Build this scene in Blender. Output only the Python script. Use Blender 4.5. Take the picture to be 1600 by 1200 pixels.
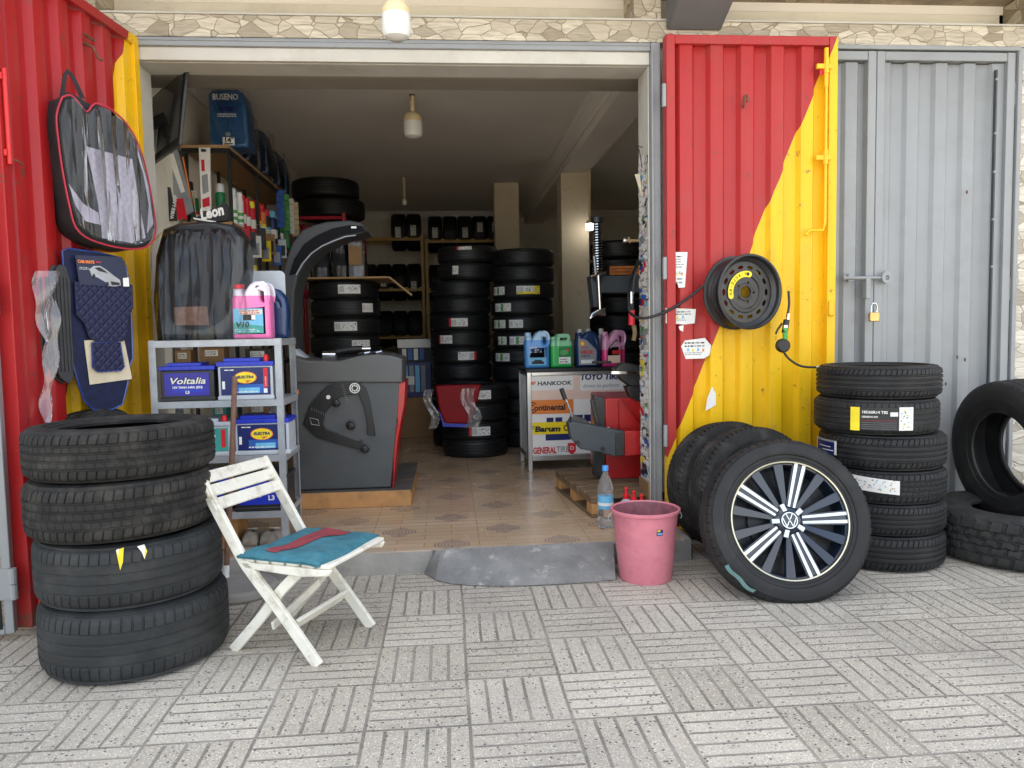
import bpy, math, random
from mathutils import Matrix, Vector, Quaternion
PI = math.pi
rnd = random.Random(7)
S = bpy.context.scene
COL = S.collection
for o in list(bpy.data.objects): bpy.data.objects.remove(o)

# ---------------------------------------------------------------- camera
FPX, YAW, PITCH, ROLL = 1200.0, 0.0832763745, 0.0704478337, -0.0186956446
CAM = Vector((0, -3.95, 1.11))
def cam_axes():
    cy, sy = math.cos(YAW), math.sin(YAW)
    F = Vector((sy, cy, 0)); R = Vector((cy, -sy, 0)); U = Vector((0, 0, 1))
    cp, sp = math.cos(PITCH), math.sin(PITCH)
    f2 = F*cp - U*sp; u2 = U*cp + F*sp
    cr, sr = math.cos(ROLL), math.sin(ROLL)
    return R*cr + u2*sr, u2*cr - R*sr, f2
CR, CU, CF = cam_axes()
cd = bpy.data.cameras.new('camera'); cam = bpy.data.objects.new('camera', cd); COL.objects.link(cam)
m3 = Matrix((CR, CU, -CF)).transposed()
cam.matrix_world = Matrix.Translation(CAM) @ m3.to_4x4()
cd.sensor_width = 36; cd.lens = FPX/1600*36; cd.clip_end = 500; cd.clip_start = 0.05
S.camera = cam
# ---------------------------------------------------------------- light
SUN_EL, SUN_AZ = math.radians(52), math.radians(8)     # the sun stands behind the building: shop front in shade, street beyond in sun
w = bpy.data.worlds.new('World'); S.world = w; w.use_nodes = True
nt = w.node_tree; nt.nodes.clear()
sky = nt.nodes.new('ShaderNodeTexSky'); sky.sky_type = 'NISHITA'; sky.sun_disc = False
sky.sun_elevation = SUN_EL; sky.sun_rotation = SUN_AZ; sky.air_density = 1.0; sky.dust_density = 1.2; sky.ozone_density = 1.0
bg = nt.nodes.new('ShaderNodeBackground'); bg.inputs[1].default_value = 0.12
wo = nt.nodes.new('ShaderNodeOutputWorld')
# a scatter of soft white cloud over the sky
tc = nt.nodes.new('ShaderNodeTexCoord'); nz = nt.nodes.new('ShaderNodeTexNoise'); nz.inputs['Scale'].default_value = 2.2; nz.inputs['Detail'].default_value = 6
rp = nt.nodes.new('ShaderNodeValToRGB'); rp.color_ramp.elements[0].position = .42; rp.color_ramp.elements[1].position = .60
mx = nt.nodes.new('ShaderNodeMixRGB'); mx.inputs[2].default_value = (6.2, 6.0, 5.7, 1)
nt.links.new(tc.outputs['Generated'], nz.inputs['Vector']); nt.links.new(nz.outputs[0], rp.inputs[0])
mm = nt.nodes.new('ShaderNodeMath'); mm.operation = 'MULTIPLY'; mm.inputs[1].default_value = .8
nt.links.new(rp.outputs[0], mm.inputs[0]); nt.links.new(mm.outputs[0], mx.inputs[0])
nt.links.new(sky.outputs[0], mx.inputs[1]); nt.links.new(mx.outputs[0], bg.inputs[0]); nt.links.new(bg.outputs[0], wo.inputs[0])
sd = bpy.data.lights.new('sun', 'SUN'); sd.energy = 5.0; sd.angle = math.radians(.5); sd.color = (1, .93, .83)
so = bpy.data.objects.new('sun', sd); COL.objects.link(so)
sdir = Vector((math.sin(SUN_AZ)*math.cos(SUN_EL), math.cos(SUN_AZ)*math.cos(SUN_EL), math.sin(SUN_EL)))
so.rotation_euler = sdir.to_track_quat('Z', 'Y').to_euler(); so.location = (-5, -8, 9)
vs = S.view_settings; vs.view_transform = 'Standard'; vs.look = 'None'; vs.exposure = 2.0; vs.gamma = 1
S.render.engine = 'CYCLES'
S.cycles.max_bounces = 8; S.cycles.diffuse_bounces = 5; S.cycles.transparent_max_bounces = 12

# ---------------------------------------------------------------- pixel -> point helpers (photo is 1600 x 1200)
def ray(px, py): return CR*((px-800)/FPX) - CU*((py-600)/FPX) + CF
def AY(px, py, Y): d = ray(px, py); return CAM + d*((Y-CAM.y)/d.y)
def AZ(px, py, Z): d = ray(px, py); return CAM + d*((Z-CAM.z)/d.z)
def trace(pts, A, th):
    """pixels -> (along, z) in the vertical plane through point A whose horizontal direction has angle th"""
    u = Vector((math.cos(th), math.sin(th), 0)); n = Vector((-u.y, u.x, 0)); out = []
    for p in pts:
        d = ray(*p); t = (Vector((A[0], A[1], 0)) - CAM).dot(n)/d.dot(n); P = CAM + d*t
        out.append(((P - Vector((A[0], A[1], 0))).dot(u), P.z))
    return out

# ---------------------------------------------------------------- materials
MATS = {}
def nodes(name):
    m = bpy.data.materials.new(name); m.use_nodes = True; MATS[name] = m
    t = m.node_tree; return m, t, t.nodes['Principled BSDF']
def N(t, typ, **kw):
    n = t.nodes.new(typ)
    for k, v in kw.items():
        if hasattr(n, k): setattr(n, k, v)
        else: n.inputs[k.replace('_', ' ')].default_value = v
    return n
def L(t, a, b): t.links.new(a, b)
def rgba(c): return (c[0], c[1], c[2], 1)
def srgb(r, g, b):
    f = lambda c: (c/255/12.92 if c/255 <= .04045 else ((c/255+.055)/1.055)**2.4)
    return (f(r), f(g), f(b))
def mixc(t, fac, a, b, typ='MIX'):
    n = t.nodes.new('ShaderNodeMixRGB'); n.blend_type = typ
    for i, v in ((0, fac), (1, a), (2, b)):
        if hasattr(v, 'links') or hasattr(v, 'is_output'): t.links.new(v, n.inputs[i])
        else: n.inputs[i].default_value = v if i == 0 else rgba(v)
    return n.outputs[0]
def math_(t, op, a, b=None, c=None):
    n = t.nodes.new('ShaderNodeMath'); n.operation = op
    for i, v in enumerate((a, b, c)):
        if v is None: continue
        if hasattr(v, 'is_output'): t.links.new(v, n.inputs[i])
        else: n.inputs[i].default_value = v
    return n.outputs[0]
def ramp(t, f, stops):
    n = t.nodes.new('ShaderNodeValToRGB'); e = n.color_ramp.elements
    while len(e) < len(stops): e.new(.5)
    for i, (p, c) in enumerate(stops): e[i].position = p; e[i].color = rgba(c) if not isinstance(c, (int, float)) else (c, c, c, 1)
    t.links.new(f, n.inputs[0]); return n.outputs[0]
def noise(t, vec, scale, detail=4, rough=.55):
    n = N(t, 'ShaderNodeTexNoise'); n.inputs['Scale'].default_value = scale; n.inputs['Detail'].default_value = detail; n.inputs['Roughness'].default_value = rough
    t.links.new(vec, n.inputs['Vector']); return n.outputs[0]
def bump(t, bs, h, strength, dist=.01):
    n = t.nodes.new('ShaderNodeBump'); n.inputs['Strength'].default_value = strength; n.inputs['Distance'].default_value = dist
    t.links.new(h, n.inputs['Height']); t.links.new(n.outputs[0], bs.inputs['Normal']); return n
def pbr(name, col, rough=.5, metal=0, var=.15, vs_=12, bmp=.0, bs_=60, coat=0, spec=.5, dirt=None, ds=6, da=.3, bd=.003, dlo=.5, dhi=.7):
    m, t, b = nodes(name); tc = N(t, 'ShaderNodeTexCoord'); o = tc.outputs['Object']
    n = noise(t, o, vs_)
    c = ramp(t, n, [(.3, tuple(x*(1-var) for x in col)), (.7, tuple(min(1, x*(1+var)) for x in col))])
    if dirt:
        dn = noise(t, o, ds, 8, .65); c = mixc(t, math_(t, 'MULTIPLY', ramp(t, dn, [(dlo, 0.), (dhi, 1.)]), da), c, dirt)
    L(t, c, b.inputs['Base Color'])
    rr = math_(t, 'MULTIPLY_ADD', n, .25*min(rough, .6), rough-.12*min(rough, .6)); L(t, rr, b.inputs['Roughness'])
    b.inputs['Metallic'].default_value = metal; b.inputs['Coat Weight'].default_value = coat; b.inputs['Specular IOR Level'].default_value = spec
    if bmp: bump(t, b, noise(t, o, bs_, 5), bmp, bd)
    return m
def M(name):
    return MATS[name]
DUST = srgb(150, 140, 125)
# rubber
pbr('rubber', (.014, .014, .0145), .62, var=.3, vs_=9, bmp=.25, bs_=180, dirt=(.040, .038, .035), ds=5, da=.6, spec=.4)
pbr('rubber dusty', (.022, .021, .0195), .75, var=.35, vs_=14, bmp=.35, bs_=140, dirt=(.075, .066, .054), ds=7, da=.7, spec=.3)
pbr('rubber worn', (.019, .021, .022), .6, var=.3, vs_=10, bmp=.3, bs_=150, dirt=(.055, .055, .052), ds=6, da=.6, spec=.4)
pbr('rubber new', (.008, .008, .0085), .5, var=.25, vs_=10, bmp=.1, bs_=150)
pbr('rubber knobbly', (.032, .031, .030), .8, var=.3, vs_=14, bmp=.35, bs_=120, dirt=(.10, .09, .075), ds=8, da=.6, spec=.3)
pbr('black plastic', (.012, .012, .013), .38, var=.2)
pbr('black cloth', (.022, .022, .025), .85, var=.25, bmp=.4, bs_=400, bd=.001)
pbr('black metal', (.02, .02, .02), .4, metal=.2, var=.2)
pbr('satin black', (.045, .044, .043), .38, metal=.4, var=.2, dirt=(.08, .075, .07), ds=12, da=.3)
pbr('white plaster', srgb(200, 196, 186), .75, var=.06, vs_=5, bmp=.1, bs_=30, dirt=srgb(150, 140, 125), ds=4, da=.35)
pbr('interior paint', srgb(232, 226, 210), .8, var=.04, vs_=2, bmp=.08, bs_=20, dirt=srgb(140, 125, 100), ds=3, da=.25)
pbr('ceiling paint', srgb(240, 235, 226), .8, var=.04, vs_=1.5, bmp=.05, bs_=10)
pbr('pillar paint', srgb(215, 200, 172), .75, var=.05, vs_=4, dirt=srgb(120, 105, 85), ds=9, da=.4, dlo=.58, dhi=.75)
pbr('grey steel paint', srgb(148, 150, 151), .38, var=.05, vs_=3, bmp=.06, bs_=25, dirt=srgb(120, 116, 110), ds=5, da=.25)
pbr('galvanised', srgb(165, 168, 172), .42, metal=.35, var=.1, vs_=25, dirt=srgb(110, 110, 108), ds=9, da=.3)
pbr('aluminium', (.55, .55, .54), .3, metal=.9, var=.1)
pbr('chrome', (.75, .75, .76), .12, metal=1, var=.05)
pbr('rusty steel', (.16, .075, .045), .8, metal=.2, var=.4, vs_=30, bmp=.4, bs_=90)
pbr('concrete', srgb(150, 146, 140), .9, var=.15, vs_=6, bmp=.5, bs_=45, dirt=srgb(95, 92, 88), ds=5, da=.6, bd=.006)
pbr('dark concrete', srgb(128, 127, 124), .88, var=.22, vs_=9, bmp=.9, bs_=70, dirt=srgb(176, 172, 164), ds=13, da=.75, bd=.008, dlo=.56, dhi=.66)
pbr('bracket paint', srgb(108, 106, 108), .8, var=.05, vs_=5)
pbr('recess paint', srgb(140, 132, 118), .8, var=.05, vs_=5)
pbr('balancer grey', (.070, .076, .080), .42, var=.1, vs_=6, dirt=(.12, .115, .105), ds=2, da=.35, bmp=.04, bs_=300)
pbr('balancer top grey', (.095, .096, .094), .45, var=.1, vs_=6, bmp=.05, bs_=300)
pbr('hood black', (.004, .004, .005), .65, spec=.15)
pbr('hood grey', (.034, .036, .038), .6, var=.1)
pbr('machine red', (.44, .010, .010), .35, var=.1, vs_=8, dirt=(.25, .04, .03), ds=10, da=.3, coat=.2)
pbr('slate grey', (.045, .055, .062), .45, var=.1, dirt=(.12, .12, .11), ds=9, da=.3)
pbr('white chair paint', srgb(232, 228, 214), .55, var=.05, vs_=20, bmp=.25, bs_=70, dirt=srgb(150, 138, 112), ds=14, da=.65, dlo=.52, dhi=.72)
pbr('teal cushion', (.04, .17, .22), .9, var=.2, vs_=30, bmp=.5, bs_=250, dirt=(.09, .22, .25), ds=18, da=.6, bd=.002)
pbr('red patch', (.28, .045, .055), .9, var=.2, vs_=30, bmp=.4, bs_=250, bd=.002)
pbr('pink plastic', srgb(214, 128, 140), .5, var=.07, vs_=8, bmp=.15, bs_=40, dirt=srgb(150, 70, 84), ds=14, da=.35, dlo=.45, dhi=.75)
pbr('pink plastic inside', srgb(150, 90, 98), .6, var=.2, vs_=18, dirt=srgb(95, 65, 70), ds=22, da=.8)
pbr('white plastic', srgb(225, 225, 222), .4, var=.04)
pbr('white paper', srgb(228, 226, 220), .6, var=.05, vs_=30)
pbr('label black', (.02, .02, .02), .6)
pbr('label grey', srgb(140, 142, 145), .6)
pbr('label blue', srgb(40, 90, 170), .5)
pbr('label light blue', srgb(110, 180, 215), .5)
pbr('label yellow', srgb(240, 215, 40), .5)
pbr('label green', srgb(80, 165, 80), .5)
pbr('label red', srgb(205, 30, 45), .5)
pbr('label orange', srgb(235, 130, 60), .5)
pbr('label navy', srgb(18, 32, 95), .45)
pbr('label teal', srgb(60, 150, 140), .5)
pbr('film tint', srgb(120, 160, 158), .3)
pbr('label violet', srgb(45, 38, 150), .4)
pbr('poster white', srgb(232, 228, 222), .4, var=.02)
pbr('poster pink', srgb(232, 200, 180), .4, var=.03)
pbr('poster orange', srgb(232, 130, 50), .4, var=.02)
pbr('poster yellow', srgb(245, 215, 20), .4, var=.02)
pbr('cardboard', srgb(150, 115, 78), .85, var=.1, bmp=.1)
pbr('battery blue', srgb(28, 50, 175), .38, var=.08)
pbr('battery grey', srgb(180, 186, 192), .42, var=.05)
pbr('battery black', (.018, .018, .02), .4)
pbr('blue mat', (.006, .010, .045), .6, var=.35, vs_=40, bmp=.5, bs_=90, spec=.3)
pbr('card navy', (.006, .012, .045), .45, var=.3, vs_=12)
pbr('blue piping', (.02, .05, .22), .25, coat=.5)
pbr('beige card', srgb(205, 192, 165), .7)
pbr('hanging mat rubber', (.035, .036, .038), .5, var=.2, bmp=.2)
pbr('quilt lilac', srgb(165, 160, 178), .7, var=.06)
pbr('seat grey', srgb(120, 115, 118), .8, var=.1)
pbr('seat black', (.016, .016, .018), .8, var=.1)
pbr('red piping', srgb(170, 40, 60), .5)
pbr('yellow paint', (.88, .51, .008), .4, var=.05, vs_=4)
pbr('red paint', (.60, .022, .022), .4, var=.08, vs_=4, dirt=(.35, .03, .03), ds=4, da=.4)
pbr('wood plank', srgb(120, 98, 72), .8, var=.25, vs_=5, bmp=.3, bs_=60, dirt=srgb(60, 48, 36), ds=6, da=.5)
pbr('plywood edge', srgb(190, 140, 88), .75, var=.2, vs_=8, bmp=.3, bs_=50, dirt=srgb(120, 85, 55), ds=12, da=.5)
pbr('worn board', srgb(92, 88, 82), .85, var=.2, vs_=7, bmp=.3, bs_=60)
pbr('shelf board', srgb(165, 130, 88), .7, var=.12, vs_=6)
pbr('rack yellow', srgb(190, 155, 85), .5, var=.12)
pbr('rack red', srgb(185, 40, 60), .45, var=.1)
pbr('pole brown', srgb(115, 85, 70), .7, var=.25, vs_=40, bmp=.3)
pbr('rope tan', srgb(120, 100, 70), .9, var=.3)
pbr('shoe grey', srgb(150, 143, 134), .9, var=.3, vs_=20, bmp=.4, bs_=90)
pbr('shoe sole', srgb(150, 145, 135), .8, var=.2)
pbr('blue bag', srgb(40, 85, 130), .35, var=.25, vs_=6, bmp=.5, bs_=14, bd=.02)
pbr('dark blue bag', srgb(22, 38, 58), .3, var=.3, vs_=8, bmp=.6, bs_=18, bd=.02)
pbr('spoke black', (.010, .016, .030), .18, var=.1, coat=.5)
pbr('machined alloy', srgb(215, 222, 224), .28, metal=.55, var=.03)
pbr('lip gold', srgb(215, 210, 185), .3, metal=.6, var=.05)
pbr('bulb base', srgb(225, 205, 160), .5, var=.03)
pbr('bulb globe', srgb(228, 228, 222), .3, var=.02)
pbr('red cap', srgb(215, 25, 35), .4)
pbr('blue cap', srgb(70, 150, 220), .4)
pbr('brass', (.60, .42, .16), .35, metal=.8)
pbr('orange lit wood', srgb(190, 110, 45), .7, var=.3, vs_=20)  # orange light on the box is put into the wood colour
pbr('screen', (.03, .03, .032), .22, var=.1, coat=.6)
pbr('green plastic', srgb(30, 120, 70), .5)
pbr('glossy red panel', (.24, .004, .008), .5, spec=.2)
pbr('sneaker dark', (.03, .03, .03), .8)

def emis(name, col, s):
    m, t, b = nodes(name); b.inputs['Base Color'].default_value = rgba(col); b.inputs['Emission Color'].default_value = rgba(col); b.inputs['Emission Strength'].default_value = s
emis('lit bulb', (1, .97, .92), 4.5)

def film(name, tint=(1, 1, 1), fac=.16, bs_=14, strength=.9, hazec=None, hz=.1, dist=.03, rotv=.6, ior=1.42, gc=.9):
    """thin clear wrinkled plastic"""
    m, t, b = nodes(name); t.nodes.remove(b)
    out = [n for n in t.nodes if n.type == 'OUTPUT_MATERIAL'][0]
    tc = N(t, 'ShaderNodeTexCoord'); mp = N(t, 'ShaderNodeMapping'); mp.inputs['Scale'].default_value = (2.6, 1, .28); mp.inputs['Rotation'].default_value = (0, rotv, 0)
    L(t, tc.outputs['Object'], mp.inputs['Vector'])
    vo = N(t, 'ShaderNodeTexVoronoi', feature='F1'); vo.inputs['Scale'].default_value = bs_*1.4; vw = t.nodes.new('ShaderNodeVectorMath'); vw.operation = 'MULTIPLY_ADD'; nw = N(t, 'ShaderNodeTexNoise'); nw.inputs['Scale'].default_value = bs_*.8; L(t, mp.outputs[0], nw.inputs['Vector']); L(t, nw.outputs['Color'], vw.inputs[0]); vw.inputs[1].default_value = (.15, .15, .15); L(t, mp.outputs[0], vw.inputs[2]); L(t, vw.outputs[0], vo.inputs['Vector'])
    h = math_(t, 'ADD', math_(t, 'MULTIPLY', noise(t, mp.outputs[0], bs_, 3, .5), .6), math_(t, 'MULTIPLY', vo.outputs['Distance'], .55))
    bp = N(t, 'ShaderNodeBump'); bp.inputs['Strength'].default_value = strength; bp.inputs['Distance'].default_value = dist; L(t, h, bp.inputs['Height'])
    tr = N(t, 'ShaderNodeBsdfTransparent'); tr.inputs[0].default_value = rgba(tint)
    gl = N(t, 'ShaderNodeBsdfGlossy'); gl.inputs['Roughness'].default_value = .045; gl.inputs[0].default_value = (gc, gc, gc, 1); L(t, bp.outputs[0], gl.inputs['Normal'])
    fr = N(t, 'ShaderNodeFresnel'); fr.inputs[0].default_value = ior; L(t, bp.outputs[0], fr.inputs['Normal'])
    f2 = math_(t, 'ADD', fr.outputs[0], fac)
    mxs = N(t, 'ShaderNodeMixShader'); L(t, f2, mxs.inputs[0]); L(t, tr.outputs[0], mxs.inputs[1]); L(t, gl.outputs[0], mxs.inputs[2])
    last = mxs.outputs[0]
    if hazec:
        df = N(t, 'ShaderNodeBsdfDiffuse'); df.inputs[0].default_value = rgba(hazec); m2 = N(t, 'ShaderNodeMixShader'); m2.inputs[0].default_value = hz
        L(t, last, m2.inputs[1]); L(t, df.outputs[0], m2.inputs[2]); last = m2.outputs[0]
    L(t, last, out.inputs[0])
film('clear film', fac=.015, bs_=5.5, strength=1, dist=.045, rotv=-.9, ior=1.33, gc=.6)
film('clear film soft', fac=.03, bs_=5, strength=.3, dist=.01)
film('window film', fac=.0, bs_=5.5, strength=1, dist=.05, rotv=.35, ior=1.3)
film('hazy film', fac=.05, bs_=7, strength=.5, dist=.015, hazec=(.8, .75, .75), hz=.16)

def plastic_jug(name, liquid, clear, level, rough=.3):
    m, t, b = nodes(name); tc = N(t, 'ShaderNodeTexCoord'); sx = N(t, 'ShaderNodeSeparateXYZ'); L(t, tc.outputs['Object'], sx.inputs[0])
    f = math_(t, 'GREATER_THAN', sx.outputs[2], level)
    L(t, mixc(t, f, liquid, clear), b.inputs['Base Color']); b.inputs['Roughness'].default_value = rough
    b.inputs['Subsurface Weight'].default_value = .25; b.inputs['Subsurface Radius'].default_value = (.02, .02, .02); b.inputs['Coat Weight'].default_value = .3
plastic_jug('jug pink', srgb(235, 120, 180), srgb(225, 215, 225), .195)
plastic_jug('jug blue', srgb(80, 150, 215), srgb(165, 200, 225), .20)
plastic_jug('jug green', srgb(35, 175, 80), srgb(140, 205, 160), .155)
plastic_jug('jug navy', srgb(18, 50, 95), srgb(18, 50, 95), 1)
plastic_jug('jug rose', srgb(225, 60, 130), srgb(215, 150, 185), .12)
def clear_glass(name, tint=(.93, .96, .98)):
    m, t, b = nodes(name); b.inputs['Base Color'].default_value = rgba(tint); b.inputs['Transmission Weight'].default_value = .92
    b.inputs['Roughness'].default_value = .05; b.inputs['IOR'].default_value = 1.25
clear_glass('clear plastic')

def door_paint(name, x0, z0, k, sign, red=(.38, .010, .012), yel=(.90, .53, .008)):
    """red / yellow paint split along a slanting line in the leaf's own x, z"""
    m, t, b = nodes(name); tc = N(t, 'ShaderNodeTexCoord'); o = tc.outputs['Object']; sx = N(t, 'ShaderNodeSeparateXYZ'); L(t, o, sx.inputs[0])
    zz = math_(t, 'SUBTRACT', sx.outputs[2], z0); e = math_(t, 'MULTIPLY_ADD', zz, k, x0)
    e = math_(t, 'ADD', e, math_(t, 'MULTIPLY', math_(t, 'SUBTRACT', noise(t, o, 3), .5), .03))
    f = math_(t, 'GREATER_THAN' if sign > 0 else 'LESS_THAN', sx.outputs[0], e)
    n = noise(t, o, 2.5, 5)
    r = mixc(t, n, tuple(c*.88 for c in red), tuple(min(1, c*1.12+.004) for c in red)); y = mixc(t, n, tuple(c*.92 for c in yel), yel)
    c = mixc(t, f, r, y)
    # chips, chalky scuffs
    sc = ramp(t, noise(t, o, 22, 6, .7), [(.70, 0.), (.74, 1.)]); c = mixc(t, math_(t, 'MULTIPLY', sc, .35), c, (.45, .22, .18))
    mp = N(t, 'ShaderNodeMapping'); mp.inputs['Scale'].default_value = (14, 14, .9); L(t, o, mp.inputs['Vector'])
    st = ramp(t, noise(t, mp.outputs[0], 1.6, 4), [(.5, 0.), (.8, 1.)]); c = mixc(t, math_(t, 'MULTIPLY', st, .18), c, (.30, .10, .07))
    rz = ramp(t, sx.outputs[2], [(.03, 1.), (.30, 0.)]); ru = ramp(t, math_(t, 'ADD', noise(t, o, 16, 6, .7), math_(t, 'MULTIPLY', rz, .22)), [(.62, 0.), (.68, 1.)]); c = mixc(t, math_(t, 'MULTIPLY', ru, .75), c, (.13, .055, .035))
    gm = ramp(t, math_(t, 'ADD', noise(t, o, 5, 7, .65), math_(t, 'MULTIPLY', rz, .25)), [(.56, 0.), (.80, 1.)]); c = mixc(t, math_(t, 'MULTIPLY', gm, .30), c, (.16, .10, .075))
    L(t, c, b.inputs['Base Color']); L(t, math_(t, 'MULTIPLY_ADD', n, .30, .27), b.inputs['Roughness'])
    b.inputs['Specular IOR Level'].default_value = .38
    bump(t, b, math_(t, 'ADD', math_(t, 'MULTIPLY', noise(t, o, 2.5, 2), 3.0), math_(t, 'MULTIPLY', noise(t, o, 30, 5), .25)), .25, .012)
door_paint('leaf paint right', .836, 2.45, .415, 1, red=(.42, .026, .024))
door_paint('leaf paint left', .10, 2.50, -.33, -1)

def stone_mat(name, scale=9, zs=1.0, light=srgb(216, 205, 184), dark=srgb(156, 143, 122)):
    m, t, b = nodes(name); tc = N(t, 'ShaderNodeTexCoord'); mp = N(t, 'ShaderNodeMapping'); mp.inputs['Scale'].default_value = (1, 1, zs); L(t, tc.outputs['Object'], mp.inputs['Vector'])
    dn = N(t, 'ShaderNodeTexNoise'); dn.inputs['Scale'].default_value = 6; L(t, mp.outputs[0], dn.inputs['Vector'])
    v0 = t.nodes.new('ShaderNodeVectorMath'); v0.operation = 'MULTIPLY_ADD'; L(t, dn.outputs['Color'], v0.inputs[0]); v0.inputs[1].default_value = (.06, .06, .06); L(t, mp.outputs[0], v0.inputs[2])
    a = N(t, 'ShaderNodeTexVoronoi', feature='DISTANCE_TO_EDGE'); a.inputs['Scale'].default_value = scale; L(t, v0.outputs[0], a.inputs['Vector'])
    c = N(t, 'ShaderNodeTexVoronoi', feature='F1'); c.inputs['Scale'].default_value = scale; L(t, v0.outputs[0], c.inputs['Vector'])
    s2 = N(t, 'ShaderNodeMapping'); s2.inputs['Scale'].default_value = (4, 4, 26); L(t, v0.outputs[0], s2.inputs['Vector'])
    rotn = noise(t, s2.outputs[0], 2.2, 5, .6)
    cc = N(t, 'ShaderNodeSeparateColor'); L(t, c.outputs['Color'], cc.inputs[0])
    base = mixc(t, ramp(t, cc.outputs[0], [(.35, 0.), (.9, 1.)]), light, dark); base = mixc(t, math_(t, 'MULTIPLY', ramp(t, rotn, [(.4, 0.), (.65, 1.)]), .55), base, tuple(x*.55 for x in dark))
    base = mixc(t, math_(t, 'MULTIPLY', cc.outputs[1], .3), base, tuple(min(1, x*1.15) for x in light))
    e = ramp(t, a.outputs[0], [(.0, 0.), (.026, 1.)]); base = mixc(t, e, srgb(130, 116, 92), base)
    L(t, base, b.inputs['Base Color']); b.inputs['Roughness'].default_value = .62
    hh = math_(t, 'ADD', e, math_(t, 'MULTIPLY', rotn, .6)); bump(t, b, hh, .45, .008)
stone_mat('stone cladding', 10.5, 1.6)
stone_mat('stone cladding coursed', 8, 2.0, srgb(222, 214, 198), srgb(165, 155, 138))
stone_mat('stone soffit', 6, 1, srgb(170, 155, 130), srgb(105, 92, 74))

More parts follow.
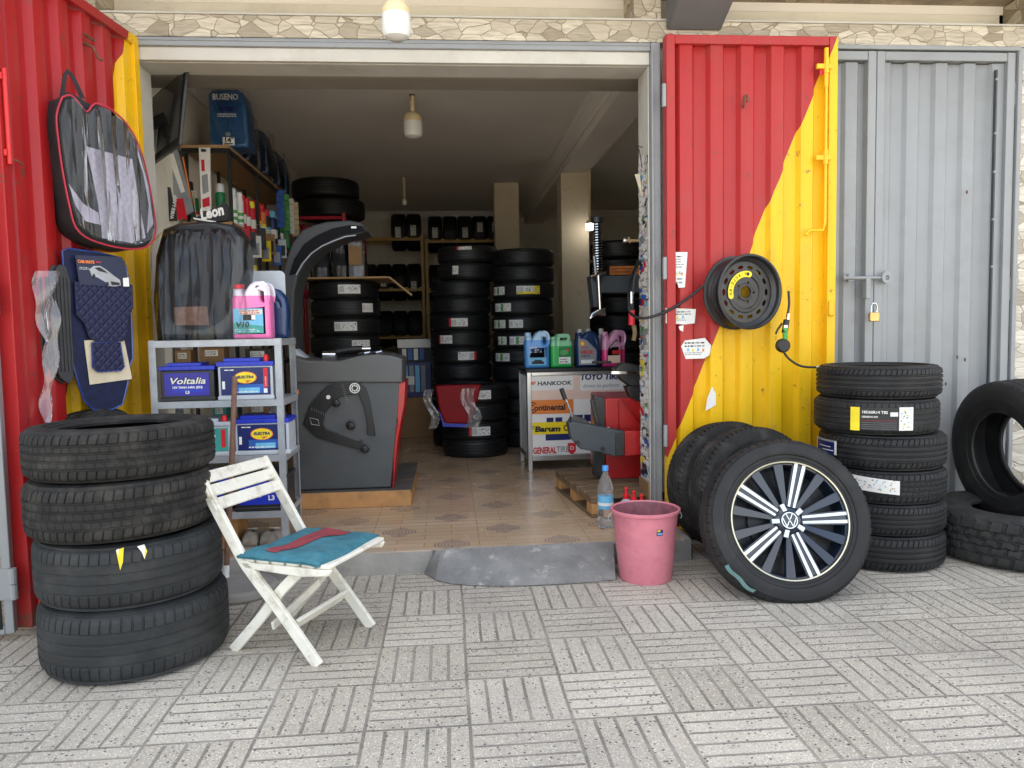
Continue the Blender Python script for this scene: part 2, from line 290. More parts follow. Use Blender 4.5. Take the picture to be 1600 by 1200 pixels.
def paving_mat():
    m, t, b = nodes('paving'); tc = N(t, 'ShaderNodeTexCoord'); o = tc.outputs['Object']
    sx = N(t, 'ShaderNodeSeparateXYZ'); L(t, o, sx.inputs[0])
    wob = noise(t, o, 1.3, 2)
    X = math_(t, 'ADD', sx.outputs[0], math_(t, 'MULTIPLY', wob, .02))
    u = math_(t, 'DIVIDE', math_(t, 'SUBTRACT', X, .047), .2955); v = math_(t, 'DIVIDE', math_(t, 'ADD', math_(t, 'ADD', sx.outputs[1], math_(t, 'MULTIPLY', wob, .015)), 1.845), .2870)
    fu = math_(t, 'FLOOR', u); fv = math_(t, 'FLOOR', v); cu = math_(t, 'FRACT', u); cv = math_(t, 'FRACT', v)
    par = math_(t, 'FLOORED_MODULO', math_(t, 'ADD', fu, fv), 2.0)          # 0 / 1 checker
    def groove(c):   # 5 bars: four grooves inside the tile
        f = math_(t, 'FRACT', math_(t, 'MULTIPLY', c, 5.0)); d = math_(t, 'MINIMUM', f, math_(t, 'SUBTRACT', 1.0, f))
        return ramp(t, d, [(.045, 1.), (.10, 0.)])
    def joint(c):
        d = math_(t, 'MINIMUM', c, math_(t, 'SUBTRACT', 1.0, c)); return d
    g = N(t, 'ShaderNodeMixRGB'); L(t, par, g.inputs[0]); L(t, groove(cu), g.inputs[1]); L(t, groove(cv), g.inputs[2])
    jd = math_(t, 'MINIMUM', joint(cu), joint(cv)); j = ramp(t, jd, [(.010, 1.), (.018, 0.)])
    edge = ramp(t, jd, [(.015, 0.), (.04, 1.)])                           # grooves stop just short of the tile edge
    gg = math_(t, 'MULTIPLY', g.outputs[0], edge); gr = math_(t, 'MAXIMUM', gg, j)
    # terrazzo chips
    v1 = N(t, 'ShaderNodeTexVoronoi'); v1.inputs['Scale'].default_value = 95; L(t, o, v1.inputs['Vector'])
    s1 = N(t, 'ShaderNodeSeparateColor'); L(t, v1.outputs['Color'], s1.inputs[0])
    v2 = N(t, 'ShaderNodeTexVoronoi'); v2.inputs['Scale'].default_value = 210; L(t, o, v2.inputs['Vector'])
    s2 = N(t, 'ShaderNodeSeparateColor'); L(t, v2.outputs['Color'], s2.inputs[0])
    tn = noise(t, o, .9, 4)
    wn = N(t, 'ShaderNodeTexWhiteNoise'); wn.noise_dimensions = '2D'; cb = N(t, 'ShaderNodeCombineXYZ'); L(t, fu, cb.inputs[0]); L(t, fv, cb.inputs[1]); L(t, cb.outputs[0], wn.inputs['Vector'])
    base = mixc(t, wn.outputs[0], srgb(178, 169, 152), srgb(208, 199, 182))
    base = mixc(t, ramp(t, tn, [(.35, 0.), (.65, .6)]), base, srgb(172, 166, 154))
    chipm = math_(t, 'LESS_THAN', v2.outputs['Distance'], .42)
    base = mixc(t, math_(t, 'MULTIPLY', math_(t, 'GREATER_THAN', s2.outputs[0], .72), math_(t, 'MULTIPLY', chipm, .8)), base, srgb(240, 236, 226))
    base = mixc(t, math_(t, 'MULTIPLY', math_(t, 'LESS_THAN', s2.outputs[0], .24), math_(t, 'MULTIPLY', chipm, .6)), base, srgb(104, 99, 94))
    cm1 = math_(t, 'MULTIPLY', math_(t, 'LESS_THAN', s1.outputs[1], .15), math_(t, 'LESS_THAN', v1.outputs['Distance'], .36))
    base = mixc(t, math_(t, 'MULTIPLY', cm1, .85), base, srgb(52, 50, 50))
    dirt = ramp(t, noise(t, o, 2.2, 8, .65), [(.42, 0.), (.70, 1.)]); base = mixc(t, math_(t, 'MULTIPLY', dirt, .30), base, srgb(118, 113, 106))
    spots = ramp(t, noise(t, o, 17, 3, .5), [(.70, 0.), (.74, 1.)]); base = mixc(t, math_(t, 'MULTIPLY', spots, .35), base, srgb(95, 88, 82))
    gcol = mixc(t, ramp(t, noise(t, o, 4, 5), [(.35, 0.), (.65, 1.)]), srgb(92, 88, 82), srgb(150, 145, 136)); base = mixc(t, math_(t, 'MULTIPLY', gr, .74), base, gcol)
    oil = ramp(t, noise(t, o, 1.1, 3, .5), [(.64, 0.), (.72, 1.)]); base = mixc(t, math_(t, 'MULTIPLY', oil, .28), base, srgb(88, 84, 80))
    mk_ = N(t, 'ShaderNodeMapping'); mk_.inputs['Scale'].default_value = (.5, 9, 1); mk_.inputs['Rotation'].default_value = (0, 0, .35); L(t, o, mk_.inputs['Vector'])
    tm_ = ramp(t, noise(t, mk_.outputs[0], 1.2, 6, .6), [(.60, 0.), (.72, 1.)]); base = mixc(t, math_(t, 'MULTIPLY', tm_, .16), base, srgb(84, 82, 80))
    crk = N(t, 'ShaderNodeTexVoronoi', feature='DISTANCE_TO_EDGE'); crk.inputs['Scale'].default_value = 1.7; vv = t.nodes.new('ShaderNodeVectorMath'); vv.operation = 'MULTIPLY_ADD'; nn_ = N(t, 'ShaderNodeTexNoise'); nn_.inputs['Scale'].default_value = 9; nn_.inputs['Detail'].default_value = 6; L(t, o, nn_.inputs['Vector']); L(t, nn_.outputs['Color'], vv.inputs[0]); vv.inputs[1].default_value = (.12, .12, .12); L(t, o, vv.inputs[2]); L(t, vv.outputs[0], crk.inputs['Vector'])
    ck = math_(t, 'MULTIPLY', ramp(t, crk.outputs[0], [(.0, 1.), (.004, 0.)]), ramp(t, noise(t, o, .8, 2), [(.5, 0.), (.6, 1.)])); base = mixc(t, math_(t, 'MULTIPLY', ck, .5), base, srgb(80, 76, 70))
    L(t, base, b.inputs['Base Color']); b.inputs['Roughness'].default_value = .72; b.inputs['Specular IOR Level'].default_value = .3
    h = math_(t, 'ADD', math_(t, 'SUBTRACT', 1.0, gr), math_(t, 'MULTIPLY', noise(t, o, 120, 4), .12)); bump(t, b, h, .7, .006)
paving_mat()

def floor_mat():
    m, t, b = nodes('floor tiles'); tc = N(t, 'ShaderNodeTexCoord'); o = tc.outputs['Object']; sx = N(t, 'ShaderNodeSeparateXYZ'); L(t, o, sx.inputs[0])
    P = .262
    u = math_(t, 'DIVIDE', sx.outputs[0], P); v = math_(t, 'DIVIDE', math_(t, 'SUBTRACT', sx.outputs[1], .15), P)
    ru = math_(t, 'ROUND', u); rv = math_(t, 'ROUND', v); par = math_(t, 'FLOORED_MODULO', math_(t, 'ADD', ru, rv), 2.0)
    du = math_(t, 'ABSOLUTE', math_(t, 'SUBTRACT', u, ru)); dv = math_(t, 'ABSOLUTE', math_(t, 'SUBTRACT', v, rv))
    d = math_(t, 'ADD', du, dv)                                            # diamond distance
    ang = math_(t, 'ARCTAN2', math_(t, 'SUBTRACT', v, rv), math_(t, 'SUBTRACT', u, ru))
    pet = math_(t, 'MULTIPLY_ADD', math_(t, 'ABSOLUTE', math_(t, 'COSINE', math_(t, 'MULTIPLY', ang, 2.0))), .11, .24)
    rad = math_(t, 'SQRT', math_(t, 'ADD', math_(t, 'MULTIPLY', du, du), math_(t, 'MULTIPLY', dv, dv)))
    star = math_(t, 'LESS_THAN', rad, pet)
    lace = ramp(t, math_(t, 'FRACT', math_(t, 'MULTIPLY', rad, 17.0)), [(.35, 1.), (.5, .15)])
    star = math_(t, 'MULTIPLY', math_(t, 'MULTIPLY', star, lace), math_(t, 'SUBTRACT', 1.0, par))
    def near(c, per, w_):
        f = math_(t, 'FRACT', math_(t, 'DIVIDE', c, per)); dd = math_(t, 'MINIMUM', f, math_(t, 'SUBTRACT', 1.0, f)); return math_(t, 'LESS_THAN', dd, w_)
    x2 = math_(t, 'SUBTRACT', sx.outputs[0], .131); y2 = math_(t, 'SUBTRACT', sx.outputs[1], .281)
    br = N(t, 'ShaderNodeTexBrick'); br.inputs['Scale'].default_value = 1; br.inputs['Brick Width'].default_value = .262; br.inputs['Row Height'].default_value = .066; br.inputs['Mortar Size'].default_value = .0016
    br.inputs['Color1'].default_value = rgba(srgb(212, 184, 152)); br.inputs['Color2'].default_value = rgba(srgb(200, 172, 138)); br.inputs['Mortar'].default_value = rgba(srgb(140, 110, 82)); L(t, o, br.inputs['Vector'])
    jt = math_(t, 'MULTIPLY', math_(t, 'MAXIMUM', near(x2, .524, .003), near(y2, .524, .003)), .35)
    base = mixc(t, ramp(t, noise(t, o, 3, 6), [(.35, 0.), (.7, .55)]), br.outputs[0], srgb(178, 152, 124))
    base = mixc(t, math_(t, 'MULTIPLY', star, .65), base, srgb(88, 94, 108))
    base = mixc(t, jt, base, srgb(95, 80, 62))
    scr = ramp(t, noise(t, o, 9, 9, .75), [(.62, 0.), (.68, 1.)]); base = mixc(t, math_(t, 'MULTIPLY', scr, .25), base, srgb(105, 86, 66))
    L(t, base, b.inputs['Base Color']); L(t, math_(t, 'MULTIPLY_ADD', noise(t, o, 5, 5), .30, .08), b.inputs['Roughness'])
    bump(t, b, math_(t, 'SUBTRACT', 1.0, jt), .3, .002)
floor_mat()

def quilt_mat(name, col, sc, k=.5, coat=0):
    m, t, b = nodes(name); tc = N(t, 'ShaderNodeTexCoord'); sx = N(t, 'ShaderNodeSeparateXYZ'); L(t, tc.outputs['Object'], sx.inputs[0])
    def tri(c): f = math_(t, 'FRACT', c); return math_(t, 'MINIMUM', f, math_(t, 'SUBTRACT', 1.0, f))
    a = math_(t, 'MULTIPLY', math_(t, 'ADD', sx.outputs[0], sx.outputs[2]), sc); c = math_(t, 'MULTIPLY', math_(t, 'SUBTRACT', sx.outputs[0], sx.outputs[2]), sc)
    d = math_(t, 'MINIMUM', tri(a), tri(c)); L(t, mixc(t, ramp(t, d, [(.0, .0), (.12, 1.)]), tuple(x*.86 for x in col), col), b.inputs['Base Color'])
    bump(t, b, ramp(t, d, [(.0, 0.), (.25, 1.)]), k, .006); b.inputs['Roughness'].default_value = .6; b.inputs['Coat Weight'].default_value = coat
quilt_mat('quilt panel', srgb(160, 156, 172), 30, .2)
quilt_mat('quilt navy', (.006, .008, .048), 26, .5, .0)

# ---------------------------------------------------------------- mesh builder
class MB:
    def __init__(s): s.v = []; s.f = []; s.mi = []; s.mats = []; s.T = Matrix()
    def mat(s, m):
        if m not in s.mats: s.mats.append(m)
        return s.mats.index(m)
    def add(s, vs, fs, m):
        o = len(s.v); s.v += [tuple(s.T @ Vector(v)) for v in vs]; k = s.mat(m)
        for f in fs: s.f.append(tuple(i+o for i in f)); s.mi.append(k)
        return s
    def addm(s, vs, fs, ms):
        o = len(s.v); s.v += [tuple(s.T @ Vector(v)) for v in vs]
        for f, m in zip(fs, ms): s.f.append(tuple(i+o for i in f)); s.mi.append(s.mat(m))
    def bb(s, x0, x1, y0, y1, z0, z1, m):
        return s.add([(x0, y0, z0), (x1, y0, z0), (x1, y1, z0), (x0, y1, z0), (x0, y0, z1), (x1, y0, z1), (x1, y1, z1), (x0, y1, z1)],
              [(0, 3, 2, 1), (4, 5, 6, 7), (0, 1, 5, 4), (1, 2, 6, 5), (2, 3, 7, 6), (3, 0, 4, 7)], m)
    def beam(s, p, q, w, h, m, up=(0, 0, 1)):
        p, q = Vector(p), Vector(q); d = (q-p); L_ = d.length; d.normalize(); x = d.cross(Vector(up))
        if x.length < 1e-4: x = d.cross(Vector((1, 0, 0)))
        x.normalize(); z = x.cross(d); vs = []
        for P in (p, q):
            for a, b in ((-1, -1), (1, -1), (1, 1), (-1, 1)): vs.append(P + x*(a*w/2) + z*(b*h/2))
        return s.add(vs, [(3, 2, 1, 0), (4, 5, 6, 7), (0, 1, 5, 4), (1, 2, 6, 5), (2, 3, 7, 6), (3, 0, 4, 7)], m)
    def tube(s, pts, r, m, seg=8, closed=False):
        pts = [Vector(p) for p in pts]; n = len(pts); rs = r if isinstance(r, (list, tuple)) else [r]*n; vs = []; fs = []
        prev = None
        for i, p in enumerate(pts):
            a = pts[i-1] if (i > 0 or closed) else p; b = pts[(i+1) % n] if (i < n-1 or closed) else p
            d = (b-a).normalized()
            if prev is None: x = d.orthogonal().normalized()
            else: x = (prev - d*prev.dot(d)).normalized()
            prev = x; y = d.cross(x)
            for k in range(seg): t = 2*PI*k/seg; vs.append(p + x*(math.cos(t)*rs[i]) + y*(math.sin(t)*rs[i]))
        for i in range(n if closed else n-1):
            for k in range(seg):
                a = i*seg+k; b = i*seg+(k+1) % seg; c = ((i+1) % n)*seg+(k+1) % seg; d = ((i+1) % n)*seg+k; fs.append((a, b, c, d))
        if not closed: fs.append(tuple(range(seg-1, -1, -1))); fs.append(tuple((n-1)*seg+k for k in range(seg)))
        return s.add(vs, fs, m)
    def lathe(s, prof, m, seg=40, closed=False, caps=True):
        """profile of (r, z) about z"""
        n = len(prof); vs = []; fs = []; ms = []
        for k in range(seg):
            c, q = math.cos(2*PI*k/seg), math.sin(2*PI*k/seg)
            for r, z in prof: vs.append((r*c, r*q, z))
        for k in range(seg):
            k2 = (k+1) % seg
            for i in range(n if closed else n-1):
                j = (i+1) % n; fs.append((k*n+i, k2*n+i, k2*n+j, k*n+j)); ms.append(m if isinstance(m, str) else m[i])
        if caps and not closed:
            if prof[0][0] > 1e-5: fs.append(tuple(k*n for k in range(seg-1, -1, -1))); ms.append(m if isinstance(m, str) else m[0])
            if prof[-1][0] > 1e-5: fs.append(tuple(k*n+n-1 for k in range(seg))); ms.append(m if isinstance(m, str) else m[-1])
        s.addm(vs, fs, ms); return s
    def grid(s, fn, nu, nv, m):
        vs = [fn(i/nu, j/nv) for j in range(nv+1) for i in range(nu+1)]
        fs = [(j*(nu+1)+i, j*(nu+1)+i+1, (j+1)*(nu+1)+i+1, (j+1)*(nu+1)+i) for j in range(nv) for i in range(nu)]
        return s.add(vs, fs, m)
    def poly(s, pts, y0, y1, m):
        """outline in x, z extruded from y0 to y1 (simple polygons)"""
        n = len(pts); vs = [(x, y0, z) for x, z in pts] + [(x, y1, z) for x, z in pts]
        fs = [tuple(range(n)), tuple(range(2*n-1, n-1, -1))] + [(i, i+n, (i+1) % n+n, (i+1) % n) for i in range(n)]
        return s.add(vs, fs, m)
    def _mesh(s, me, Mx, m):
        s.add([Mx @ v.co for v in me.vertices], [tuple(p.vertices) for p in me.polygons], m)
    def _curve(s, cu, Mx, m):
        ob = bpy.data.objects.new('tmp', cu); COL.objects.link(ob); bpy.context.view_layer.update()
        dg = bpy.context.evaluated_depsgraph_get(); ev = ob.evaluated_get(dg); me = ev.to_mesh()
        s._mesh(me, Mx, m); ev.to_mesh_clear(); bpy.data.objects.remove(ob); bpy.data.curves.remove(cu)
    def shape(s, outlines, depth, m, Mx=Matrix(), bevel=0, smooth=False, res=3):
        """2D outlines (holes allowed) in local x, z; front at -y; thickness depth, centred on y=0"""
        cu = bpy.data.curves.new('c', 'CURVE'); cu.dimensions = '2D'; cu.fill_mode = 'BOTH'
        cu.extrude = max(depth/2-bevel, 0); cu.bevel_depth = bevel; cu.bevel_resolution = res
        if bevel: cu.offset = -bevel
        for pts in outlines:
            if smooth:
                sp = cu.splines.new('BEZIER'); sp.bezier_points.add(len(pts)-1)
                for bp, p in zip(sp.bezier_points, pts): bp.co = (p[0], p[1], 0); bp.handle_left_type = bp.handle_right_type = 'AUTO'
                sp.resolution_u = 6
            else:
                sp = cu.splines.new('POLY'); sp.points.add(len(pts)-1)
                for bp, p in zip(sp.points, pts): bp.co = (p[0], p[1], 0, 1)
            sp.use_cyclic_u = True
        s._curve(cu, Mx @ Matrix.Rotation(PI/2, 4, 'X'), m); return s
    def text(s, body, size, x, z, m, y=0, wide=None, align='LEFT', shear=0, bold=0, rot=0, ext=.0006, Mx=None):
        """text in the x-z plane facing -y"""
        cu = bpy.data.curves.new('t', 'FONT'); cu.body = body; cu.size = size; cu.extrude = ext; cu.align_x = align; cu.shear = shear; cu.offset = bold
        cu.resolution_u = 2; sc = 1
        if wide:
            ob = bpy.data.objects.new('tmp', cu); COL.objects.link(ob); bpy.context.view_layer.update(); sc = wide/max(ob.dimensions.x, 1e-4); bpy.data.objects.remove(ob)
        T = (Mx or Matrix()) @ Matrix.Translation((x, y, z)) @ Matrix.Rotation(rot, 4, 'Y') @ Matrix.Rotation(PI/2, 4, 'X') @ Matrix.Diagonal((sc, 1, 1, 1))
        s._curve(cu, T, m); return s
    def build(s, name, parent=None, bevel=0, segs=2, smooth=35, solid=0, sub=0, loc=None, rot=None):
        me = bpy.data.meshes.new(name); me.from_pydata(s.v, [], s.f)
        for m in s.mats: me.materials.append(MATS[m])
        me.polygons.foreach_set('material_index', s.mi); me.update()
        if smooth:
            me.polygons.foreach_set('use_smooth', [True]*len(me.polygons)); me.set_sharp_from_angle(angle=math.radians(smooth))
        o = bpy.data.objects.new(name, me); COL.objects.link(o)
        if parent: o.parent = parent
        if loc: o.location = loc
        if rot: o.rotation_euler = rot
        if solid: md = o.modifiers.new('s', 'SOLIDIFY'); md.thickness = solid; md.offset = 0
        if bevel: md = o.modifiers.new('b', 'BEVEL'); md.width = bevel; md.segments = segs; md.limit_method = 'ANGLE'; md.angle_limit = math.radians(40)
        if sub: md = o.modifiers.new('u', 'SUBSURF'); md.levels = md.render_levels = sub
        return o
def tag(o, label=None, cat=None, group=None, kind=None):
    if label: o['label'] = label
    if cat: o['category'] = cat
    if group: o['group'] = group
    if kind: o['kind'] = kind
    return o
def thing(name, label, cat, loc=(0, 0, 0), rz=0, group=None, rot=None):
    o = bpy.data.objects.new(name, None); COL.objects.link(o); o.empty_display_size = .1
    o.location = loc; o.rotation_euler = rot if rot else (0, 0, rz)
    return tag(o, label, cat, group)
def copy_tree(o, parent=None):
    c = o.copy(); COL.objects.link(c); c.parent = parent
    for ch in [x for x in bpy.data.objects if x.parent == o]: copy_tree(ch, c)
    return c
def rrect(x0, x1, z0, z1, r, n=5):
    out = []
    for cx, cz, a0 in ((x1-r, z1-r, 0), (x0+r, z1-r, 90), (x0+r, z0+r, 180), (x1-r, z0+r, 270)):
        for k in range(n+1): a = math.radians(a0+90*k/n); out.append((cx+r*math.cos(a), cz+r*math.sin(a)))
    return out
def ellipse(cx, cz, a, b, n=24, rot=0):
    out = []
    for k in range(n):
        t = 2*PI*k/n; x, z = a*math.cos(t), b*math.sin(t); out.append((cx+x*math.cos(rot)-z*math.sin(rot), cz+x*math.sin(rot)+z*math.cos(rot)))
    return out
def fine_print(mb, x0, x1, z0, z1, y, seed, cols=('label black', 'label grey'), rows=3, fill=.8):
    """rows of tiny bars standing for unreadably small print"""
    r = random.Random(seed); h = (z1-z0)/rows
    for i in range(rows):
        x = x0; zc = z0+h*(i+.5)
        while x < x0+(x1-x0)*fill:
            wd = r.uniform(.4, 1.6)*h
            if x+wd > x1: break
            c = r.choice(cols); mb.add([(x, y, zc-h*.22), (x+wd, y, zc-h*.22), (x+wd, y, zc+h*.22), (x, y, zc+h*.22)], [(0, 1, 2, 3)], c); x += wd+h*.3
def barcode(mb, x0, x1, z0, z1, y, seed, m='label black'):
    r = random.Random(seed); x = x0
    while x < x1:
        wd = r.uniform(.0006, .0028); mb.add([(x, y, z0), (min(x+wd, x1), y, z0), (min(x+wd, x1), y, z1), (x, y, z1)], [(0, 1, 2, 3)], m); x += wd+r.uniform(.0008, .0025)
def quad(mb, x0, x1, z0, z1, y, m): mb.add([(x0, y, z0), (x1, y, z0), (x1, y, z1), (x0, y, z1)], [(0, 1, 2, 3)], m)
exec_parts = []

# ================================================================ THE SETTING
FZ = .105      # shop floor level
mb = MB(); mb.grid(lambda a, b: (-40+80*a, -45+90*b, 0), 8, 8, 'paving'); tag(mb.build('pavement'), 'grey terrazzo paving blocks with ribbed squares', kind='structure')
mb = MB(); mb.bb(-1.46, 1.1, -.452, .03, -.02, FZ-.0005, 'floor tiles'); mb.bb(-1.7, 3.2, .031, 7.3, -.02, FZ, 'floor tiles'); tag(mb.build('floor'), 'beige tiled shop floor with blue star motifs', kind='structure')
# rough concrete edge of the step
mb = MB(); r = random.Random(3); n = 60
pts = [(-1.46+2.56*i/n + 0, r.uniform(-.004, .006)) for i in range(n+1)]
vs = []; 
for x, e in pts: vs += [(x, -.452-.012+e, -.01), (x, -.455-.012+e*1.5, .05), (x, -.46+e, FZ-.006), (x, -.442, FZ+.002), (x, -.44, -.01)]
fs = []
for i in range(n):
    for k in range(4): fs.append((i*5+k, (i+1)*5+k, (i+1)*5+k+1, i*5+k+1))
mb.bb(1.1, 1.13, -.45, .05, 0, FZ, 'concrete'); mb.add(vs, fs, 'concrete'); tag(mb.build('step'), 'rough concrete edge of the shop step', kind='structure')
# poured ramp
mb = MB(); top = [AZ(x, y, FZ) for x, y in ((682, 863), (690, 862), (705, 861), (735, 859), (780, 857), (830, 855), (880, 853), (920, 851), (950, 849.5), (958, 849))]; bot = [AZ(x, y, .0) for x, y in ((664, 897), (680, 907), (702, 913), (738, 916), (780, 917), (830, 916), (880, 913.5), (920, 911), (950, 908), (962, 907))]
vs = [];
for i, (a, b) in enumerate(zip(top, bot)):
    for k in range(7):
        f = k/6; z = (FZ+.006)*(1-f)**1.0 + .004*math.sin(f*PI) + .003; vs.append((a.x*(1-f)+b.x*f, (a.y-.004)*(1-f)+b.y*f, max(z, .004)+r.uniform(-.0012, .0012)*(0 < k < 6)))
lf = AZ(655, 884, .0); 
o0 = len(vs); vs.append((lf.x, lf.y, .004)); vs.append((top[0].x-.02, -.455, .0)); vs.append((top[0].x-.02, -.455, FZ))
fs = [(i*7+k, i*7+k+1, (i+1)*7+k+1, (i+1)*7+k) for i in range(9) for k in range(6)]
fs += [(o0, k+1, k) for k in range(6)] + [(o0, 0, o0+2)]
mb.add(vs, fs, 'dark concrete'); tag(mb.build('ramp', smooth=20), 'dark worn concrete ramp poured against the step', kind='structure')

# ================================================================ SHOP BUILDING
XL, XR = -1.478, 1.114            # outer edges of the doorway frame
shop = thing('shop_building', 'pale stone-clad shop front with a wide open doorway and white plastered room inside', 'building', (0, 0, 0))
mb = MB(); mb.bb(-6, XL-.001, 0.0, .2, 0, 2.55, 'stone cladding coursed'); mb.build('front_wall', shop)
mb = MB(); mb.bb(XR, 3.06, .06, .2, 0, 2.55, 'interior paint'); mb.build('front_wall', shop)
mb = MB(); mb.bb(3.064, 8, -.015, .2, 0, 2.546, 'stone cladding coursed'); mb.build('front_wall', shop)
mb = MB(); mb.bb(-6, 8, -.02, .25, 2.551, 2.655, 'stone cladding'); mb.bb(-6, -1.63, -.022, .25, 2.657, 2.845, 'stone cladding'); 
mb.bb(.98, 1.12, -.022, .25, 2.657, 2.845, 'stone cladding'); mb.bb(3.12, 8, -.022, .25, 2.657, 2.845, 'stone cladding'); mb.build('stone_band', shop, bevel=.002)
mb = MB(); mb.bb(-6, 8, -.028, .0, 2.656, 2.664, 'white plaster'); mb.build('band_ledge', shop)
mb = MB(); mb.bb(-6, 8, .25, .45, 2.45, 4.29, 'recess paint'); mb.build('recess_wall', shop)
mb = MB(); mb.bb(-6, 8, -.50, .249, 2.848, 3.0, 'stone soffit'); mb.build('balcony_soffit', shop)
mb = MB(); mb.bb(-25, 25, -.50, .249, 3.003, 4.3, 'white plaster'); mb.bb(-25, -6.001, -.02, .249, 0, 3.002, 'white plaster'); mb.bb(8.001, 25, -.02, .249, 0, 3.002, 'white plaster'); mb.build('unseen_shade_wall', shop)  # unseen upper and side walls, sized to hold the sun off the front
# sloping bracket under the balcony
mb = MB(); x0, x1 = 1.143, 1.43; vs = []
for y, z in ((-.024, 2.607), (-.024, 3.02), (-.70, 3.1), (-.66, 2.87)): vs += [(x0, y, z), (x1, y, z)]
mb.add(vs, [(0, 1, 7, 6), (0, 2, 3, 1), (2, 4, 5, 3), (4, 6, 7, 5), (0, 6, 4, 2), (1, 3, 5, 7)], 'bracket paint'); mb.build('bracket', shop, bevel=.012)
mb = MB(); mb.tube([AY(1048, 50, -.04), AY(1060, 56, -.05), AY(1100, 57, -.05), AY(1122, 52, -.04)], .006, 'beige card', 6); mb.build('bracket_edge', shop)
# room
RX0, RX1, RY1, CZ = -1.65, 3.1, 7.2, 2.8
def wallp(x0, x1, y0, y1, z0, z1, m, nm): b = MB(); b.bb(x0, x1, y0, y1, z0, z1, m); return b.build(nm, shop)
wallp(RX0-.15, RX0, .2, RY1, FZ, CZ, 'interior paint', 'side_wall'); wallp(RX1, RX1+.15, .2, RY1, FZ, CZ, 'interior paint', 'side_wall')
wallp(RX0-.15, RX1+.15, RY1, RY1+.15, FZ, CZ, 'interior paint', 'back_wall'); wallp(RX0-.15, RX1+.15, .2, RY1+.15, CZ+.001, CZ+.12, 'ceiling paint', 'ceiling')
wallp(XL, XR, .02, .2, 2.44, 2.55, 'white plaster', 'lintel'); wallp(RX0-.15, RX1+.15, .2, .249, 2.55, CZ, 'interior paint', 'inner_lintel')
wallp(1.155, 1.415, .25, RY1, 2.63, CZ, 'ceiling paint', 'ceiling_beam')
wallp(1.15, 1.42, 3.62, 3.9, FZ, 2.629, 'pillar paint', 'pillar'); wallp(.584, .865, 5.0, 5.28, FZ, CZ, 'pillar paint', 'pillar')
def cornice(pts, nrm):
    b = MB(); (ax, ay), (bx, by) = pts; nx, ny = nrm; prof = [(0, 0), (.0, -.10), (.012, -.10), (.02, -.085), (.03, -.08), (.045, -.055), (.06, -.03), (.075, -.022), (.085, -.012), (.10, -.010), (.10, 0)]
    vs = [(ax+nx*d, ay+ny*d, CZ+z) for d, z in prof] + [(bx+nx*d, by+ny*d, CZ+z) for d, z in prof]; k = len(prof)
    b.add(vs, [(i, (i+1) % k, (i+1) % k+k, i+k) for i in range(k)], 'ceiling paint'); return b.build('cornice', shop, smooth=0)
cornice(((RX0+.002, .25), (RX0+.002, RY1)), (1, 0)); cornice(((RX0, RY1-.002), (1.15, RY1-.002)), (0, -1)); cornice(((1.153, .25), (1.153, RY1-.1)), (-1, 0)); cornice(((1.42, RY1-.002), (RX1, RY1-.002)), (0, -1))
# jambs of white plaster
mb = MB(); mb.bb(XL+.0005, -1.468, -.004, .2, FZ, 2.44, 'white plaster'); mb.build('jamb', shop, bevel=.004)
mb = MB(); mb.bb(1.055, 1.0625, .0, .2, FZ, 2.44, 'white plaster'); mb.build('jamb', shop, bevel=.004)
# painted steel frame
fr = MB(); fr.bb(XL-.006, XL+.001, -.022, -.005, FZ, 2.545, 'grey steel paint'); fr.build('door_frame', shop)
fr = MB(); fr.bb(1.063, XR-.003, -.035, .06, .0, 2.545, 'grey steel paint'); fr.bb(1.063, 1.075, -.044, -.035, .0, 2.5, 'grey steel paint'); fr.build('door_frame', shop, bevel=.003)
fr = MB(); fr.bb(XL+.008, 1.062, -.03, .1, 2.505, 2.545, 'grey steel paint'); fr.bb(XL+.008, 1.062, -.036, -.03, 2.527, 2.537, 'grey steel paint'); fr.bb(XL+.008, 1.062, -.012, .02, 2.442, 2.505, 'white plaster'); fr.build('door_frame', shop, bevel=.003)
# stickers all over the right jamb (one collage of offcuts)
RV = lambda x: (1.061-min(max(x, .999), 1.061))/.062*.196
mb = MB(); r = random.Random(11)
for i in range(330):
    z = r.uniform(.30, 2.0); x = r.uniform(1.0, 1.052); s_ = r.uniform(.004, .016); a = r.uniform(-.6, .6); h = s_*r.uniform(.5, 2.2)
    big = i < 26
    if big: s_ *= 1.8; h *= 1.6
    c = r.choice(['white paper']*16+['label grey', 'label grey', 'label light blue', 'label blue', 'label red', 'label green', 'label yellow', 'label navy', 'label black', 'label black', 'label light blue'])
    q = [(-s_, -h), (s_, -h*r.uniform(.6, 1)), (s_*r.uniform(.6, 1), h), (-s_, h*r.uniform(.6, 1))]; y = -.0008-i*.00001
    mb.add([(1.0550+y, RV(x+u*math.cos(a)-v*math.sin(a)), z+u*math.sin(a)+v*math.cos(a)) for u, v in q], [(0, 1, 2, 3)], c)
for i in range(300):
    z = r.uniform(.30, 2.0); x = r.uniform(1.0, 1.055); a = r.uniform(-1.5, 1.5); l = r.uniform(.003, .011); t_ = r.uniform(.0006, .0016); y = -.0045
    mb.add([(1.0550+y, RV(x+u*math.cos(a)-v*math.sin(a)), z+u*math.sin(a)+v*math.cos(a)) for u, v in ((-l, -t_), (l, -t_), (l, t_), (-l, t_))], [(0, 1, 2, 3)], r.choice(['label black', 'label navy', 'label blue', 'label red', 'label grey']))
mb.bb(1.046, 1.0545, .01, .198, .115, .285, 'cardboard')
mb.build('sticker_collage', shop, smooth=0)
